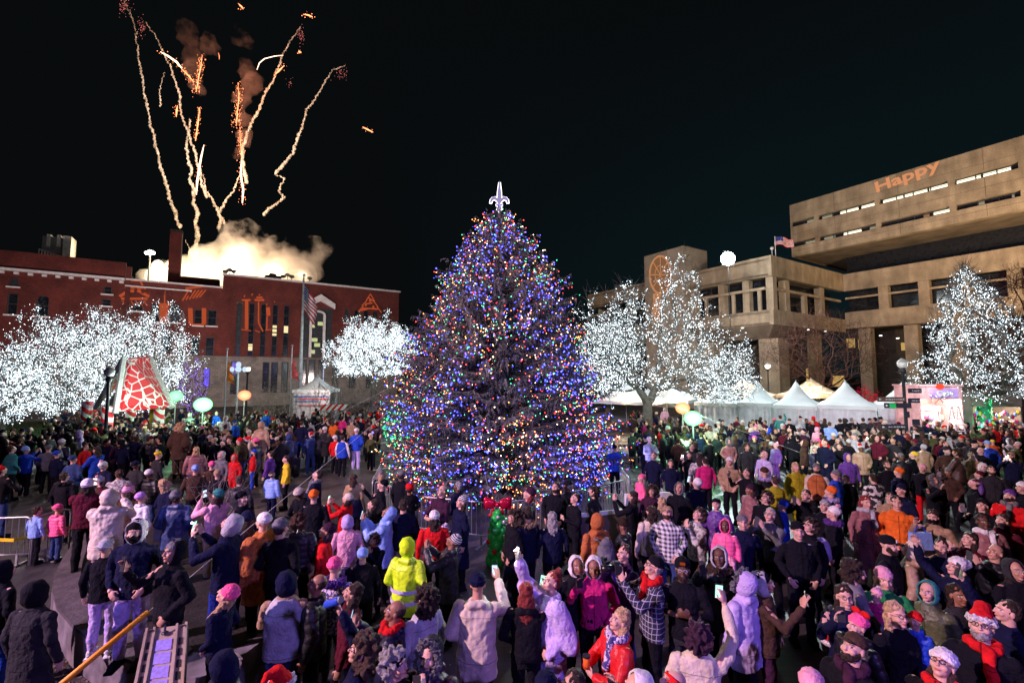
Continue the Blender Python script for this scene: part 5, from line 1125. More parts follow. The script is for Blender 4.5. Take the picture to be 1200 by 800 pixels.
# roof equipment
def onroof(px, py, w, d, h, m_, name, lab, cat, back=6, tilt=0):
    uu, z_ = A.uz(px, py); sc_ = 1 + back / 70.
    r_ = empty(name, A.P + A.D * uu * sc_ + A.n * back, A.ang, label=lab, cat=cat); return r_, z_ * 1.0
def roofbox(b, a0, a1, y0, y1, back, dep, mi=0):
    B2 = Plane(A.P + A.n * back, E1, E2); ua, za = B2.uz(a0, y0); ub, _ = B2.uz(a1, y0); _, zb = B2.uz((a0 + a1) / 2, y1)
    b.box(((ua + ub) / 2, f * (back + dep / 2), (za + zb) / 2), (ub - ua, dep, za - zb), mi=mi)
ct = empty('cooling_tower', A.P, A.ang, label='boxy pale cooling tower lit from the side on the left roof', cat='cooling tower')
b = MB(); roofbox(b, 50, 74, 276, 296, 5, 3.5); b.obj('casing', mat('galv', (.25, .24, .22), .6), ct)
b = MB(); roofbox(b, 55, 59.5, 274, 289, 4.9, 3.7); roofbox(b, 67, 71.5, 275, 289, 4.9, 3.7); roofbox(b, 74.5, 84, 276, 303, 4.6, 2.4); b.obj('panel', mat('white_panel', (.7, .68, .6), .6), ct)
b = MB(); roofbox(b, 37, 86, 303, 309, 4, 5); roofbox(b, 98, 101, 306, 312, 3, 1); b.obj('frame', roofm, ct)
b = MB()
B2 = Plane(A.P + A.n * 4, E1, E2)
for k in range(9):
    uu, z_ = B2.uz(46 + k * 3.4, 292 + k * 1.1); b.tube([(uu, f * 3.9, z_), (uu, f * 3.9, z_ - 1.3)], .05, 5)
ua = B2.uz(46, 292); ub = B2.uz(74, 301); b.tube([(ua[0], f * 3.9, ua[1]), (ub[0], f * 3.9, ub[1])], .07, 5); b.obj('railing', wstone, ct)
ch = empty('chimney', A.P, A.ang, label='tall dark brick chimney in front of the fireworks smoke', cat='chimney')
b = MB(); roofbox(b, 199.5, 213.5, 270, 345, 2.5, 1.9); b.obj('shaft', brick, ch)
b = MB(); roofbox(b, 199, 214, 268, 270.2, 2.4, 2.1); b.obj('cap', roofm, ch)
pt = empty('roof_vent', A.P, A.ang, label='low boxy air handler on the roof of the brick building', cat='roof vent')
b = MB(); roofbox(b, 311, 330, 321.5, 328, 5, 3); roofbox(b, 316, 324, 319.5, 322, 5, 2); b.obj('casing', mat('galv', (.25, .24, .22), .6), pt)
for xx, yy, lb in ((269, 318, 'cluster of round roof lamps left of the air handler'), (337, 324, 'cluster of round roof lamps right of the air handler'), (363, 328, 'single round roof lamp right of the flagpole')):
    r_ = empty('roof_lamp', A.P, A.ang, label=lb, cat='roof lamp'); b = MB(); B2 = Plane(A.P + A.n * 1, E1, E2)
    for dx in ((-5, 0, 5) if xx != 363 else (0,)):
        uu, z_ = B2.uz(xx + dx, yy - (2 if dx == 0 else 0)); b.ball((uu, f, z_), .32, sc=(1.2, 1, .8))
        b.tube([(uu, f, z_), (uu, f, z_ - 1.2)], .05, 5)
    b.obj('lamp_head', mat('galv', (0, 0, 0)), r_)
# projected orange figures imitated by glowing strips laid on the brick
OR = emit('painted_orange_glow', (1, .17, .06), .42); OR2 = emit('painted_orange_glow_dim', (1, .16, .05), .28)
def deco(name, strokes, lab, pl=A, m_=None, w=.16, off=.045, cat='painted light projection', z_=0):
    r_ = empty(name, pl.P, pl.ang, label=lab, cat=cat); b = MB()
    for st in strokes:
        ww = w
        if isinstance(st[0], (int, float)): ww = st[0]; st = st[1]
        pts = [Vector((pl.uz(x, y)[0], -pl.fl * off, pl.uz(x, y)[1])) for x, y in st]
        for p, q in zip(pts[:-1], pts[1:]):
            dd = (q - p); 
            if dd.length < 1e-4: continue
            ww_ = ww * .5; nn = Vector((-dd.z, 0, dd.x)).normalized() * ww_; ex_ = dd.normalized() * ww_ * .5
            b.prism([p - nn - ex_, q - nn + ex_, q + nn + ex_, p + nn - ex_], (0, pl.fl * (.006 + random.random() * .02), 0))
    b.obj('painted_light_shape', m_ or OR, r_); return r_
deco('painted_light_projection', [(.35, [(141 + 0, 347), (150, 341), (163, 341), (174, 347)]), (.3, [(143, 350), (172, 350)]), (.25, [(147, 337), (170, 338)]), (.2, [(150, 333), (152, 329), (164, 329), (167, 334)])] + [(.12, [(144 + k * 5, 353), (147 + k * 5, 358)]) for k in range(6)], 'orange light dome drawn in glowing strips on the brick at the left section')
deco('painted_light_projection', [(.5, [(189.5, 360), (189.5, 376)]), (.9, [(192.5, 358), (192.5, 377)]), (.15, [(193, 341), (193, 356)]), (.4, [(187, 357), (198, 357)])], 'orange light column with thin spire drawn in glowing strips between two windows')
deco('painted_light_projection', [(.16, [(214 + k * 4, 352 - k * .8), (221 + k * 4, 340)]) for k in range(6)] + [(.3, [(218, 338), (236, 336)]), (.5, [(223, 362), (223.5, 378)]), (.5, [(239, 362), (239, 378)]), (.2, [(222, 380), (240, 380)])], 'orange light striped arch drawn in glowing strips above the paired windows')
def cand_(x, top_, bot, w_=.55): return [(w_, [(x, top_), (x, bot)]), (.18, [(x - 4, top_), (x + 4, top_)]), (.13, [(x - 4.5, bot), (x + 4.5, bot)]), (.12, [(x, top_ - 4), (x + .8, top_ - 6)])]
deco('painted_light_projection', [(.42, [(289, 352), (289, 385)]), (.25, [(284, 351.5), (293, 351.5)]), (.13, [(283, 386), (294, 387.5)]), (.13, [(286, 348), (287, 346)]), (.13, [(295, 346), (296, 344)])], 'orange light candle drawn in glowing strips beside the first tall window')
deco('painted_light_projection', [(.18, [(303, 354), (303, 378), (308, 388)]), (.12, [(299, 387), (304, 389)]), (.3, [(299, 351.5), (309, 351.5)]), (.25, [(301, 348.5), (307, 348.5)]), (.18, [(304, 346), (304, 345)])], 'orange light lantern drawn in glowing strips between the tall windows')
deco('painted_light_projection', [(.5, [(314, 361), (314.6, 369)]), (.18, [(313, 371), (312.5, 386)]), (.13, [(311, 387), (318, 386)]), (.1, [(312, 358), (313, 356)]), (.12, [(322, 354), (321.5, 353)])], 'orange light candle stub drawn in glowing strips right of the lantern')
deco('painted_light_projection', [(.14, [(434, 344.5), (429, 352)]), (.14, [(434, 344.5), (439, 353)]), (.14, [(430, 352), (424, 358)]), (.14, [(438, 353), (443, 360)]), (.14, [(426, 358), (420, 365)]), (.14, [(442, 360), (447, 366)]), (.3, [(433, 352), (434, 353)]), (.25, [(428, 357), (429, 358)]), (.3, [(437, 359), (438, 360)]), (.25, [(421, 364), (430, 362)]), (.2, [(432, 349), (438, 353)]), (.2, [(428, 356), (436, 355)]), (.22, [(424, 361), (442, 362)])], 'orange light outline of a small tree in glowing strips at the right wall end')
# ------------------------------------------------------------------ concrete building
cm_ = mat('board_concrete', (.37, .30, .215), .85, bump=.3, bscale=5, vary=.3, vscale=.6, detail=10)
nt = cm_.node_tree; b_ = nt.nodes['Principled BSDF']; src = b_.inputs['Base Color'].links[0].from_socket
tc = N(nt, 'ShaderNodeTexCoord'); mp = N(nt, 'ShaderNodeMapping'); mp.inputs['Scale'].default_value = (.9, .9, .22); nt.links.new(tc.outputs['Object'], mp.inputs[0]); no = N(nt, 'ShaderNodeTexNoise'); no.inputs['Scale'].default_value = 1.3; no.inputs['Detail'].default_value = 7; nt.links.new(mp.outputs[0], no.inputs[0])
mr = N(nt, 'ShaderNodeMapRange'); mr.inputs[1].default_value = .35; mr.inputs[2].default_value = .6; mr.inputs[3].default_value = .80; mr.inputs[4].default_value = 1.12; nt.links.new(no.outputs[0], mr.inputs[0])
n3 = N(nt, 'ShaderNodeTexNoise'); n3.inputs['Scale'].default_value = 9; n3.inputs['Detail'].default_value = 6; nt.links.new(tc.outputs['Object'], n3.inputs[0]); m3 = N(nt, 'ShaderNodeMapRange'); m3.inputs[1].default_value = .3; m3.inputs[2].default_value = .7; m3.inputs[3].default_value = .8; m3.inputs[4].default_value = 1.15; nt.links.new(n3.outputs[0], m3.inputs[0])
mm = N(nt, 'ShaderNodeMath', operation='MULTIPLY'); nt.links.new(mr.outputs[0], mm.inputs[0]); nt.links.new(m3.outputs[0], mm.inputs[1]); sc_ = N(nt, 'ShaderNodeVectorMath', operation='SCALE'); nt.links.new(src, sc_.inputs[0]); nt.links.new(mm.outputs[0], sc_.inputs['Scale']); nt.links.new(sc_.outputs[0], b_.inputs['Base Color'])
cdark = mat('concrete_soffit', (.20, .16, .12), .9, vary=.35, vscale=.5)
CB = empty('concrete_building', label='stepped concrete office building with long window strips on the right', cat='building')
def cbobj(name, b, m_, par=None, pl=None, **k):
    o = b.obj(name, m_, par or CB, **k)
    for q in SIB.get(o.name, [o]):
        if pl is not None: q.location = pl.P; q.rotation_euler = (0, 0, pl.ang)
    return o
# upper slab: front plane along -E2 (towards the camera to the right)
SP = Plane(at_y(926.5, 270, 60.), -E2, E1)
fs_ = SP.fl; zt = SP.uz(926, 240.5)[1]; zb = SP.uz(928, 301.5)[1]; ue = SP.u(1290, 160); dep = 16
print('slab', zt, zb, ue)
rows = []
def prow(px, pa, pb): return SP.uz(px, pa)[1], SP.uz(px, pb)[1]
za1, za0 = SP.uz(1025, 234.5)[1], SP.uz(1025, 241)[1]; zb1, zb0 = SP.uz(1025, 262)[1], SP.uz(1025, 268.3)[1]
print('strips', za0, za1, zb0, zb1)
piers = [(926.5, 953.6), (958, 1025.5), (1031, 1113), (1121, 1198), (1207, 1290)]
hs_ = [(SP.u(a_ if a_ > 927 else 926.6, 250), SP.u(c_, 250), z0, z1) for a_, c_ in piers for z0, z1 in ((za0, za1), (zb0, zb1))]
b = wall_with_holes(SP, 0, ue, zb, zt, [(max(h[0], .02), h[1], h[2], h[3]) for h in hs_], .9); cbobj('wall', b, cm_, pl=SP)
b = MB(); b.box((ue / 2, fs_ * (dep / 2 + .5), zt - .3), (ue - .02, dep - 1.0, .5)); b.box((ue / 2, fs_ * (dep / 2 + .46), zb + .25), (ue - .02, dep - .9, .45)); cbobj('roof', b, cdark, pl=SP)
b = MB()
for z0, z1 in ((zb, zb0), (zb1, za0), (za1, zt)): b.box((.2, fs_ * (dep / 2), (z0 + z1) / 2), (.38, dep - .01, z1 - z0 - .004))
cbobj('side_wall', b, cm_, pl=SP)
# joints
b = MB()
for xx in (978, 1054, 1157): 
    for z0, z1 in ((zb, zb0), (zb1, za0), (za1, zt)): b.box((SP.u(xx, 250), -.004 * fs_, (z0 + z1) / 2), (.05, .012, z1 - z0 - .1))
for z_ in (zb + .75, zb1 + .8 * (za0 - zb1) - .6, zt - 1.6): b.box((ue / 2, -.004 * fs_, z_), (ue, .012, .04))
cbobj('joint', b, cdark, pl=SP)
litw = emit('office_lit', (1, .93, .70), 1.9); litd = emit('office_dim', (1, .9, .6), .35); lito = emit('office_warm', (1, .5, .25), .35)
LITS = {0: [('hi', 943, 953.4, .3), ('hi', 961, 974, .3), ('hi', 982.5, 1004, .95), ('hi', 1007, 1025, .95), ('hi', 1033.5, 1057.5, .98), ('hi', 1059.5, 1086.5, .95), ('hi', 1089, 1112.5, .97), ('hi', 1122, 1151, .97), ('hi', 1154, 1187.5, .98), ('lo', 940, 954, .35), ('lo', 962, 975, .3), ('hi', 985, 985.5, .1), ('lo', 985, 1006, .97), ('lo', 1016, 1024.5, .7), ('lo', 1080, 1087, .5), ('lo', 1092, 1114, .95), ('lo', 1146, 1153, .3), ('lo', 1186, 1189, .4)]}
for z0, z1, key in ((za0, za1, 'hi'), (zb0, zb1, 'lo')):
    for a_, c_ in piers:
        ua, ub = max(.05, SP.u(a_, 250)), SP.u(c_, 250); fr = MB(); nn = max(2, int((ub - ua) / 1.3))
        for k in range(nn + 1): fr.box((ua + (ub - ua) * k / nn, fs_ * .5, (z0 + z1) / 2), (.08, .1, z1 - z0))
        fr.box(((ua + ub) / 2, fs_ * .5, z0 + .12), (ub - ua, .12, .1)); fr.box(((ua + ub) / 2, fs_ * .5, z1 - .1), (ub - ua, .12, .08)); fr.box(((ua + ub) / 2, fs_ * .5, z0 + (z1 - z0) * .62), (ub - ua, .08, .04))
        o = cbobj('window', fr, mat('dark_frame', (0, 0, 0)), pl=SP)
        gl = MB(); gl.box(((ua + ub) / 2, fs_ * .62, (z0 + z1) / 2), (ub - ua, .02, z1 - z0)); q = gl.obj('pane', dglass, o)
        for (kk, pa, pb, br_) in LITS[0]:
            if kk != key or pa < a_ - 1 or pb > c_ + 1 or br_ < .15: continue
            py_ = 240 if key == 'hi' else 266
            yy = (zt - (z0 + z1) / 2)
            va, vb = SP.u(pa, 250), SP.u(pb, 250); lb = MB(); lb.box(((va + vb) / 2, fs_ * .585, z0 + (z1 - z0) * .5), (vb - va, .02, (z1 - z0) * .84)); lb.obj('lit_pane', litw if br_ > .8 else (lito if pa == 1080 else litd), o)
# projected word imitated by glowing letters set on the parapet band
def word(txt, pl, px, py, size, rotpx, m_, name, lab, cat, off=.03, shear=.0, parent=None, bold=.012, font_ext=.01, align='LEFT'):
    cu = bpy.data.curves.new('lettering', 'FONT'); cu.body = txt; cu.size = size; cu.extrude = font_ext; cu.offset = bold; cu.align_x = align; cu.shear = shear; cu.resolution_u = 2
    t = bpy.data.objects.new('t', cu); TS_.collection.objects.link(t); TS_.view_layers[0].update(); dg = TS_.view_layers[0].depsgraph
    me = bpy.data.meshes.new_from_object(t.evaluated_get(dg)); bpy.data.objects.remove(t); return me
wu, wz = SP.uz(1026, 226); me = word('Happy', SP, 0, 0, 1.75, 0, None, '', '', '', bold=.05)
o = addmesh('painted_light_projection', me, emit('painted_peach_glow', (1, .40, .18), .70)); tag(o, 'peach light word Happy drawn as glowing letters on the top band of the concrete building', 'painted light projection')
# letters read left to right in the picture: +u runs right
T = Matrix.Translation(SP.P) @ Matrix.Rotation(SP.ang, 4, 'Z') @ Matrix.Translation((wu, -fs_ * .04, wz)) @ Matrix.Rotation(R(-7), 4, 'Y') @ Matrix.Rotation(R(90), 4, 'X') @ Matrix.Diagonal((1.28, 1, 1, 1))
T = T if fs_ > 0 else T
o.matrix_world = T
# lower block: corner nearest at px 906
C0 = at_y(906, 360, 50.); LP = Plane(C0, E2, E1); RP = Plane(C0, E1, E2)   # left front (runs away to the left), right side (runs right)
fl_, fr_ = LP.fl, RP.fl
z18 = LP.uz(906, 298)[1]; zbt = LP.uz(906, 322.5)[1]; zw0 = LP.uz(906, 362)[1]; zlg = LP.uz(906, 380)[1]
uend = LP.u(690); rend = RP.u(992)
print('block', z18, zbt, zw0, zlg, uend, rend)
b = MB()   # parapet band, ledge band
th = .6
def band(b, z0, z1, t=.6, u_a=0, u_b=None): b.box(((u_a + (u_b or uend)) / 2, fl_ * t / 2, (z0 + z1) / 2), ((u_b or uend) - u_a, t, z1 - z0))
band(b, zbt, z18); band(b, zlg, zw0); cbobj('wall', b, cm_, pl=LP)
b = MB(); b.box((rend / 2 + .3, fr_ * .3, (zbt + z18) / 2), (rend - .62, .58, z18 - zbt - .004)); b.box((rend / 2 + .3, fr_ * .3, (zlg + zw0) / 2), (rend - .62, .58, zw0 - zlg - .004)); cbobj('side_wall', b, cm_, pl=RP)
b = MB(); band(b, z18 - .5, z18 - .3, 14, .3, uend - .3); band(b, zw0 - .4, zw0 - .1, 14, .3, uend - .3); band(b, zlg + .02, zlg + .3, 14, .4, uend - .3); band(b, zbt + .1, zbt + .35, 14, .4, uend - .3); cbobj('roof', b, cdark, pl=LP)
b = MB()
for px in (874, 906.5 - 0, 845, 812, 785, 760, 735): 
    u_ = LP.u(px) ; b.box((u_ + (.4 if px == 906.5 else 0), fl_ * .8, (zw0 + zbt) / 2), (.8, .8, zbt - zw0 - .004))
cbobj('pier', b, cm_, pl=LP)
b = MB(); zm_ = zw0 + (zbt - zw0) * .62; band(b, zm_, zm_ + .3, .3, .85, uend)
for px in (891, 860, 828): b.box((LP.u(px), fl_ * .25, (zw0 + zm_) / 2), (.35, .28, zm_ - zw0 - .004))
cbobj('beam', b, cm_, pl=LP)
b = MB()
for px in (930, 971): b.box((RP.u(px), fr_ * .8, (zw0 + zbt) / 2), (.9, .8, zbt - zw0 - .004))
for px in (950,): b.box((RP.u(px), fr_ * .5, (zw0 + zm_) / 2), (.7, .4, zm_ - zw0 - .01))
b.box((rend / 2 + .5, fr_ * .5, zm_ + .15), (rend - 1, .3, .29)); cbobj('pier', b, cm_, pl=RP)
b = MB(); b.box((uend / 2, fl_ * 1.7, (zw0 + zbt) / 2), (uend - 1.2, .03, zbt - zw0)); o = cbobj('window', b, dglass, pl=LP)
b = MB(); b.box((rend / 2 + .6, fr_ * 1.7, (zw0 + zbt) / 2), (rend - 1, .03, zbt - zw0)); cbobj('window', b, dglass, pl=RP)
b = MB()  # chamfered soffit + big columns under the block
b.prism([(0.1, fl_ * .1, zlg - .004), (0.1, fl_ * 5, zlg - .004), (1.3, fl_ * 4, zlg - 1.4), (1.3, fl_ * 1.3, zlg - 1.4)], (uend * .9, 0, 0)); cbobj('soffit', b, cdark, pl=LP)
b = MB(); b.box((LP.u(893) , fl_ * 2.4, zlg / 2 - .7), (2.2, 2.2, zlg - 1.45))
for px in (820, 765): b.box((LP.u(px), fl_ * 2.4, zlg / 2 - .7), (2.0, 2.0, zlg - 1.45))
cbobj('column', b, cm_, pl=LP)
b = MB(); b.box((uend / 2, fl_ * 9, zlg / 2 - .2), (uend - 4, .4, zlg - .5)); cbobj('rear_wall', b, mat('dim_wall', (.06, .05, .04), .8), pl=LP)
# back wing: long ledges right of px 992
WP = Plane(RP.P + RP.D * rend, -E2, E1); fw_ = WP.fl; we = WP.u(1290, 300)
zq1 = WP.uz(992, 321)[1]; zq0 = WP.uz(992, 341)[1]; zv = WP.uz(992, 366)[1]; zv0 = WP.uz(992, 385)[1]
print('wing', zq1, zq0, zv, zv0, we)
b = MB(); b.box((we / 2, fw_ * .3, (zq1 + zq0) / 2), (we, .6, zq1 - zq0)); b.box((we / 2, fw_ * .3, (zv + zv0) / 2), (we, .6, zv - zv0)); cbobj('ledge', b, cm_, pl=WP)
b = MB()
for px in (1035, 1083, 1135, 1190): b.box((WP.u(px, 355), fw_ * .6, (zq0 + zv) / 2), (1.0, .9, zq0 - zv - .004))
zm2 = zv + (zq0 - zv) * .62; b.box((we / 2, fw_ * .4, zm2 + .12), (we, .25, .24)); cbobj('pier', b, cm_, pl=WP)
b = MB(); b.box((we / 2, fw_ * 1.4, (zq0 + zv) / 2), (we, .04, zq0 - zv)); b.box((we / 2, fw_ * 1.4, (zq1 + zb) / 2), (we, .04, zb - zq1)); cbobj('window', b, dglass, pl=WP)
b = MB(); b.box((we / 2, fw_ * 8, zq1 - .2), (we, 15, .3)); b.box((we / 2, fw_ * 8, zv - .2), (we, 15, .3)); b.box((we / 2, fw_ * 8, zv0 + .1), (we, 15, .3))
cbobj('floor_slab', b, cdark, pl=WP)
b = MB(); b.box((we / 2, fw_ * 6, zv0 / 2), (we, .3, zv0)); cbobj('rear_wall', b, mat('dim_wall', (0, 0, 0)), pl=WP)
b = MB()
for px in (948, 1010, 1065, 1120): b.box((WP.u(px, 400), fw_ * 1.5, zv0 / 2), (1.3, 1.3, zv0))
for px in (1046, 1150): b.box((WP.u(px, 310), fw_ * 3, (zq1 + zb) / 2), (1.6, 1.6, zb - zq1 - .01))
cbobj('column', b, cm_, pl=WP)
b = MB()
for px, py, w_, h_ in ((975, 400, 1.0, 1.3), (989, 401, 1.0, 1.3), (1040, 404, .8, 1.0), (960, 447, 1.5, 1.6), (928, 440, 1.4, 2.2), (870, 440, 2.4, 3.0)):
    u_, z_ = WP.uz(px, py); b.box((u_, fw_ * 5.7, z_), (w_, .05, h_))
cbobj('lit_pane', b, emit('lobby', (1, .62, .2), .55), pl=WP)
b = MB()
for k, (px, py) in enumerate(((925, 384), (947, 386), (967, 388), (1032, 393), (1052, 396), (870, 384))):
    p_ = LP.P + RP.D * (RP.u(px, 390) if px > 906 else 0) + Vector((0, 0, 0)); q = at_y(px, py, 53); b.tubez((q.x, q.y, q.z - .05), [(0, .14), (.06, .14)], 8)
o = b.obj('downlight', emit('downlight', (1, .95, .85), 6), CB)
# left continuation block + pylon with projected ornament imitated in glowing strips
PB = Plane(LP.P + E2 * (uend - 1.0), E2, E1)
b = MB(); zz1 = LP.uz(700, 335)[1]; L_ = 24
PYL = Plane(LP.P + LP.D * LP.u(816) - LP.n * 1.2, E2, E1)
b = MB(); ua, ub = PYL.u(804), PYL.u(757); ztp = PYL.uz(757, 300)[1]
b.box(((ua + ub) / 2, PYL.fl * 2.5, ztp / 2), (abs(ub - ua), 5, ztp)); cbobj('stair_tower', b, mat('pylon_concrete', (.42, .36, .29), .85, bump=.3, bscale=5, vary=.2, vscale=.7), pl=PYL)
st = []; cx, cy, rx, ry = 774, 322, 12.5, 22
PE = emit('painted_ornament_glow', (1, .45, .2), .5)
dpo = MB(); 
def ringpts(cx, cy, rx, ry, a0=0, a1=360, n=24): return [(cx + rx * math.cos(R(a0 + (a1 - a0) * k / n)), cy + ry * math.sin(R(a0 + (a1 - a0) * k / n))) for k in range(n + 1)]
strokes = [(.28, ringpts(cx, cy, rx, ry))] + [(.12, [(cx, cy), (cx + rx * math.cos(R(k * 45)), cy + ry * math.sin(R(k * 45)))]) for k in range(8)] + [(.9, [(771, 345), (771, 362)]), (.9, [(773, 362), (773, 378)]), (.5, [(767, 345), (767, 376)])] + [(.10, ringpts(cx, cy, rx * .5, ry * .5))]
deco('painted_light_projection', strokes, 'peach coloured round ornament of light drawn in glowing strips on the pale stair tower', pl=PYL, m_=PE, off=.04)  # emissive strips and disc stand in for light thrown on the tower
fill = MB(); pts = [Vector((PYL.uz(x, y)[0], -PYL.fl * .012, PYL.uz(x, y)[1])) for x, y in ringpts(cx, cy, rx, ry)[:-1]]; fill.prism(pts, (0, PYL.fl * .008, 0)); fl_o = fill.obj('painted_projection_disc', emit('ornament_fill', (1, .45, .2), .22), [o for o in COL.objects if o.name.startswith('painted_light_projection') and 'round ornament' in o.get('label', '')][0])
# ------------------------------------------------------------------ trees
bark = mat('bark', (.10, .085, .07), .95, bump=1, bscale=14, vary=.4, vscale=4)
barkd = mat('bark_dark', (.05, .035, .03), .95, bump=1, bscale=14, vary=.4, vscale=4)
WL = emit('white_bulbs', (.84, .95, 1), 5.0); WL2 = emit('white_bulbs_soft', (.5, .75, .9), 1.1)
def grow(pts, root, w=.35):
    """connect crown points to a skeleton; returns nodes, parents"""
    P = [np.array(root)]; par = [-1]; pl_ = [0.]
    order = np.argsort(np.linalg.norm(pts - np.array(root), axis=1))
    for i in order:
        A_ = np.array(P); d = np.linalg.norm(A_ - pts[i], axis=1) + w * np.array(pl_); j = int(np.argmin(d))
        P.append(pts[i]); par.append(j); pl_.append(pl_[j] + np.linalg.norm(A_[j] - pts[i]))
    return np.array(P), np.array(par)
def deciduous(name, base, trunk_h, crown_fn, n, tr, bulbs_n, seed, lab, cat='tree', group=None, bm_=WL, brad=(.02, .045), bark_=bark, tips=1.0, jitter=.25, wrap=None, twigs=2):
    r = np.random.RandomState(seed); base = Vector(base)
    pts = []
    while len(pts) < n:
        p = crown_fn(r)
        if p is not None: pts.append(p)
    pts = np.array(pts); P, par = grow(pts, (0, 0, trunk_h))
    cnt = np.ones(len(P))
    for i in range(len(P) - 1, 0, -1): cnt[par[i]] += cnt[i]
    rad = tr * (cnt / cnt[0]) ** .45
    root = empty(name, base, label=lab, cat=cat, group=group)
    b = MB(); q = [Vector((0, 0, -.1)), Vector((.03, 0, .3)), Vector((0, .03, trunk_h * .6)), Vector((0, 0, trunk_h))]
    b.tube(q, [tr * 1.5, tr * 1.15, tr * 1.02, tr], 10); tk = b.obj('trunk', bark_, root, smooth=True)
    b = MB()
    for i in range(1, len(P)):
        a = Vector(P[par[i]]); c = Vector(P[i]); m_ = (a + c) / 2 + Vector(r.normal(0, .04 * (c - a).length + .005, 3))
        ra = min(rad[par[i]], rad[i] * 1.6); b.tube([a, m_, c], [ra, (ra + rad[i]) / 2, rad[i] * .85], 4 if rad[i] < .05 else 7, cap=False)
        if twigs and cnt[i] < 4:
            for _ in range(twigs):
                dv = (c - a).normalized() * .35 + Vector(r.normal(0, .28, 3)) + Vector((0, 0, .08)); b.tube([c, c + dv * .5 + Vector(r.normal(0, .03, 3)), c + dv], [rad[i] * .8, rad[i] * .6, .004], 3, cap=False)
    b.obj('branches', bark_, root)
    if bulbs_n:
        L_ = np.linalg.norm(P[1:] - P[par[1:]], axis=1); wgt = L_ * (cnt[1:] < cnt[0] * .25); wgt /= wgt.sum()
        idx = r.choice(len(L_), bulbs_n, p=wgt) + 1; t = r.rand(bulbs_n, 1)
        BP = P[par[idx]] * (1 - t) + P[idx] * t + r.normal(0, jitter, (bulbs_n, 3)) * r.rand(bulbs_n, 1)
        if wrap is not None: BP = np.concatenate([BP, wrap(r)])
        rr = r.uniform(brad[0], brad[1], len(BP)); mi = (r.rand(len(BP)) < .45).astype(int)
        bulbs('string_lights', BP, rr, [bm_, WL2] if bm_ is WL else [bm_, bm_], root, mi=mi, kind='stuff')
    return root
def dome(cx, cy, cz, rx, ry, rz, hollow=.35, zmin=None):
    def fn(r):
        v = r.normal(0, 1, 3); v /= np.linalg.norm(v); k = (hollow + (1 - hollow) * r.rand()) ** .6
        k *= .82 + .18 * math.sin(v[0] * 5 + cx) * math.cos(v[1] * 4 + v[2] * 6)
        p = np.array([cx + v[0] * rx * k, cy + v[1] * ry * k, cz + v[2] * rz * k])
        return None if (zmin is not None and p[2] < zmin) else p
    return fn
G_ = 'trees wrapped in white string lights'
def at(px, Y): q = at_y(px, 440, Y); return (q.x, Y, 0)
deciduous('lit_tree', at(158, 33), 2.2, dome(0, 0, 5.2, 5.0, 4, 5.0, zmin=1.3), 950, .24, 13500, 3, 'wide dense white lit tree behind the candy house roof', group=G_, brad=(.012, .032))
deciduous('lit_tree', at(78, 33), 2.2, dome(0, 0, 4.9, 5.0, 4, 5.0, zmin=1.2), 950, .24, 13500, 4, 'white lit tree left of the dark lamp post with drooping strands', group=G_, brad=(.012, .032))
deciduous('lit_tree', at(5, 31), 2.2, dome(0, 0, 3.5, 3.6, 3, 3.0, zmin=.8), 420, .2, 5000, 5, 'sparser white lit tree cut by the left edge', group=G_, brad=(.016, .042))
deciduous('lit_tree', at(437, 46), 3.5, dome(0, 0, 5.9, 5.4, 4, 5.3, zmin=4.3), 900, .22, 17000, 6, 'dense round white lit tree just left of the big Christmas tree', group=G_, brad=(.014, .034))
# the two right of the spruce
def spread(r):
    j = r.choice(6, p=[.2, .2, .18, .14, .14, .14]); cx_, cz_, ax_, az_ = ((-2.6, 6.0, 2.3, 3.4), (1.9, 7.4, 1.8, 4.4), (0, 5.2, 3.6, 2.6), (4.2, 5.2, 2.2, 2.8), (-1.0, 7.6, 1.2, 2.6), (4.4, 3.4, 2.2, 1.5))[j]
    v = r.normal(0, 1, 3); v /= np.linalg.norm(v); kk = r.rand() ** .42; pnt = np.array([cx_ + v[0] * kk * ax_, v[1] * kk * 2.4, cz_ + v[2] * kk * az_])
    return pnt if pnt[2] > 2.6 else None
def spread_old(r):
    z = 2.6 + r.rand() ** .8 * 9.2; t = (z - 2.6) / 9.2; k = (5.6 * (1 - t) ** .75 * (.55 + .45 * math.sin(min(1, t * 3.2) * 1.57))) * (.45 + .55 * r.rand() ** .5); a = r.rand() * 6.28
    k *= .75 + .35 * math.sin(a * 3 + 1)
    return np.array([k * math.cos(a) * 1.12 + .2, k * math.sin(a) * .9, z])
deciduous('lit_tree', at(758, 27), 2.6, spread, 1200, .27, 10500, 8, 'spreading white lit tree with thick bare trunk right of the big Christmas tree', group=G_, brad=(.010, .030), jitter=.16, twigs=3)
deciduous('lit_tree', at(712, 37), 2.6, dome(0, 0, 5.6, 3.4, 3.5, 4.6, zmin=1.5), 420, .2, 6500, 9, 'white lit tree farther back, half behind the big Christmas tree', group=G_, brad=(.012, .03))
deciduous('lit_tree', at(850, 38), 2.6, dome(0, 0, 4.2, 2.9, 3, 2.9, zmin=1.5), 320, .16, 4000, 12, 'small white lit tree farther back above the left tents', group=G_, brad=(.012, .03))
def conet(r):
    z = 2.9 + r.rand() ** 1.1 * 7.6; t = (z - 2.9) / 7.6; k = 4.3 * (1 - t) ** .8 * (.4 + .6 * r.rand() ** .6); a = r.rand() * 6.28; k *= .8 + .3 * math.sin(a * 4)
    return np.array([k * math.cos(a) - .25 * t * 2, k * math.sin(a) * .9, z])
def twrap(r): return np.empty((0, 3))
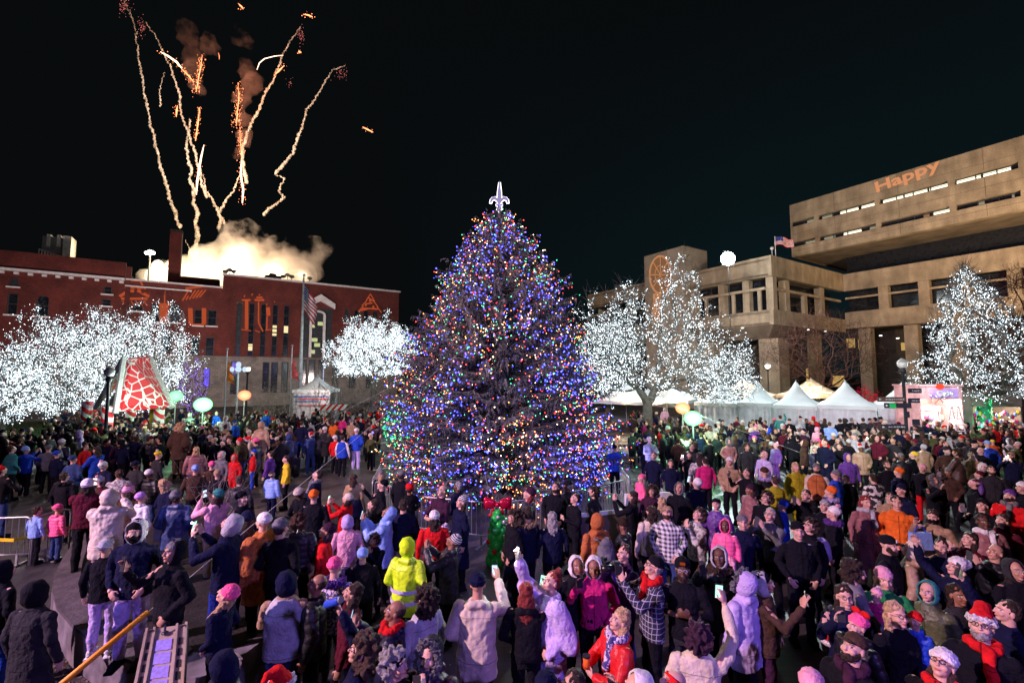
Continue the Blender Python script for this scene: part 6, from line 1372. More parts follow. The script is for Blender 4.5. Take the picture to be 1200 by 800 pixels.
rt = deciduous('lit_tree', at(1150, 26), 2.9, conet, 950, .27, 9000, 10, 'tall pointed white lit tree at the right with green lights round its trunk', group=G_, brad=(.010, .031), jitter=.14, twigs=3)
r = np.random.RandomState(5); a = r.rand(260) * 6.28; bulbs('trunk_lights', np.stack([np.cos(a) * .34, np.sin(a) * .34, r.uniform(.2, 2.9, 260)], 1), .022, emit('green_bulbs', (.05, 1, .35), 3), rt, kind='stuff')
gw = MB(); gw.tubez((0, 0, 0), [(.1, .42), (1.2, .33), (2.6, .30)], 12); gw.obj('trunk_wrap', mat('green_wrap', (.03, .25, .12), .8, bump=1, bscale=20), rt, smooth=True)
# bare trees
deciduous('bare_tree', at(962, 40), 2.4, dome(0, 0, 6.4, 6.0, 4, 4.0, zmin=2.5), 1100, .15, 0, 21, 'bare brown tree in front of the concrete building', group='bare winter trees', bark_=mat('twig_brown', (.05, .022, .018), .95), twigs=5)
deciduous('bare_tree', at(1215, 34), 2.5, dome(0, 0, 9.3, 4.6, 4, 4.5, zmin=3), 900, .15, 0, 22, 'dark reddish bare tree cut by the right edge', group='bare winter trees', bark_=mat('twig_red', (.05, .012, .014), .95), twigs=6)
deciduous('bare_tree', at(325, 34), .5, dome(0, 0, 2.0, 2.4, 2, 1.7, zmin=.3), 300, .1, 0, 23, 'grey leafless shrub below the left flagpole', group='bare winter trees', bark_=mat('twig_grey', (.22, .19, .17), .95), twigs=3)
deciduous('bare_tree', at(388, 36), .5, dome(0, 0, 2.2, 2.2, 2, 1.8, zmin=.3), 260, .1, 0, 24, 'leafless shrub right of the small white tent', group='bare winter trees', bark_=mat('twig_grey', (0, 0, 0)), twigs=3)
deciduous('bare_tree', at(432, 38), .8, dome(0, 0, 2.2, 2.6, 2, 1.8, zmin=.3), 280, .1, 0, 25, 'leafless shrub under the round white lit tree', group='bare winter trees', bark_=mat('twig_grey', (0, 0, 0)), twigs=3)
q = at_z(212, 690, .5); deciduous('sapling', (q.x, q.y + 1.0, .4), .7, dome(0, 0, 1.3, .55, .5, .8, zmin=.6), 40, .018, 0, 26, 'thin leafless sapling among the people on the raised bed', 'sapling', bark_=mat('twig_grey', (0, 0, 0)), twigs=2)
# red lit bush under the building
deciduous('lit_bush', at(1006, 44), .6, dome(0, 0, 1.9, 2.4, 1.6, 1.6, zmin=.4), 160, .08, 900, 27, 'bush covered in red lights below the concrete building', 'bush', bm_=emit('red_bulbs', (.8, .01, .05), 1.0), brad=(.025, .045), bark_=barkd, twigs=0)
# mixed colour string at the far left tree edge
deciduous('lit_bush', at(226, 35), .8, dome(0, 0, 3.2, 1.3, 1.2, 3.0, zmin=.6), 160, .08, 500, 28, 'narrow shrub with blue and red lights right of the candy house', 'bush', bm_=emit('mixed_bulbs', (.35, .2, .8), 1.2), brad=(.03, .05), bark_=barkd, twigs=0)
deciduous('lit_bush', at(466, 26), .5, dome(0, 0, 1.4, 1.2, 1, 1.3, zmin=.2), 120, .06, 420, 29, 'low bush with green and orange lights left of the big Christmas tree', 'bush', bm_=emit('green_bulbs', (.1, 1, .4), 3), brad=(.022, .036), bark_=barkd, twigs=0)
# ------------------------------------------------------------------ the big Christmas tree
XT = empty('christmas_tree', (-.5, 17.5, 0), label='huge Christmas tree covered in multicoloured lights at the centre of the square', cat='Christmas tree')
HT = 10.75
prof_z = [0, .35, 1.2, 2.9, 4.5, 6.2, 7.5, 8.1, 8.8, 9.4, 10.1, 10.75]; prof_r = [3.85, 4.1, 4.2, 4.1, 3.75, 3.1, 2.4, 2.05, 1.55, 1.1, .66, .1]
b = MB(); b.tube([(0, 0, -.1), (0, 0, 4), (.02, 0, 8), (.03, 0, 10.9)], [.26, .2, .1, .02], 10); b.obj('trunk', bark, XT, smooth=True)
r = np.random.RandomState(2); VV = []; FF = []; off = 0; tips = []; brs = MB(); NB = 1250
rows = []
for i in range(NB):
    t = (i + .5) / NB; z = .2 + 10.4 * (1 - (1 - t) ** .62) ; a = i * 2.39996 + r.normal(0, .12)
    Rr = np.interp(z, prof_z, prof_r) * (1 + .07 * math.sin(a * 3 + z) + .06 * math.sin(a * 7 - z * 2.3)) * r.uniform(.76, 1.07) * (1.16 if r.rand() < .06 else 1)
    ca, sa = math.cos(a), math.sin(a)
    droop = (-.10 + .30 * min(1, max(0, (z - 4) / 6.5))) * Rr
    def bp(s): return np.array([ca * Rr * s, sa * Rr * s, z + droop * math.sin(s * 1.9) + (.16 * s ** 6 * (1 + .08 * z))])
    s0 = max(.12, 1 - 1.9 / max(Rr, .3)); rows.append((bp, s0, Rr, ca, sa))
    if i % 2 == 0: brs.tube([bp(s0), bp((s0 + 1) / 2), bp(1)], [.03, .02, .008], 3, cap=False)
    nt_ = int(34 * min(1, .35 + Rr / 4.4))
    for k in range(nt_):
        s = s0 + (1 - s0) * (k + r.rand()) / nt_; p = bp(s); sd_ = 1 if k % 2 else -1
        L = (.42 * (1.15 - s * .75)) * r.uniform(.6, 1.2)
        d = np.array([-sa * sd_ * .75 + ca * .45, ca * sd_ * .75 + sa * .45, -.35 - .5 * r.rand() + (.35 if s > .93 else 0)]); d += r.normal(0, .16, 3); d /= np.linalg.norm(d)
        q = p + d * L; tips.append(q)
        n1 = np.cross(d, r.normal(0, 1, 3)); n1 /= np.linalg.norm(n1) + 1e-6; n2 = np.cross(d, n1)
        for nn_ in (n1, n2):
            w = .032 * r.uniform(.8, 1.4); m1 = p + d * L * .45
            VV += [p, m1 + nn_ * w, q, m1 - nn_ * w]; FF.append((off, off + 1, off + 2)); FF.append((off, off + 2, off + 3)); off += 4
        for _ in range(2):   # hanging fronds
            s2 = r.rand(); pp = p + d * L * s2; dd = d * .35 + np.array([0, 0, -.8]) + r.normal(0, .2, 3); L2 = r.uniform(.08, .22); nn_ = np.cross(dd, r.normal(0, 1, 3)); nn_ /= np.linalg.norm(nn_) + 1e-6
            VV += [pp - nn_ * .016, pp + nn_ * .016, pp + dd * L2]; FF.append((off, off + 1, off + 2)); off += 3
needle = mat('needles', (.12, .125, .12), .75, vary=.45, vscale=1.6, spec=.2)
brs.obj('branches', bark, XT)
addmesh('foliage', fastmesh('foliage', np.array(VV), np.array(FF)), needle, XT)
tips = np.array(tips); print('tree faces', len(FF), 'tips', len(tips))
nb_ = 13000; z = tips[:, 2]; rr_ = np.hypot(tips[:, 0], tips[:, 1]) / np.interp(z, prof_z, prof_r)
ang = np.arctan2(tips[:, 1], tips[:, 0])
clump = np.array([noise.noise((math.cos(a_) * 3.2, math.sin(a_) * 3.2, z_ * .75)) for a_, z_ in zip(ang, z)])
wgt = np.clip(.42 + clump * 1.6 + .25 * (z > 7.5) + .3 * (z < 2.0), .06, 2) * np.clip((rr_ - .45) * 2, .05, 1)
wgt /= wgt.sum(); idx = r.choice(len(tips), nb_, replace=False, p=wgt)
BP = tips[idx] + r.normal(0, .03, (nb_, 3)) + np.stack([np.cos(ang[idx]), np.sin(ang[idx]), 0 * idx], 1) * .05
cl = np.array([noise.noise((math.cos(a_) * 2, math.sin(a_) * 2, z_ * .6 + 9)) for a_, z_ in zip(ang[idx], BP[:, 2])])
pb = np.clip(.31 + cl * .9 + .13 * np.clip(BP[:, 0] / 3.5, 0, 1), .10, .8); u_ = r.rand(nb_); mi = np.where(u_ < pb, 0, 1 + r.choice(4, nb_, p=[.30, .27, .25, .18]))
rad = np.where(mi == 0, r.uniform(.011, .034, nb_), r.uniform(.010, .026, nb_))
XB = [emit('blue_bulb', (.06, .07, 1), 9), emit('orange_bulb', (1, .32, .07), 7.5), emit('red_bulb', (1, .05, .05), 7), emit('teal_bulb', (.08, .9, .40), 5.5), emit('cream_bulb', (1, .72, .5), 8)]
bulbs('string_lights', BP, rad, XB, XT, mi=mi, kind='stuff')
# fleur-de-lis topper
def flat_outline(pts, s, z0, th): return [(x * s, -th / 2, z0 + y * s) for x, y in pts]
top_ = MB(); outl = MB()
lobes = {'c': [(-.02, 1.0), (.03, 1.0), (.075, .62), (.085, .35), (.05, .12), (-.05, .12), (-.085, .35), (-.07, .62)],
 'l': [(-.06, .33), (-.16, .42), (-.28, .40), (-.36, .30), (-.38, .16), (-.31, .15), (-.27, .26), (-.18, .29), (-.10, .22), (-.05, .14)],
 'b': [(-.13, .12), (.13, .12), (.13, .05), (-.13, .05)], 'f': [(-.06, .05), (.06, .05), (.11, -.1), (.03, -.14), (0, -.34), (-.03, -.14), (-.11, -.1)]}
lobes['r'] = [(-x, y) for x, y in lobes['l']][::-1]
for k, pts in lobes.items():
    pp = flat_outline(pts, 1.0, 10.82, .08); top_.prism(pp, (0, .08, 0)); outl.tube([Vector(p) + Vector((0, .04, 0)) for p in pp] + [Vector(pp[0]) + Vector((0, .04, 0))], .022, 5)
tp = top_.obj('topper', emit('topper_body', (.55, .45, .8), .6), XT); outl.obj('tube_light', emit('topper_edge', (.95, .9, 1), 4), tp)
# ------------------------------------------------------------------ street furniture, tents, etc.
steel = mat('steel', (.38, .39, .41), .4, metal=.7, vary=.2); dsteel = mat('dark_iron', (.02, .022, .025), .5); whitem = mat('white_paint', (.75, .75, .74), .6)
# lamp posts
def lamp_post(px, py_base, py_lamp, lab, on=False, globe=(.20, .26), Y=None, thick=.075, col=None):
    p = at_z(px, py_base, 0) if Y is None else Vector(at(px, Y)); top = at_y(px, py_lamp, p.y).z
    root = empty('lamp_post', p, label=lab, cat='street lamp', group='lamp posts around the square')
    b = MB(); b.tubez((0, 0, 0), [(0, .16), (.12, .15), (.5, .11), (.7, thick), (top - .55, thick * .85), (top - .5, .12), (top - .38, .16), (top - .33, .10), (top - .28, .13)], 14); b.obj('post', dsteel if col is None else col, root, smooth=True)
    b = MB(); r_, h_ = globe; b.tubez((0, 0, top - .28), [(0, r_ * .55), (.04, r_ * .8), (h_ * .5, r_), (h_, r_ * 1.05)], 16); b.obj('globe', emit('lamp_on', (1, .95, .88), 9) if on else mat('frosted', (.55, .56, .52), .3), root, smooth=True)
    b = MB(); b.tubez((0, 0, top - .28 + h_), [(0, r_ * 1.12), (.05, r_ * .95), (.14, r_ * .5), (.2, .03)], 16); b.obj('lamp_cap', mat('lampcap', (.3, .3, .28), .5), root, smooth=True)
    if on: light('POINT', 'lamp_light', (0, 0, top - .1), (1, .92, .8), 300, .15, parent=root)
    return root
lamp_post(121, 546, 434, 'dark lamp post with unlit pale lantern at the left, in front of the candy house')
lamp_post(1065, 545, 424, 'dark lamp post with unlit lantern carrying the direction signs on the right')
lamp_post(290, 0, 431, 'lit globe lamp near the base of the brick building', True, (.2, .3), Y=40)
lamp_post(900, 0, 428, 'lit globe lamp in front of the concrete building column', True, (.2, .3), Y=42)
lp = empty('lamp_post', at(279, 38), label='pale lamp post with a cluster of bluish lanterns left of the lit globe lamp', cat='street lamp', group='lamp posts around the square')
b = MB(); b.tubez((0, 0, 0), [(0, .14), (.4, .09), (4.9, .07)], 8)
for k in range(4): a_ = k * math.pi / 2 + .4; b.tube([(0, 0, 4.4), (.45 * math.cos(a_), .45 * math.sin(a_), 4.5)], .03, 5)
b.obj('post', steel, lp)
b = MB()
for k in range(4): a_ = k * math.pi / 2 + .4; b.ball((.45 * math.cos(a_), .45 * math.sin(a_), 4.72), .17, sc=(1, 1, 1.3))
b.ball((0, 0, 5.1), .2, sc=(1, 1, 1.3)); b.obj('globe', emit('blue_lantern', (.6, .75, 1), 1.1), lp)
# stadium light behind the brick building, floodlight in front of the concrete one
fm = empty('floodlight_mast', at(167, 95), label='tall thin mast with a lit floodlight ring beyond the brick building', cat='floodlight')
zt_ = at_y(167, 297, 95).z; b = MB(); b.tubez((0, 0, 0), [(0, .4), (zt_, .16)], 8); b.obj('mast', whitem, fm)
b = MB()
for k in range(3): b.ball((-.6 + k * .6, 0, zt_ + .1 + .3 * (k == 1)), .42, sc=(1.1, 1, .9))
b.obj('lamp_head', emit('mast_lamps', (1, .95, .85), 14), fm)
q = at_y(853, 303, 44); fl = empty('floodlight', (q.x, q.y, 0), label='very bright white floodlight on a slim mast above the tents', cat='floodlight')
b = MB(); b.tubez((0, 0, 0), [(0, .06), (q.z - .7, .03)], 8); b.box((0, 0, q.z - .6), (1.2, .1, .1)); b.obj('mast', dsteel, fl)
b = MB(); b.ball((0, 0, q.z), .68, seg=24, rings=16, sc=(1, .4, 1))
b.obj('lamp_unit', emit('flood_lamp', (.93, 1, 1), 60), fl, smooth=True)
for k in range(4): 
    b = MB(); a_ = k * math.pi / 2 + .4; b.tube([(.78 * math.cos(a_), 0, q.z + .78 * math.sin(a_)), (.95 * math.cos(a_), .3, q.z + .95 * math.sin(a_))], .03, 5); b.obj('bracket', dsteel, fl)
light('SPOT', 'flood_light', (q.x, q.y - .8, q.z), (.80, .95, 1), 26000, .4, target=(4, 14, 0), spot=150, blend=.6)
light('POINT', 'flood_glow', (q.x, q.y - 1.2, q.z), (.85, .97, 1), 2600, .3)
# flags
def usflag(root, w, h, off, fold=.0, hang=False):
    stripes_r = MB(); stripes_w = MB(); can = MB(); n = 12
    def P_(u, v):
        if hang: return (u * .45 * w + .12 * math.sin(v * 7 + u * 5) * u, .12 * math.sin(u * 9), off - v * h * 1.0 - u * w * .55)
        return (u * w, .12 * math.sin(u * 9 + v * 2) * w * .6, off - v * h - .10 * w * u + .05 * math.sin(u * 6) * w)
    for s_ in range(13):
        for k in range(n):
            a0, a1 = k / n, (k + 1) / n
            if s_ < 7 and a1 <= .42: continue
            (stripes_r if s_ % 2 == 0 else stripes_w).add([P_(a0, s_ / 13), P_(a1, s_ / 13), P_(a1, (s_ + 1) / 13), P_(a0, (s_ + 1) / 13)], [(0, 1, 2, 3)])
    for k in range(5):
        a0, a1 = k / n, (k + 1) / n; can.add([P_(a0, 0), P_(a1, 0), P_(a1, 7 / 13), P_(a0, 7 / 13)], [(0, 1, 2, 3)])
    st_ = MB()
    for i in range(6):
        for j in range(5):
            x, y, z_ = P_(.03 + i * .065, .05 + j * .1); st_.ball((x, y - .02, z_), .03 * h / 1.5, seg=5, rings=4)
    b = stripes_r.obj('flag', mat('flag_red', (.6, .02, .04), .8), root); stripes_w.obj('white_stripes', mat('flag_white', (.75, .73, .72), .8), b)
    can.obj('canton', mat('flag_blue', (.02, .03, .22), .8), b); st_.obj('stars', mat('flag_white', (0, 0, 0)), b)
fp = empty('flagpole', at(352, 45), label='tall white flagpole with a drooping American flag in front of the brick building', cat='flagpole')
zt_ = at_y(351, 324, 45).z; b = MB(); b.tubez((0, 0, 0), [(0, .2), (zt_ * .4, .16), (zt_, .07)], 10); b.ball((0, 0, zt_ + .12), .16); b.obj('pole', whitem, fp, smooth=True)
b = MB(); z_ = at_y(352, 333, 45).z; 
h_ = empty('flag_frame', (0, 0, 0)); h_.parent = fp
bpy.data.objects.remove(h_)
usflag(fp, 3.0, 2.6, z_, hang=True)
q = at_y(908, 277, 52); fp = empty('flagpole', (q.x, q.y, 18.0), label='short pole with a waving American flag on the concrete building roof', cat='flagpole')
b = MB(); b.tubez((0, 0, 0), [(0, .05), (q.z - 18, .04)], 6); b.obj('pole', whitem, fp); usflag(fp, 2.1, 1.0, q.z - 18.05)
q = at_y(904.5, 291, 51.5); rl = empty('roof_lamp', (q.x, q.y, 18.0), label='tiny white lamp on a stalk beside the roof flag', cat='roof lamp'); b = MB(); b.tubez((0, 0, 0), [(0, .04), (q.z - 18, .04)], 6); b.ball((0, 0, q.z - 18), .2); b.obj('lamp_head', whitem, rl)
for px, y0, y1, fc, lb, Y in ((265, 409, 422, (.75, .22, .03), 'thin pole with a furled orange flag left of the lit globe lamp', 42), (341, 405, 418, (.7, .12, .12), 'thin pole with a furled pink red flag left of the tall flagpole', 42)):
    z0 = at_y(px, y0, Y).z; z1 = at_y(px, y1, Y).z; fp = empty('flagpole', at(px, Y), label=lb, cat='flagpole')
    b = MB(); b.tubez((0, 0, 0), [(0, .07), (z0, .05)], 8); b.ball((0, 0, z0), .12); b.obj('pole', steel, fp)
    b = MB(); n = 10; vs = []
    for i in range(n + 1):
        t = i / n; w_ = .25 + .5 * t; vs += [(.06, .05 * math.sin(i), z1 - t * 1.9), (.06 + w_, .15 * math.sin(i * 1.3), z1 - t * 1.9 - .35)]
    b.add(vs, [(2 * i, 2 * i + 1, 2 * i + 3, 2 * i + 2) for i in range(n)]); b.obj('flag', mat('flag%d' % px, fc, .8), fp)
# ---- tents
tentm = mat('tent_fabric', (.55, .58, .58), .7, bump=.25, bscale=3, vary=.12, vscale=1.2); tentc = mat('tent_cream', (.62, .48, .34), .7, bump=.25, bscale=3)
sidem = mat('tent_side', (.5, .5, .53), .7, bump=.6, bscale=2.2, vary=.15)
def tent(c, ux, w, d, ze, zp, lab, m_=tentm, walls=True, n=10, front_open=False):
    """c = centre on the ground, ux = direction of the front"""
    root = empty('tent', (c[0], c[1], 0), math.atan2(ux.y, ux.x), label=lab, cat='tent', group='white event tents')
    b = MB(); vs = []; fs = []
    for j in range(n + 1):
        for i in range(n + 1):
            u_, v_ = i / n * 2 - 1, j / n * 2 - 1; s_ = max(abs(u_), abs(v_)); ri = 1 - s_
            zz = ze + (zp - ze) * (ri ** 1.3); sag = -.12 * (1 - (min(abs(u_), abs(v_)) / max(s_, .01)) ** 2) * s_ * (1 if s_ > .05 else 0)
            vs.append((u_ * w / 2, v_ * d / 2, zz + sag * 0 - .10 * math.sin(math.pi * s_) * (1 - abs(abs(u_) - abs(v_)))))
    for j in range(n):
        for i in range(n): k = j * (n + 1) + i; fs.append((k, k + 1, k + n + 2, k + n + 1))
    b.add(vs, fs); b.obj('canopy', m_, root, smooth=True)
    b = MB()
    for (x0, y0, x1, y1) in ((-1, -1, 1, -1), (1, -1, 1, 1), (1, 1, -1, 1), (-1, 1, -1, -1)):
        nn_ = 14; v2 = []
        for k in range(nn_ + 1):
            t = k / nn_; x, y = (x0 + (x1 - x0) * t) * w / 2, (y0 + (y1 - y0) * t) * d / 2; v2 += [(x, y, ze), (x, y, ze - .22 - .04 * abs(math.sin(t * 14)))]
        b.add(v2, [(2 * k, 2 * k + 2, 2 * k + 3, 2 * k + 1) for k in range(nn_)])
    b.obj('valance', m_, root)
    b = MB()
    for sx in (-1, 1):
        for sy in (-1, 1): b.box((sx * (w / 2 - .05), sy * (d / 2 - .05), ze / 2), (.06, .06, ze)); 
    b.tube([(0, 0, ze), (0, 0, zp + .06)], .03, 6); b.obj('frame', steel, root)
    if walls:
        b = MB(); nn_ = 40
        for (x0, y0, x1, y1) in (((-1, -1, 1, -1),) if not front_open else ()) + ((-1, 1, 1, 1),):
            v2 = []
            for k in range(nn_ + 1):
                t = k / nn_; wv = .05 * math.sin(t * 40) * math.sin(t * 9); x, y = (x0 + (x1 - x0) * t) * (w / 2 - .1), (y0 + (y1 - y0) * t) * (d / 2 - .1); v2 += [(x, y + wv, ze - .02), (x, y + wv * 1.6, .02)]
            b.add(v2, [(2 * k, 2 * k + 2, 2 * k + 3, 2 * k + 1) for k in range(nn_)])
        b.obj('side_wall', sidem, root, smooth=True)
    return root
pr_ = at_y(1110, 478, 25.5); pl_ = at_y(812, 470, 33.5); pr_.z = pl_.z = 0; ux = (pr_ - pl_).normalized(); Lr = (pr_ - pl_).length; uy = Vector((-ux.y, ux.x, 0))
cuts = [812, 862, 903, 956, 1026, 1100]
def on_line(px):
    d = ray(px, 440); d.z = 0; n_ = uy; t = (pl_ - Vector((0, 0, 0))).dot(n_) / d.dot(n_); return d * t
labs = ['white peaked tent leftmost of the row, behind the green ball', 'white peaked tent second from the left in the row', 'white peaked tent in the middle of the row above the mustard coat', 'large white peaked tent right of the middle of the row', 'large white peaked tent behind the direction signs']
for i in range(5):
    A_ = on_line(cuts[i]); B_ = on_line(cuts[i + 1]); c = (A_ + B_) / 2 + uy * 2.2; w_ = (B_ - A_).length
    mid = (cuts[i] + cuts[i + 1]) / 2; zp = at_y(mid, 446 if i else 448, c.y).z; ze = at_y(mid, 475 if mid > 900 else 472, ((A_ + B_) / 2).y).z
    tent(c, ux, w_ - .02, 4.4, ze, zp, labs[i])
for px, Y, m_, lb, zpk in ((950, 40, tentc, 'cream tent with lit festoon bulbs behind the white row', 443), (871, 42, tentc, 'cream peaked tent top behind the left white tents', 443), (777, 38, tentm, 'white market tent behind the thick bare trunk', 442), (735, 36, tentm, 'white open tent with warm light beside the big Christmas tree', 450)):
    c = at(px, Y); ze = at_y(px, 470 if px < 800 else 462, Y).z; tent(c, ux, 5, 4, max(2.3, ze), at_y(px, zpk, Y).z, lb, m_, walls=False)
fs_l = empty('festoon_lights', (0, 0, 0), label='string of warm bulbs glowing under the cream tent', cat='string lights')
P_ = [at_y(950 + 12 * math.sin(k * 1.7), 462 - abs(math.sin(k * .9)) * 9, 37.0) for k in range(60)]; P_ += [at_y(944 + k * .9, 460 - 7 * math.exp(-((k - 12) / 7) ** 2), 37.0) for k in range(34)]
fs_l.location = P_[0]; bulbs('bulbs', np.array([p - P_[0] for p in P_]), .07, emit('warm_bulbs', (1, .62, .28), 4.5), fs_l)
light('POINT', 'festoon_light', at_y(950, 462, 38.2), (1, .65, .35), 220, .2)
fl2 = empty('festoon_lights', (0, 0, 0), label='row of warm bulbs along the market tents behind the thick bare trunk', cat='string lights')
P_ = [at_y(725 + k * 3.6, 462 + 3 * math.sin(k * .8), 34.0) for k in range(34)]; fl2.location = P_[0]; bulbs('bulbs', np.array([p - P_[0] for p in P_]), .05, emit('warm_bulbs', (0, 0, 0), 0), fl2)
light('POINT', 'market_light', at_y(735, 466, 34), (1, .7, .4), 500, .2); light('POINT', 'market_light', at_y(790, 468, 34), (1, .75, .5), 350, .2)
# small white tent at the left
tt = tent(at(372, 40), Vector((1, .1, 0)).normalized(), 3.1, 3, 3.0, 4.2, 'small white peaked tent with printed panels left of the big Christmas tree', walls=True)
b = MB(); b.box((0, -1.48, 2.45), (2.8, .03, .10)); b.box((-.3, -1.48, 2.05), (2.0, .03, .07)); b.obj('printed_panel', mat('print_blue', (.05, .1, .4), .7), tt)
b = MB(); b.box((.2, -1.485, 2.25), (2.4, .03, .10)); b.box((0, -1.485, 1.7), (2, .03, .08)); b.obj('printed_panel', mat('print_red', (.6, .06, .08), .7), tt)
light('POINT', 'tent_light', Vector(at(372, 37)) + Z * 3.2, (1, .8, .75), 300, .2)
# red canopy stand behind the left crowd
st_ = empty('candy_stand', at(392, 31), label='low stand with red and white scalloped awning behind the left crowd', cat='stall')
b = MB()
for k in range(8): b.prism([(-.8 + k * .2, -.4, 1.9), (-.8 + k * .2 + .2, -.4, 1.9), (-.8 + k * .2 + .2, .4, 2.2), (-.8 + k * .2, .4, 2.2)], (0, 0, .04), mi=k % 2)
b.obj('awning', [fab('red'), fab('white')], st_); b = MB(); b.box((0, 0, .55), (1.5, .8, 1.1)); b.obj('counter', fab('red'), st_)
b = MB(); [b.box((s * .75, 0, 1.0), (.05, .05, 2.0)) for s in (-1, 1)]; b.obj('posts', steel, st_)
for px in (345, 353): 
    bn = empty('bin', at(px, 32), label='red bin standing %s below the small white tent' % ('left' if px == 345 else 'right'), cat='bin'); b = MB(); b.tubez((0, 0, 0), [(0, .25), (.9, .3), (1.0, .32), (1.15, .12)], 12); b.obj('body', fab('red'), bn, smooth=True)
# ---- food stands on the right
def stand(px0, px1, Y, y_top, lab, body, awn, nm='food_stand', warmc=(1, .8, .65), power=300, sgn=None):
    a_, c_ = at_y(px0, 470, Y), at_y(px1, 470, Y); w_ = c_.x - a_.x; zt = at_y((px0 + px1) / 2, y_top, Y).z
    root = empty(nm, ((a_.x + c_.x) / 2, Y, 0), label=lab, cat='food stand'); b = MB()
    b.box((0, .9, .55), (w_, .06, 1.1)); b.box((0, 2.4, zt / 2), (w_, .06, zt)); b.box((-w_ / 2, 1.6, zt / 2), (.06, 1.6, zt)); b.box((w_ / 2, 1.6, zt / 2), (.06, 1.6, zt)); b.box((0, 1.6, zt), (w_ + .1, 1.8, .08)); b.obj('body', body, root)
    b = MB(); b.box((0, .8, zt - .38), (w_, .08, .7)); b.obj('sign_board', awn, root)
    b = MB(); b.box((0, .8, 1.12), (w_ - .1, .5, .05)); b.obj('counter', whitem, root)
    light('POINT', 'stand_light', (0, .9, zt - .9), warmc, power, .15, parent=root); return root, w_, zt
pinkm = mat('pink_panel', (.75, .42, .42), .6); lavp = mat('lavender_panel', (.55, .35, .75), .6)
s1, w1, z1 = stand(1094, 1145, 24, 452, 'pink food stand with lavender sign and bright lights right of the tents', pinkm, pinkm, power=260)
me = word('Cure', None, 0, 0, .42, 0, None, '', '', '', align='CENTER'); bp_ = MB(); bp_.box((.15, .745, z1 - .42), (1.5, .03, .5)); pn = bp_.obj('panel', lavp, s1)
tx = addmesh('lettering', me, fab('white'), s1, Matrix.Translation((.15, .715, z1 - .55)) @ Matrix.Rotation(R(90), 4, 'X'))
for k in range(14):
    b = MB()
    b.ball((-.8 + (k % 7) * .3, 1.9, 1.35 + (k // 7) * .5), .11 + .03 * math.sin(k * 3), seg=8, rings=6, sc=(1, 1, 1.3)); b.obj('goods', fab(['yellow', 'red', 'white', 'pink', 'lav', 'lblue', 'cream'][k % 7]), s1)
b = MB(); b.ball((.55, .7, 1.75), .16); b.obj('work_lamp', emit('work_lamp', (1, .97, .95), 22), s1)
b = MB(); b.ball((-.1, .7, z1 - .05), .14, sc=(1.5, 1, 1)); b.obj('red_lamp', emit('red_lamp', (1, .05, .02), 2), s1)
s2, w2, z2 = stand(1156, 1215, 25, 462, 'dark slatted stall hung with bright toys at the right edge', mat('slat', (.22, .18, .15), .8), mat('slat', (0, 0, 0)), 'toy_stall', (1, .75, .6), 220)
b = MB()
for k in range(9): b.box((0, .74, z2 - .08 - k * .075), (w2, .02, .04))
b.obj('slats', mat('slat2', (.35, .3, .26), .8), s2)
for k in range(34):
    b = MB()
    b.ball((-w2 / 2 + .1 + (k % 17) * w2 / 18, .6 + (k // 17) * .2, 1.55 + (k // 17) * .45 + .12 * math.sin(k * 5)), .085, seg=7, rings=5, sc=(1, .8, 1.6)); b.obj('toy', fab(['pink', 'lav', 'white', 'magenta', 'lblue', 'yellow', 'lpink'][k % 7]), s2)
# ladder leaning by the stand
ld = empty('ladder', at(1117, 22.5), label='white stepladder in front of the pink food stand', cat='ladder')
b = MB()
for s in (-1, 1): b.tube([(s * .28, -.4, 0), (s * .16, .0, 2.7)], .03, 5); b.tube([(s * .28, .55, 0), (s * .16, .05, 2.7)], .025, 5)
for k in range(8): t = .12 + k * .11; b.box((0, -.4 * (1 - t), 2.7 * t), (.5 - .22 * t, .08, .03))
b.obj('rails', whitem, ld)
# ---- direction signs on the right lamp post
sp = at_z(1065, 545, 0); sgm = mat('sign_dark', (.03, .03, .045), .5); sgb = mat('sign_brown', (.10, .06, .05), .5)
def sign(px0, px1, y0, y1, m_, txt, lab, arrow=True, dy=-.16):
    a_, c_ = at_y(px0, y0, sp.y + dy), at_y(px1, y1, sp.y + dy); r_ = empty('direction_sign', ((a_.x + c_.x) / 2, sp.y + dy, (a_.z + c_.z) / 2), label=lab, cat='sign'); w_, h_ = c_.x - a_.x, a_.z - c_.z
    b = MB(); b.box((0, 0, 0), (w_, .03, h_)); b.obj('panel', m_, r_)
    if txt:
        b = MB(); xx = -w_ * .22; rr_ = random.Random(txt)
        while xx < w_ * .40:
            lw_ = rr_.uniform(.02, .05); b.box((xx + lw_ / 2, -.02, rr_.uniform(-.008, .008)), (lw_, .008, h_ * rr_.uniform(.18, .34))); xx += lw_ + rr_.choice([.012, .015, .04])
        b.obj('faint_lettering', fab('lgrey'), r_)
    if arrow:
        b = MB(); x = -w_ / 2 + .1; b.prism([(x - .05, -.025, 0), (x, -.025, .05), (x, -.025, -.05)], (0, .01, 0)); b.box((x + .03, -.022, 0), (.07, .01, .03)); b.obj('arrow', fab('white'), r_)
    return r_
sign(1028, 1062, 465, 470.5, sgb, 'City Park', 'brown direction sign uppermost on the left side of the sign post')
g1 = sign(1036, 1068, 472, 478, sgm, '', 'dark direction sign with a green patch, second on the left of the sign post'); b = MB(); b.box((-.25, -.02, 0), (.3, .02, .2)); b.obj('green_patch', mat('green_sign', (.02, .5, .12), .5), g1)
sign(1064, 1080, 455, 460.5, sgm, 'Main', 'small dark sign highest on the right side of the sign post', False); sign(1064, 1078, 466.5, 472, sgm, 'River', 'small dark sign second on the right side of the sign post', False)
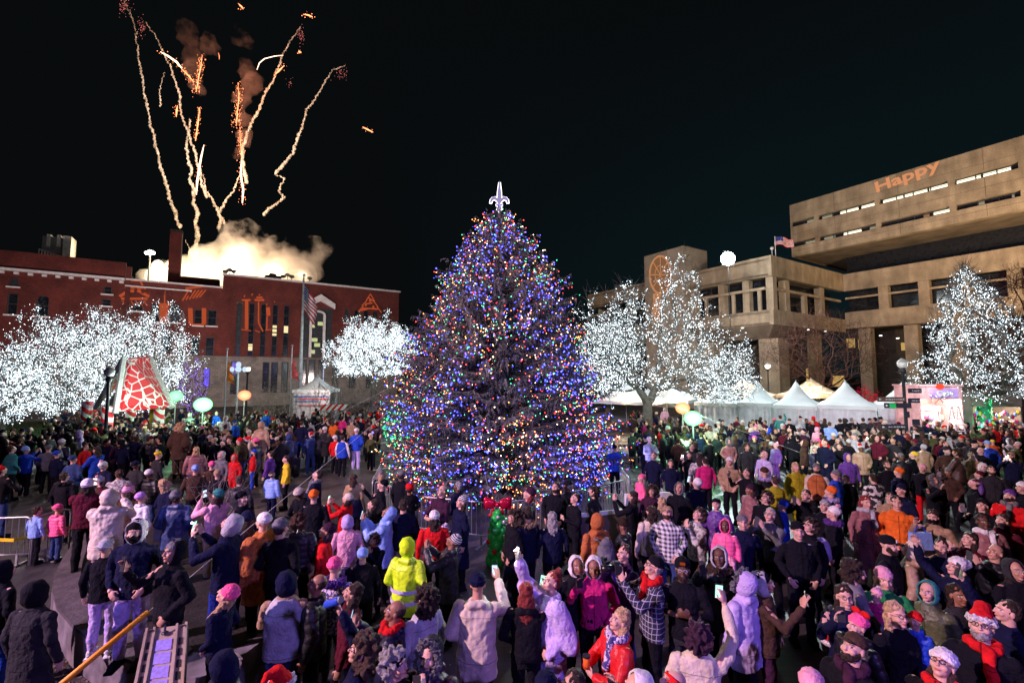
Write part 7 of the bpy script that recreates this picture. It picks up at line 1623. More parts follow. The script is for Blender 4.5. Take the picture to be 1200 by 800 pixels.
sign(1032, 1064, 497, 503, sgm, 'Seventh', 'dark direction sign lowest on the left of the sign post'); sign(1060, 1066, 482, 489, sgm, '', 'tiny square dark plate on the left of the sign post', False); sign(1069, 1078, 491, 498, sgm, '', 'small square dark plate on the right of the sign post', False)
mb_ = empty('menu_board', at_z(1068, 548, 0) + Vector((0, -.6, 0)), label='black framed menu board standing below the sign post', cat='board'); Y_ = mb_.location.y
a_, c_ = at_y(1059, 508, Y_), at_y(1078, 529, Y_); w_, h_, zc_ = c_.x - a_.x, a_.z - c_.z, (a_.z + c_.z) / 2
b = MB(); b.box((0, 0, zc_), (w_, .04, h_)); b.box((-w_ / 2 + .04, 0, (zc_ - h_ / 2) / 2), (.05, .04, zc_ - h_ / 2)); b.box((w_ / 2 - .04, 0, (zc_ - h_ / 2) / 2), (.05, .04, zc_ - h_ / 2)); b.obj('board', mat('black_board', (.01, .01, .012), .4), mb_)
b = MB()
for s in (-1, 1): b.box((s * w_ / 2, -.02, zc_), (.035, .06, h_ + .03)); b.box((0, -.02, zc_ + s * h_ / 2), (w_ - .036, .06, .035))
b.obj('frame', whitem, mb_)
b = MB()
for k in range(8): b.box((0, -.025, zc_ + h_ * .3 - k * .075), (w_ * (.35 + .25 * abs(math.sin(k * 2.1))), .01, .022))
b.obj('chalk_lines', mat('chalk', (.35, .35, .4), .8), mb_)
bx = empty('speaker_box', at_z(1088, 545, 0), label='big black speaker cabinet right of the menu board', cat='speaker'); b = MB(); b.box((0, 0, .7), (.75, .6, 1.4)); b.obj('cabinet', dsteel, bx); b = MB(); b.box((0, -.305, .7), (.65, .02, 1.25)); b.obj('grille', mat('grille', (.03, .03, .035), .7, bump=1, bscale=80), bx)
# ---- glowing balls
def globe(px, py, Y, rpx, col, cn, lab, st=3.2, pw=120):
    q = at_y(px, py, Y); r_ = rpx * Y / F; root = empty('glowing_ball', (q.x, q.y, 0), label=lab, cat='balloon light', group='glowing balls on stands')
    b = MB(); b.ball((0, 0, q.z), r_, seg=24, rings=16, sc=(1.1, 1.1, .95)); b.obj('ball', glowball('ball_' + cn, tuple(min(1, c * .8 + .2) for c in col), tuple(c * c * .7 for c in col), st * 1.35), root, smooth=True)
    b = MB(); b.tubez((0, 0, 0), [(0, .22), (.04, .22), (.06, .03), (q.z - r_ * .9, .03)], 8); b.obj('stand', steel, root)
    b = MB(); b.tubez((0, 0, q.z), [(-.98 * r_, r_ * .25), (-.9 * r_, r_ * .3)], 12); b.obj('collar', whitem, root)
    for dx, dy in ((0, -1), (-.8, .6), (.8, .6)): light('POINT', 'ball_light', (q.x + dx * r_ * 1.4, q.y + dy * r_ * 1.4, q.z - r_ * .3), col, pw / 3, .1)
globe(206, 464, 28, 6.5, (.28, 1, .48), 'green_dim', 'white green glowing ball farther left, beside the candy house', 1.2, 260); globe(238, 474, 24.5, 8.6, (.36, 1, .52), 'green', 'larger white green glowing ball above the left crowd', 1.7, 700)
globe(286.5, 463, 30, 6.2, (1, .34, .06), 'orange', 'orange glowing ball behind the left crowd', 1.5); globe(812, 490, 19, 9.0, (.36, 1, .52), 'green', 'white green glowing ball behind the right crowd', 1.7, 700); globe(800, 478, 23, 7.3, (1, .50, .14), 'amber', 'yellow orange glowing ball left above the right green ball', 1.3)
# ---- candy house
CH = empty('candy_house', at_z(165, 505, 0) + Vector((0, 4, 0)), label='giant candy house with red and white patterned steep roof and striped posts', cat='playhouse')
Yc = 25.0; CH.location = (0, 0, 0)
def q3(px, py, Y): return at_y(px, py, Y)
m, nt, b_ = nodes('giraffe'); tc = N(nt, 'ShaderNodeTexCoord'); vo = N(nt, 'ShaderNodeTexVoronoi', feature='DISTANCE_TO_EDGE'); vo.inputs['Scale'].default_value = 2.0; nt.links.new(tc.outputs['Object'], vo.inputs['Vector'])
gt = N(nt, 'ShaderNodeMath', operation='GREATER_THAN'); gt.inputs[1].default_value = .06; nt.links.new(vo.outputs['Distance'], gt.inputs[0])
mx = N(nt, 'ShaderNodeMix', data_type='RGBA'); mx.inputs[6].default_value = (.8, .75, .75, 1); mx.inputs[7].default_value = (.75, .02, .03, 1); nt.links.new(gt.outputs[0], mx.inputs[0]); nt.links.new(mx.outputs[2], b_.inputs['Base Color']); gir = m
ridgeA, ridgeB = q3(150, 421, 25), q3(175, 419, 28.2); eR0, eR1 = q3(139, 482, 24.0), q3(201, 477, 27.2)
b = MB(); nn = (eR0 - ridgeA).cross(ridgeB - ridgeA).normalized() * .15; b.prism([ridgeA, ridgeB, eR1, eR0], -nn if nn.y < 0 else nn); b.obj('roof', gir, CH)
eL0 = q3(112, 478, 26.2); eL1 = q3(120, 470, 29)
b = MB(); b.prism([ridgeA, ridgeB, eL1, eL0], (0, .05, .1)); b.obj('roof', gir, CH)
b = MB(); b.tube([ridgeB + Vector((0, -.1, .1)), eR1 + Vector((.1, -.1, 0))], .16, 6); b.tube([ridgeA + Vector((-.1, -.15, .1)), eR0 + Vector((0, -.2, -.1))], .13, 6); b.tube([ridgeA + Vector((-.1, -.15, .1)), eL0], .13, 6); b.obj('white_trim', fab('white'), CH)
b = MB(); b.prism([ridgeA + Vector((.1, .15, -.5)), eR0 + Vector((-.4, .15, .1)), eL0 + Vector((.4, .15, .1))], (0, .08, 0)); b.obj('gable', mat('icing', (.7, .68, .66), .7), CH)
m, nt, b_ = nodes('candy_stripe'); tc = N(nt, 'ShaderNodeTexCoord'); sx = N(nt, 'ShaderNodeSeparateXYZ'); nt.links.new(tc.outputs['Object'], sx.inputs[0])
a1 = N(nt, 'ShaderNodeMath', operation='ADD'); nt.links.new(sx.outputs[0], a1.inputs[0]); nt.links.new(sx.outputs[2], a1.inputs[1]); m2 = N(nt, 'ShaderNodeMath', operation='MULTIPLY'); m2.inputs[1].default_value = 1.9; nt.links.new(a1.outputs[0], m2.inputs[0])
f2 = N(nt, 'ShaderNodeMath', operation='FRACT'); nt.links.new(m2.outputs[0], f2.inputs[0]); g2 = N(nt, 'ShaderNodeMath', operation='GREATER_THAN'); g2.inputs[1].default_value = .5; nt.links.new(f2.outputs[0], g2.inputs[0])
mx = N(nt, 'ShaderNodeMix', data_type='RGBA'); mx.inputs[6].default_value = (.75, .73, .72, 1); mx.inputs[7].default_value = (.65, .02, .03, 1); nt.links.new(g2.outputs[0], mx.inputs[0]); nt.links.new(mx.outputs[2], b_.inputs['Base Color']); cs = m
for px, Y, yt in ((104.5, 26.5, 470), (129, 23.8, 476), (189, 26.8, 478), (156, 28, 480)):
    b = MB(); p = Vector(at(px, Y)); zt_ = at_y(px, yt, Y).z; b.tubez(p, [(0, .26), (zt_, .26)], 12); b.obj('candy_post', cs, CH, smooth=True)
b = MB(); p = at_y(181, 488, 26.9); b.box((p.x, p.y, p.z), (.5, .1, .9)); b.obj('plaque', fab('mustard'), CH)
light('POINT', 'house_light', at_y(165, 470, 22.5) + Z * .3, (.95, 1, 1), 420, .3)
# ---- crowd barriers
def barrier(p, q, lab, h=1.05, nb=None):
    p = Vector(p); q = Vector(q); d = q - p; L_ = d.length; root = empty('crowd_barrier', p, math.atan2(d.y, d.x), label=lab, cat='barrier', group='steel crowd barriers')
    b = MB(); r_ = .022; cor = .12
    b.tube([(0, 0, .0), (0, 0, h - cor), (cor * .3, 0, h - cor * .3), (cor, 0, h), (L_ - cor, 0, h), (L_ - cor * .3, 0, h - cor * .3), (L_, 0, h - cor), (L_, 0, 0)], r_, 7); b.tube([(0, 0, .25), (L_, 0, .25)], r_ * .8, 6); b.obj('frame', steel, root, smooth=True)
    b = MB(); n = nb or int(L_ / .125)
    for k in range(1, n): b.tube([(L_ * k / n, 0, .25), (L_ * k / n, 0, h)], .009, 5, cap=False)
    b.obj('bars', steel, root)
    for x in (.25, L_ - .25): 
        b = MB(); b.box((x, 0, .015), (.06, .7, .02)); b.box((x, 0, .13), (.04, .03, .25)); b.obj('foot', steel, root)
    return root
pts = [(437, 602), (489, 628), (577, 641), (668, 636), (735, 607), (782, 583)]
G3 = [at_z(*p, 0) for p in ((438, 605), (487, 629), (577, 641), (635, 633), (688, 618), (735, 603))]
bl = ['crowd barrier at the left side of the lit tree', 'crowd barrier left of the bald person below the tree', 'crowd barrier behind the long navy coat', 'crowd barrier right of the balloon column below the tree', 'crowd barrier behind the white board right of the tree']
for i in range(5): barrier(G3[i] + (G3[i + 1] - G3[i]) * .02, G3[i + 1] - (G3[i + 1] - G3[i]) * .02, bl[i])
barrier(at_z(436, 603), at_z(446, 578), 'crowd barrier running back along the left of the lit tree', nb=14); barrier(at_z(738, 601), at_z(718, 568), 'crowd barrier running back along the right of the lit tree', nb=12)
barrier(at_z(-45, 666), at_z(34, 662), 'crowd barrier cut by the left edge with yellow tape'); barrier(at_z(36, 662), at_z(80, 648), 'crowd barrier with yellow tape ending at the raised bed')
tp = empty('caution_tape', at_z(-40, 660), label='yellow tape strung along the left crowd barriers', cat='tape'); o0 = tp.location; b = MB(); ps = [at_z(-45, 666) + Z * .62, at_z(20, 663) + Z * .56 + Vector((0, -.05, 0)), at_z(82, 649) + Z * .60]
for a_, c_ in zip(ps[:-1], ps[1:]): b.prism([a_ - o0 + Vector((0, -.06, 0)), c_ - o0 + Vector((0, -.06, 0)), c_ - o0 + Vector((0, -.06, .07)), a_ - o0 + Vector((0, -.06, .07))], (0, .006, 0))
b.obj('tape', fab('yellow'), tp)
# white boards right of the tree
def board(px, py, w_, h_, yaw, m_, fm_, lab, rounded=False):
    p = at_z(px, py, 0); root = empty('barrier_board', p, R(yaw), label=lab, cat='board')
    b = MB(); b.box((0, 0, h_ / 2), (w_ - .1, .03, h_ - .1)); b.obj('panel', m_, root); b = MB()
    for s in (-1, 1): b.box((s * (w_ / 2 - .04), 0, h_ / 2), (.08, .06, h_))
    b.box((0, 0, h_ - .04), (w_ - .161, .06, .08)); b.box((0, 0, .14), (w_ - .161, .06, .08)); b.obj('frame', fm_, root); return root
board(707, 664, 1.4, 1.2, 18, mat('ply', (.14, .11, .09), .8), whitem, 'dark panel in a white frame behind the rust hooded jacket')
bb = empty('white_panel', at_z(770, 648, 0), R(10), label='white rounded panel standing right of the tree behind the dark curls', cat='panel')
b = MB(); prf = [(-.55, 0), (.55, 0), (.55, 1.15), (.5, 1.3), (.4, 1.38), (.28, 1.4), (-.28, 1.4), (-.4, 1.38), (-.5, 1.3), (-.55, 1.15)]; b.prism([(x, 0, z_) for x, z_ in prf], (0, .08, 0)); b.obj('board', whitem, bb); b = MB(); b.box((-.7, .02, .7), (.12, .12, 1.4)); b.obj('edge_post', whitem, bb)
# balloon column with bow
def balloons(px, pyb, H_, r0, lab, bow=True, Y=None):
    p = at_z(px, pyb, 0); root = empty('balloon_column', p, label=lab, cat='balloons'); r = random.Random(px); gm = mat('balloon_green', (.02, .42, .06), .18, spec=.7, vary=.1); rm = mat('balloon_red', (.6, .01, .015), .18, spec=.7, vary=.1); z_ = .12; k = 0
    pl_ = MB(); pl_.tubez((0, 0, 0), [(0, .2), (.03, .2), (.035, .02), (H_, .02)], 8); pl_.obj('pole', steel, root)
    while z_ < H_:
        t = z_ / H_; rr = r0 * (1.25 - .55 * t)
        for j in range(4):
            a_ = j * math.pi / 2 + k * .7; b = MB(); b.ball((math.cos(a_) * rr * .9, math.sin(a_) * rr * .9, z_), rr * r.uniform(.85, 1.1), seg=14, rings=10, sc=(1, 1, 1.08)); b.obj('balloon', gm, root, smooth=True)
            if (j + k) % 3 == 0: b = MB(); b.ball((math.cos(a_ + .6) * rr * 1.75, math.sin(a_ + .6) * rr * 1.75, z_ + rr * .6), rr * .42, seg=10, rings=8); b.obj('balloon', rm if (k + j) % 2 else mat('balloon_silver', (.6, .6, .62), .2, metal=.5), root, smooth=True)
        z_ += rr * 1.25; k += 1
    if bow:
        b = MB(); 
        for s in (-1, 1):
            b.ball((s * .17, -.05, H_ + .10), .13, seg=14, rings=10, sc=(1.15, .5, .9)); b.ball((s * .25, -.05, H_ + .17), .07, sc=(1, .6, 1.2)); b.ball((s * .25, -.05, H_ + .03), .06, sc=(1, .6, 1.2)); b.ball((s * .1, -.06, H_ - .08), .06, sc=(.8, .4, 1.5))
        b.ball((0, -.08, H_ + .08), .06); b.obj('bow', mat('foil_red', (.55, .01, .05), .2, metal=.5), root, smooth=True)
    return root
balloons(583, 662, 1.25, .12, 'green balloon column topped with a red foil bow in front of the tree'); balloons(780, 640, 1.2, .12, 'short green balloon cluster right of the white rounded panel', False)
# ---- guy wires with coloured sleeves
def guy(a_, c_, f0, f1, m_, lab, rw=.006, rsl=.028):
    root = empty('guy_wire', a_, label=lab, cat='guy wire', group='guy wires of the big tree'); d = c_ - a_; b = MB(); b.tube([(0, 0, 0), d], rw, 5); b.obj('wire', mat('wire', (.45, .45, .45), .5), root)
    b = MB(); b.tube([d * f0, d * f1], rsl, 8); b.obj('sleeve', m_, root, smooth=True)
    b = MB(); b.tube([Vector((0, 0, -a_.z)), Vector((0, 0, .06))], .03, 6); b.obj('anchor', steel, root)
ora = mat('sleeve_orange', (.85, .33, .02), .5, vary=.08); yel = mat('sleeve_yellow', (.75, .55, .05), .5, vary=.08)
a_ = at_z(30, 836, .95); up = at_y(560, 395, 14.6)
dd = up - a_; best = min(range(1000), key=lambda k: abs(proj(a_ + dd * k / 1000)[0] - 173)); f1 = best / 1000
print('guy', a_, up, f1, proj(a_ + dd * f1)); guy(a_, up, .01, f1, ora, 'thin cable with long orange sleeve crossing the lower left up to the tree', .004, .03)
for (x0, y0), (x1, y1), Yup, sl0, sl1, m_, lb in (((298, 522), (470, 448), 19, 310, 328, yel, 'cable with yellow sleeve over the left crowd'), ((1043, 557), (735, 455), 20, 1000, 1032, ora, 'cable with orange sleeve over the right crowd'), ((745, 562), (712, 520), 16, 744, 741, yel, 'short cable at the right foot of the lit tree')):
    a_ = at_z(x0, y0 + 12, 0); up = at_y(x1, y1, Yup); dd = up - a_
    fa = min(range(1000), key=lambda k: abs(proj(a_ + dd * k / 1000)[0] - sl0)) / 1000; fb = min(range(1000), key=lambda k: abs(proj(a_ + dd * k / 1000)[0] - sl1)) / 1000
    guy(a_, up, min(fa, fb), max(fa, fb), m_, lb, .005, .03)
# ---- equipment panel at the bottom left
eq = empty('equipment_case', (0, 0, 0), label='tan slotted equipment panel with violet windows at the bottom left', cat='equipment'); zq = 1.35
c4 = [at_z(171, 738, zq), at_z(220, 730, zq), at_z(214, 830, zq * .75), at_z(150, 838, zq * .75)]
o0 = c4[3].copy(); ex = (c4[2] - c4[3]); ey = (c4[0] - c4[3]); ez = ex.cross(ey).normalized(); 
def qp(u_, v_, h_=0.0): return (c4[3] * (1 - u_) * (1 - v_) + c4[2] * u_ * (1 - v_) + c4[1] * u_ * v_ + c4[0] * (1 - u_) * v_) + ez * h_ - o0
eq.location = o0
def slab(b, u0, u1_, v0, v1, h0, h1, mi=0): b.prism([qp(u0, v0, h0), qp(u1_, v0, h0), qp(u1_, v1, h0), qp(u0, v1, h0)], ez * (h1 - h0), mi)
tanm = mat('tan_metal', (.36, .29, .22), .55, bump=.2, bscale=30); b = MB(); slab(b, 0, 1, 0, 1, -.05, 0); b.obj('panel', tanm, eq)
b = MB()
for u0, u1_ in ((0, .06), (.18, .24), (.72, .78), (.94, 1)): slab(b, u0, u1_, 0, 1, .002, .03)
b.obj('rails', tanm, eq)
b = MB(); vv = mat('violet_film', (.34, .28, .75), .35, vary=.2, vscale=30, bump=.3, bscale=60)
for k in range(5): slab(b, .30, .66, .02 + k * .165, .02 + k * .165 + .14, .004, .012)
b.obj('windows', vv, eq); b = MB()
for k in range(6):
    for u0 in (.09, .81): slab(b, u0, u0 + .09, .03 + k * .14, .03 + k * .14 + .09, .003, .008)
b.obj('slots', dsteel, eq); b = MB(); c_ = qp(.48, .9, .02); b.ball(c_, .03, sc=(1.2, 1.2, .6)); b.tube([c_, c_ + ez * .05 + ey.normalized() * .06], .012, 6)
for u0 in (.1, .86): b.tube([qp(u0, .92, .04), qp(u0 + .1, .95, .04)], .008, 6)
b.obj('latches', mat('latch', (.1, .1, .11), .3, metal=.8), eq)
b = MB(); [b.tube([qp(u_, .02, -.05), Vector((qp(u_, .02).x, qp(u_, .02).y, -o0.z))], .03, 6) for u_ in (.05, .95)]; [b.tube([qp(u_, .98, -.05), Vector((qp(u_, .98).x, qp(u_, .98).y, -o0.z))], .03, 6) for u_ in (.05, .95)]; b.obj('stand', dsteel, eq)
# ---- held things
def near_person(s): 
    for o in COL.objects:
        if o.name.startswith('person') and s in o['label']: return o
def held(o, local): return Matrix.Translation(o.location) @ Matrix.Rotation(o.rotation_euler.z, 4, 'Z') @ Matrix.Diagonal((*o.scale, 1)) @ Vector(local)
o = near_person('raising a blue bottle'); p = held(o, phone_pt('high1')); bt = empty('bottle', p, label='blue drinking bottle held up by the person with brown curls', cat='bottle'); bt.rotation_euler = (R(30), R(60), 0)
b = MB(); b.tubez((0, 0, -.12), [(0, .03), (.01, .038), (.2, .038), (.23, .028)], 14); b.obj('body', fab('blue', 'nylon'), bt, smooth=True); b = MB(); b.tubez((0, 0, .11), [(0, .03), (.03, .03)], 12); b.obj('cap', steel, bt)
o = near_person('holding a cup'); p = held(o, (0, -.36, 1.25)); bt = empty('cup', p, label='orange paper cup with black lid held by the person in red puffer', cat='cup'); b = MB(); b.tubez((0, 0, -.06), [(0, .028), (.11, .038)], 14); b.obj('body', fab('orange'), bt, smooth=True); b = MB(); b.tubez((0, 0, .052), [(0, .041), (.02, .04)], 14); b.obj('lid', dsteel, bt)
o = near_person('holding a blue bag'); p = held(o, (-.1, -.45, 1.25)); bt = empty('bag', p, label='bright blue bag held by the person in tan coat and black scarf', cat='bag'); b = MB(); b.prism([(-.2, 0, -.16), (.2, 0, -.16), (.17, 0, .14), (-.17, 0, .14)], (0, .09, 0)); b.obj('body', fab('lblue', 'nylon'), bt); b = MB(); b.tube([(-.1, .04, .14), (-.06, .04, .24), (.06, .04, .24), (.1, .04, .14)], .01, 5); b.obj('handle', fab('blue'), bt)
for s, pp in (('using a black camera', (0, -.36, 1.56)), ('in navy checked jacket and red scarf', (0, -.42, 1.62))):
    o = near_person(s); p = held(o, pp); cmr = empty('camera', p, o.rotation_euler.z, label='black camera with large lens used by the person in ' + ('purple jacket' if 'using' in s else 'navy checked jacket'), cat='camera'); b = MB(); b.box((0, 0, 0), (.15, .08, .11)); b.box((0, 0, .07), (.06, .06, .04)); b.obj('body', dsteel, cmr); b = MB(); M_ = Matrix.Rotation(R(90), 4, 'X')
    b.tube([(0, -.04, 0), (0, -.2, 0)], [.042, .048], 14); b.obj('lens', mat('lens_black', (.01, .01, .012), .25), cmr, smooth=True)
o = near_person('silver bands')
if o:
    b = MB()
    for z_ in (1.02, .86): 
        for k in range(24):
            a0, a1 = 2 * math.pi * k / 24, 2 * math.pi * (k + 1) / 24; b.prism([(.245 * math.cos(a0), .195 * math.sin(a0), z_), (.245 * math.cos(a1), .195 * math.sin(a1), z_), (.245 * math.cos(a1), .195 * math.sin(a1), z_ + .05), (.245 * math.cos(a0), .195 * math.sin(a0), z_ + .05)], (-.01 * math.cos(a0), -.01 * math.sin(a0), 0))
    b.obj('reflective_band', mat('reflective', (.55, .5, .65), .4), o)
o = near_person('orange emblem'); b = MB(); hm = headM(12, 1.0); b.box((0, 0, 0), (.06, .01, .03), M=hm @ Matrix.Translation((0, -.088, .075))); b.obj('emblem', emit('emblem_orange', (1, .15, .02), .3), o)
o = near_person('black cap with white emblem'); b = MB(); b.box((0, 0, 0), (.012, .01, .04), M=headM(0, 1) @ Matrix.Translation((-.012, -.088, .07))); b.box((0, 0, 0), (.012, .01, .04), M=headM(0, 1) @ Matrix.Translation((.012, -.088, .07))); b.box((0, 0, 0), (.036, .01, .010), M=headM(0, 1) @ Matrix.Translation((0, -.089, .07)) @ Matrix.Rotation(R(40), 4, 'Y')); b.obj('emblem', fab('white'), o)
o = near_person('red bow above'); b = MB()
for s in (-1, 1): b.ball((0, 0, 0), .05, sc=(1.2, .5, .8)); b.v[-1]
b = MB()
for s in (-1, 1): 
    c_ = headM(12, 1.0) @ Vector((s * .06, .03, .16)); b.ball(c_, .05, sc=(1.2, .6, .8))
b.obj('bow', fab('red'), o)
# red santa hat lying near (glitter) held low
q = at_z(976, 748, 1.1); sh_ = empty('santa_hat', q, label='glittery red santa hat with white brim held beside the hot pink beanie', cat='hat'); b = MB(); b.tubez((0, 0, 0), [(0, .13), (.12, .1), (.26, .05), (.33, .012)], 14); b.obj('crown', mat('sequin', (.6, .02, .015), .3, metal=.3, bump=1, bscale=90), sh_, smooth=True); b = MB(); b.tubez((0, 0, -.05), [(0, .13), (.03, .15), (.06, .14)], 14); b.obj('brim', fab('white', 'fur'), sh_, smooth=True); b = MB(); b.ball((0, 0, .35), .035); b.obj('pompom', fab('white', 'fur'), sh_)
# backpack emblem
for o in list(COL.objects):
    if o.name.startswith('backpack') and o.parent is None and 'lavender' in o['label']:
        b = MB()
        for s in (-1, 1): b.tube([(s * .035, .452, 1.14), (s * .012, .456, 1.118), (s * .035, .452, 1.095)], .006, 5)
        b.tube([(-.014, .458, 1.118), (.014, .458, 1.118)], .006, 5); b.obj('emblem', fab('navy'), o)
# ------------------------------------------------------------------ fireworks
YF = 105.0
fwl = []
def fp(px, py, Y=YF): return at_y(px, py, Y)
# smoke bank (volume)
m = bpy.data.materials.new('smoke_volume'); m.use_nodes = True; nt = m.node_tree; nt.nodes.remove(nt.nodes['Principled BSDF'])
pv = N(nt, 'ShaderNodeVolumePrincipled'); pv.inputs['Color'].default_value = (.9, .84, .76, 1); pv.inputs['Anisotropy'].default_value = .1
tc = N(nt, 'ShaderNodeTexCoord'); no = N(nt, 'ShaderNodeTexNoise'); no.inputs['Scale'].default_value = .19; no.inputs['Detail'].default_value = 6; no.inputs['Roughness'].default_value = .6; nt.links.new(tc.outputs['Object'], no.inputs[0])
sx = N(nt, 'ShaderNodeSeparateXYZ'); nt.links.new(tc.outputs['Object'], sx.inputs[0]); gz = N(nt, 'ShaderNodeMath', operation='MULTIPLY_ADD'); gz.inputs[1].default_value = -.017; gz.inputs[2].default_value = .02; nt.links.new(sx.outputs[2], gz.inputs[0])
gx_ = N(nt, 'ShaderNodeMath', operation='MULTIPLY'); ab_ = N(nt, 'ShaderNodeMath', operation='ABSOLUTE'); nt.links.new(sx.outputs[0], ab_.inputs[0]); nt.links.new(ab_.outputs[0], gx_.inputs[0]); gx_.inputs[1].default_value = -.006
s1_ = N(nt, 'ShaderNodeMath', operation='ADD'); nt.links.new(gz.outputs[0], s1_.inputs[0]); nt.links.new(gx_.outputs[0], s1_.inputs[1]); s2_ = N(nt, 'ShaderNodeMath', operation='ADD'); nt.links.new(s1_.outputs[0], s2_.inputs[0]); nt.links.new(no.outputs[0], s2_.inputs[1])
mr = N(nt, 'ShaderNodeMapRange'); mr.inputs[1].default_value = .34; mr.inputs[2].default_value = .60; mr.inputs[3].default_value = 0; mr.inputs[4].default_value = .42
nt.links.new(s2_.outputs[0], mr.inputs[0]); nt.links.new(mr.outputs[0], pv.inputs['Density']); nt.links.new(pv.outputs[0], nt.nodes['Material Output'].inputs['Volume'])
sm = MB(); r = random.Random(4)
bl = [(190, 325, 17), (215, 318, 20), (240, 314, 22), (262, 304, 24), (290, 298, 27), (318, 300, 24), (342, 306, 19), (362, 298, 14), (376, 288, 10), (285, 276, 17), (272, 284, 14), (306, 282, 15), (335, 318, 26), (290, 322, 32), (240, 326, 26), (200, 330, 20), (366, 312, 13), (283, 262, 9)]
bm = MB()
for px, py, rr in bl:
    c = fp(px, py + 4, YF + r.uniform(-2, 2)); rad = rr * 1.3 * YF / F; bm.ball(c - fp(280, 320), rad, seg=20, rings=12)
me = remesh(bm, 1.0, 'smoke'); me.update(); co_, n_ = getco(me)
d_ = np.array([noise.noise(Vector(c_) * .22) * 2.2 + noise.noise(Vector(c_) * .6) * .9 for c_ in co_.tolist()]); me.vertices.foreach_set('co', (co_ + n_ * d_[:, None]).ravel().astype(np.float32)); me.update()
o = addmesh('smoke', me, m, kind='stuff', label='glowing bank of firework smoke rising behind the brick building'); o.location = fp(280, 320)
for px, py, pw, c, dy in ((190, 322, 26000, (1, .80, .52), 0), (232, 322, 36000, (1, .80, .50), 0), (275, 316, 36000, (1, .74, .45), 0), (320, 322, 15000, (1, .7, .42), 0), (283, 296, 7000, (1, .62, .40), 0), (355, 322, 2500, (1, .75, .55), 0)):
    light('POINT', 'burst_light', fp(px, py, YF - 5 + dy), c, pw * .42, .6)
b = MB()   # the burning fountain itself, partly hidden by the parapet
for k in range(46):
    x = 176 + k * 2.3; c = fp(x, 333 - 9 * abs(math.sin(k * .37)) * (1.6 if x < 200 else .6) - (4 if x < 200 else 0), YF - 7); b.ball(c, (.7 + .45 * math.sin(k * 1.9)) * (1.15 if x < 200 else .8), seg=8, rings=6, sc=(1, 1, 1.5))
ob = b.obj('ground_burst', emit('burst_white', (1, .86, .58), 2.2), smooth=True); tag(ob, 'white hot firework burst flaring along the roofline of the brick building', 'firework')
# smoke trails
def smokemat(nm, c, dens):
    mm = bpy.data.materials.new(nm); mm.use_nodes = True; nt = mm.node_tree; b_ = nt.nodes['Principled BSDF']; b_.inputs['Base Color'].default_value = (*c, 1); b_.inputs['Roughness'].default_value = 1; b_.inputs['Specular IOR Level'].default_value = 0
    tc = N(nt, 'ShaderNodeTexCoord'); no = N(nt, 'ShaderNodeTexNoise'); no.inputs['Scale'].default_value = 1.6; no.inputs['Detail'].default_value = 5; nt.links.new(tc.outputs['Object'], no.inputs[0])
    lw = N(nt, 'ShaderNodeLayerWeight'); lw.inputs[0].default_value = .35; iv = N(nt, 'ShaderNodeMath', operation='SUBTRACT'); iv.inputs[0].default_value = 1.0; nt.links.new(lw.outputs['Facing'], iv.inputs[1])
    mr = N(nt, 'ShaderNodeMapRange'); mr.inputs[1].default_value = .38; mr.inputs[2].default_value = .62; mr.inputs[3].default_value = .15; mr.inputs[4].default_value = 1; nt.links.new(no.outputs[0], mr.inputs[0])
    mu = N(nt, 'ShaderNodeMath', operation='MULTIPLY'); nt.links.new(iv.outputs[0], mu.inputs[0]); nt.links.new(mr.outputs[0], mu.inputs[1]); m3 = N(nt, 'ShaderNodeMath', operation='MULTIPLY'); m3.inputs[1].default_value = dens; nt.links.new(mu.outputs[0], m3.inputs[0]); nt.links.new(m3.outputs[0], b_.inputs['Alpha']); return mm
TS = smokemat('trail_smoke', (.62, .54, .45), .9); TS2 = smokemat('puff_smoke', (.6, .42, .33), .30)
def trail(pts, wpx, lab, wob=1.6, Y=YF, seed=1, m_=None, fade=True, nstep=None):
    r = random.Random(seed); P_ = []
    for (x0, y0), (x1, y1) in zip(pts[:-1], pts[1:]):
        n = max(2, int(math.hypot(x1 - x0, y1 - y0) / .9))
        for k in range(n): t = k / n; P_.append((x0 + (x1 - x0) * t, y0 + (y1 - y0) * t))
    b = MB(); ph = r.random() * 9; N_ = len(P_); o0 = fp(*P_[0], Y); core = []
    for k, (x, y) in enumerate(P_):
        t = k / N_; w_ = wpx * (.35 + .65 * t if fade else 1) * r.uniform(.6, 1.2)
        dx = .6 * wob * (noise.noise((k * .07, ph, 0)) * 2.0 + noise.noise((k * .3, ph, 3)) * .8); c = fp(x + dx + r.gauss(0, .45), y + noise.noise((k * .2, ph, 5)) * 1.2, Y + noise.noise((k * .1, ph, 9)) * 2) - o0
        core.append(c); rad = w_ * Y / F * .50; b.ball(c, rad, seg=7, rings=5, sc=(r.uniform(.8, 1.2), 1, r.uniform(1.1, 1.7)))
    b.tube(core, wpx * Y / F * .12, 5); o = b.obj('smoke_trail', m_ or TS, smooth=True); o.location = o0; tag(o, lab, 'smoke trail', 'firework smoke trails'); return o
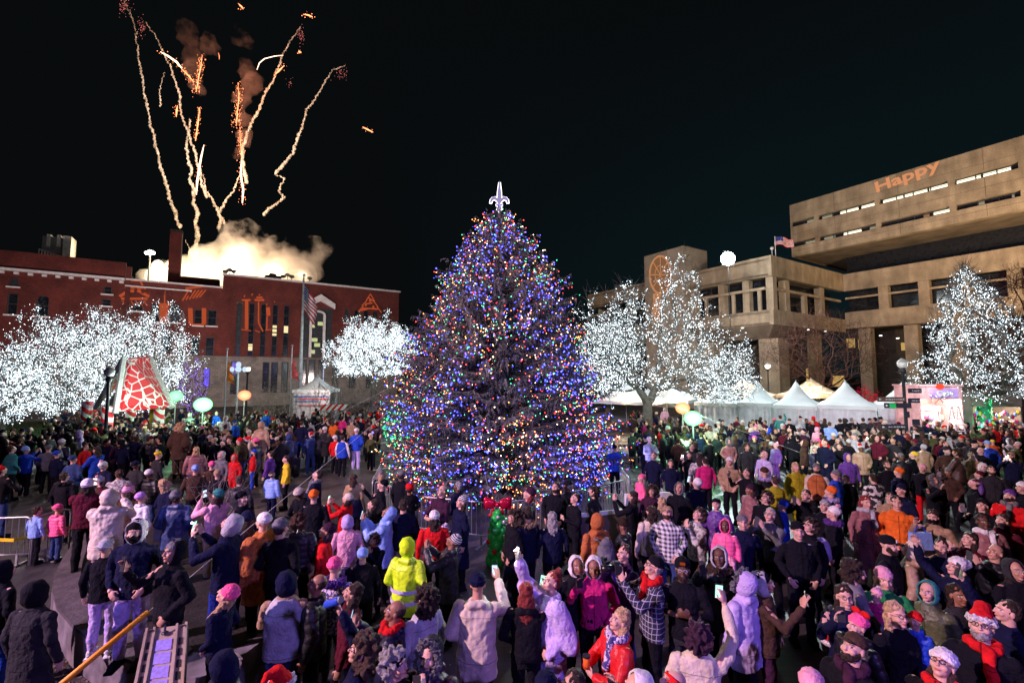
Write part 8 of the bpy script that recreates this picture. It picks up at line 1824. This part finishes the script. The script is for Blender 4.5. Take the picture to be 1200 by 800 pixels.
T_ = [([(145, 0), (158, 30), (161, 60), (168, 100), (177, 150), (190, 200), (200, 235), (211, 266)], 3.4, 'long thin smoke trail leftmost, ending above the chimney', 1.6),
 ([(171, 26), (186, 50), (200, 80), (210, 110), (213, 135), (222, 160), (231, 188), (237, 215), (243, 232)], 3.2, 'curved smoke trail second from the left, meeting the tall flame', 1.6),
 ([(192, 85), (187, 105), (188, 125)], 1.6, 'short faint smoke wisp left of the small flame', 1.), 
 ([(222, 140), (218, 175), (224, 205), (229, 240), (231, 275), (229, 300)], 5.0, 'ragged smoke column dropping to the roof right of the chimney', 3),
 ([(238, 205), (241, 222), (250, 236), (256, 250), (262, 262)], 3.6, 'smoke trail forking down right from the tall flame', 1.6), ([(281, 205), (275, 220), (266, 234), (258, 246), (257, 268)], 3.4, 'smoke trail forking down left from the right flame column', 1.6),
 ([(352, 32), (338, 52), (330, 68), (322, 90), (312, 108), (302, 130), (292, 152), (285, 172), (284, 190), (290, 215)], 4.0, 'diagonal smoke trail from upper right to the right flame column', 1.8),
 ([(404, 77), (390, 82), (380, 98), (370, 115), (360, 128), (354, 150), (342, 180), (330, 196), (322, 204)], 3.2, 'smoke trail farthest right with a hooked top', 1.6), ([(322, 204), (334, 210), (326, 224), (333, 232), (322, 240), (308, 252)], 3.2, 'zigzag lower end of the smoke trail farthest right', 2.2),
 ([(218, 282), (224, 296), (229, 304)], 2.0, 'tiny smoke curl just right of the chimney top', 1.)]
for i, (p, w_, lb, wb) in enumerate(T_): trail(p, w_, lb, wb, seed=i + 3)
m2_ = m.copy(); m2_.name = 'plume_volume'
for n_ in m2_.node_tree.nodes:
    if n_.bl_idname == 'ShaderNodeTexNoise': n_.inputs['Scale'].default_value = .42
    if n_.bl_idname == 'ShaderNodeMapRange': n_.inputs[1].default_value = .47; n_.inputs[2].default_value = .72; n_.inputs[3].default_value = 0; n_.inputs[4].default_value = .13
    if n_.bl_idname == 'ShaderNodeVolumePrincipled': n_.inputs['Color'].default_value = (.75, .45, .36, 1)
def puffs(lst, lab, seed):
    r = random.Random(seed); b = MB(); o0 = fp(lst[0][0], lst[0][1], YF + 3)
    for px, py, rr in lst: b.ball(fp(px, py, YF + 3 + r.uniform(-1, 1)) - o0, rr * 1.25 * YF / F, seg=14, rings=9, sc=(1, .7, 1.1))
    me = remesh(b, .7, 'smoke_puff'); me.update(); co_, n_ = getco(me)
    d_ = np.array([noise.noise(Vector(c_) * .35) * 1.9 + noise.noise(Vector(c_) * .9) * .8 for c_ in co_.tolist()]); me.vertices.foreach_set('co', (co_ + n_ * d_[:, None]).ravel().astype(np.float32)); me.update()
    o = addmesh('smoke_puff', me, m2_); o.location = o0; tag(o, lab, 'smoke', kind='stuff')
puffs([(215, 28, 8), (222, 45, 10), (226, 62, 10), (222, 80, 9), (244, 52, 9), (232, 100, 8)], 'reddish brown smoke plume above the left flame column', 1)
puffs([(284, 45, 10), (288, 80, 10), (294, 98, 11), (282, 115, 9), (286, 135, 8), (276, 180, 7), (284, 160, 7)], 'reddish brown smoke plume above the right flame column', 2)
FO = emit('spark_orange', (1, .26, .10), 4.5); FW_ = emit('spark_white', (1, .62, .40), 5); FR = emit('spark_rose', (1, .25, .22), 1.2)
def streak(pts, w0, w1, m_, lab, Y=YF - 2, cat='firework', sparks=0, sc=2.0, seed=3):
    root = empty('firework', fp(*pts[0], Y), label=lab, cat=cat, group='firework flames and sparks'); o0 = root.location; b = MB(); n = len(pts); P_ = [fp(x, y, Y) - o0 for x, y in pts]
    b.tube(P_, [(w0 + (w1 - w0) * i / (n - 1)) * Y / F * .5 * (1 if 0 < i < n - 1 else .4) for i in range(n)], 7); b.obj('flame', m_, root, smooth=True)
    if sparks:
        r = random.Random(seed); Q = []
        for _ in range(sparks): k = r.randrange(n - 1); t = r.random(); Q.append(P_[k] * (1 - t) + P_[k + 1] * t + Vector((r.gauss(0, sc), r.gauss(0, .3), r.gauss(0, sc))) * Y / F)
        bulbs('sparks', np.array(Q), np.array([r.uniform(.03, .12) for _ in Q]), FO, root, kind='stuff')
    return root
streak([(188, 61), (197, 66), (207, 73), (213, 80)], 1.6, 2.6, FW_, 'bright orange comet high on the left trails', sparks=40); streak([(214, 82), (222, 90), (227, 97)], 2.2, .8, FO, 'orange tail below the high left comet', sparks=50, sc=2.4)
streak([(237, 65), (235, 80), (232, 95), (230, 108)], .7, .9, FO, 'dotted orange flame column on the left', sparks=170, sc=2.4); streak([(234, 126), (232, 145), (229, 165)], .9, 1.6, FO, 'lower dotted orange flame on the left', sparks=90, sc=1.4)
streak([(239, 170), (236, 183), (233, 200), (231, 214), (230, 228)], 1.4, 2.2, FW_, 'tall white hot flame left of centre', sparks=30, sc=1.6); streak([(208, 124), (207, 130), (206.5, 137)], 1.6, 1.8, FO, 'small lone orange flame on the left', sparks=14)
streak([(279, 98), (280, 115), (278, 132), (277, 148)], .6, .9, FO, 'dotted orange flame column on the right', sparks=190, sc=2.8); streak([(283, 188), (282, 205), (285, 222), (284, 238)], 1.5, 2.4, FW_, 'white hot flame right of centre above the smoke', sparks=70, sc=2.2); streak([(281, 150), (282, 168), (283, 186)], .5, .8, FO, 'thin orange flame between the right flames', sparks=120, sc=2.2)
streak([(332, 65), (322, 66), (310, 69), (304, 74), (301, 82)], .6, 1.0, FW_, 'hooked white streak upper right'); streak([(333, 77), (328, 82), (323, 87)], 1.2, 1.8, FO, 'short orange comet below the hooked streak', sparks=24); streak([(366, 20), (361, 18), (355, 17)], 2.4, .6, FO, 'small orange comet at the upper right', sparks=16); streak([(351, 60), (351, 61), (352, 62)], 2.6, 2.6, FO, 'round orange star under the upper right sparks', sparks=10, sc=1.2)
streak([(437, 155), (431, 152), (425, 149)], 2.0, 1.4, FO, 'lone orange comet farthest right', sparks=12, sc=1.4); streak([(280, 5), (283, 8), (285, 11)], 1.8, 1.4, FO, 'orange comet at the top edge', sparks=10); streak([(256, 62), (257, 66), (257, 70)], .5, .6, FO, 'tiny orange spark between the plumes')
for (x, y, dx, dy, n_, lb) in ((145, 8, 7, 12, 70, 'rose sparks at the top of the leftmost trail'), (167, 32, 6, 12, 60, 'rose sparks beside the second trail'), (353, 40, 4, 12, 60, 'rose sparks at the top of the diagonal trail'), (400, 86, 7, 8, 50, 'rose sparks at the hooked top of the right trail'), (340, 98, 6, 6, 20, 'rose sparks below the short comet')):
    r = random.Random(int(x)); root = empty('sparkle', fp(x, y, YF - 2), label=lb, cat='sparks', group='rose spark clusters'); bulbs('sparks', np.array([(r.gauss(0, dx * .5) * .2, r.gauss(0, .2), r.gauss(0, dy * .5) * .2) for _ in range(n_)]), np.array([r.uniform(.03, .09) for _ in range(n_)]), FR, root, kind='stuff')
for px, py, pw, c in ((232, 60, 4500, (1, .45, .25)), (285, 90, 4500, (1, .45, .25)), (234, 190, 5500, (1, .7, .5)), (284, 215, 6000, (1, .7, .5)), (350, 60, 3000, (1, .75, .6)), (165, 90, 3800, (1, .85, .7)), (355, 170, 3500, (1, .85, .7)), (190, 170, 3500, (1, .85, .7)), (300, 150, 3000, (1, .7, .5))):
    light('POINT', 'firework_light', fp(px, py, YF - 9), c, pw * 1.8, .6)
# ------------------------------------------------------------------ lights of the place, plus an added tent fill
light('SPOT', 'stage_light_pink', (-23, -5, 14.0), (1, .60, .76), 52000, .25, target=(4, 11, .8), spot=85, blend=.8)
light('SPOT', 'stage_light_violet', (5.5, -3.5, 7.0), (.30, .20, 1), 3000, .2, target=(-4, 8.0, .5), spot=100, blend=.8)
light('SPOT', 'stage_light_blue', (-10, 3, 7.0), (.25, .25, 1), 1700, .2, target=(0, 15, 2), spot=100, blend=.8)
light('SPOT', 'added_tent_fill', (3, 1, 9), (.88, .98, 1), 24000, .3, target=(17, 30, 3), spot=38, blend=.8)  # unseen spot added to brighten the tents
light('SPOT', 'wash_light', (-3, -4, 12), (.8, .72, 1), 4200, .3, target=(-1, 18, 6), spot=60, blend=.9)
# white string-lit trees light what stands round them
for px, Y, z_, pw in ((160, 29, 5.5, 420), (72, 29, 5, 420), (110, 27.5, 2.5, 240), (437, 42, 6, 420), (758, 23.5, 5.5, 420), (810, 24.5, 4.5, 200), (712, 33, 5.5, 280), (1150, 22.5, 6, 480), (1100, 23, 4.5, 200)):
    q = at_y(px, 440, Y); light('POINT', 'tree_lights', (q.x, Y, z_), (.78, .92, 1), pw, .5)
light('POINT', 'green_trunk_light', Vector(at(1150, 25)) + Z * 1.5, (.1, 1, .4), 60, .2)
# spruce bulbs light the needles and the people at its foot
for k in range(12):
    a_ = k * 2.4; z_ = 1.2 + 8.2 * (k / 12.); rr = np.interp(z_, prof_z, prof_r) + .9
    light('POINT', 'spruce_lights', (-.25 + rr * math.cos(a_), 17.5 + rr * math.sin(a_), z_), [(.35, .3, 1), (1, .6, .5), (.45, .4, 1)][k % 3], 55, .4)
# street light on the concrete building and facade wash on the brick
light('SPOT', 'sodium_light', (44, 30, 10), (1, .68, .38), 19000, .5, target=(50, 48, 24), spot=120, blend=.9)
light('SPOT', 'sodium_light', (20, 30, 8), (1, .76, .5), 9500, .5, target=(26, 54, 14), spot=120, blend=.9)
light('SPOT', 'facade_light', (-30, 42, 3.5), (1, .80, .78), 8500, .5, target=(-36, 66, 13), spot=130, blend=.9)
light('SPOT', 'facade_light', (-42, 38, 3.5), (1, .78, .76), 7000, .5, target=(-53, 58, 13), spot=130, blend=.9)
light('SPOT', 'facade_light', (-16, 52, 3.5), (1, .80, .78), 5000, .5, target=(-24, 74, 12), spot=130, blend=.9)
light('POINT', 'roof_light', Plane(A.P + A.n * 3, E1, E2).P + A.D * A.u(84) * 1.0 + A.n * 2 + Z * (zl + 2), (1, .8, .5), 260, .2)
# moonlight + night sky
sun = light('SUN', 'moon', (0, 0, 50), (.8, .88, 1), .012); sun.data.angle = R(.5); sun.rotation_euler = (R(40), 0, R(-120))
wd = bpy.data.worlds.new('World'); S.world = wd; wd.use_nodes = True; nt = wd.node_tree; bg = nt.nodes['Background']
sk = N(nt, 'ShaderNodeTexSky', sky_type='NISHITA'); sk.sun_disc = False; sk.sun_elevation = R(-3); sk.sun_rotation = R(120)
hs = N(nt, 'ShaderNodeMix', data_type='RGBA'); hs.inputs[0].default_value = .93; hs.inputs[7].default_value = (.030, .040, .046, 1)
nt.links.new(sk.outputs[0], hs.inputs[6])
# skyglow of the town: faint teal low on the right
tc = N(nt, 'ShaderNodeTexCoord'); sx = N(nt, 'ShaderNodeSeparateXYZ'); nt.links.new(tc.outputs['Generated'], sx.inputs[0])
ez_ = N(nt, 'ShaderNodeMapRange'); ez_.inputs[1].default_value = .62; ez_.inputs[2].default_value = .05; nt.links.new(sx.outputs[2], ez_.inputs[0])
exr = N(nt, 'ShaderNodeMapRange'); exr.inputs[1].default_value = -.25; exr.inputs[2].default_value = .45; nt.links.new(sx.outputs[0], exr.inputs[0])
pm = N(nt, 'ShaderNodeMath', operation='MULTIPLY'); nt.links.new(ez_.outputs[0], pm.inputs[0]); nt.links.new(exr.outputs[0], pm.inputs[1])
sg = N(nt, 'ShaderNodeMix', data_type='RGBA', blend_type='ADD'); sg.inputs[7].default_value = (0, .075, .10, 1); nt.links.new(pm.outputs[0], sg.inputs[0]); nt.links.new(hs.outputs[2], sg.inputs[6]); nt.links.new(sg.outputs[2], bg.inputs[0]); bg.inputs[1].default_value = .085
S.view_settings.view_transform = 'Standard'; S.view_settings.look = 'None'; S.view_settings.exposure = 0; S.view_settings.gamma = 1
c = S.cycles; c.max_bounces = 4; c.diffuse_bounces = 2; c.glossy_bounces = 2; c.transmission_bounces = 2; c.volume_bounces = 1; c.transparent_max_bounces = 24
c.sample_clamp_indirect = 2.0; c.sample_clamp_direct = 0; c.use_denoising = True; c.caustics_reflective = False; c.caustics_refractive = False
c.volume_step_rate = 2.0; c.volume_max_steps = 96; c.use_adaptive_sampling = True; c.adaptive_threshold = .02
try: c.denoiser = 'OPENIMAGEDENOISE'
except Exception: pass

bpy.data.scenes.remove(TS_)
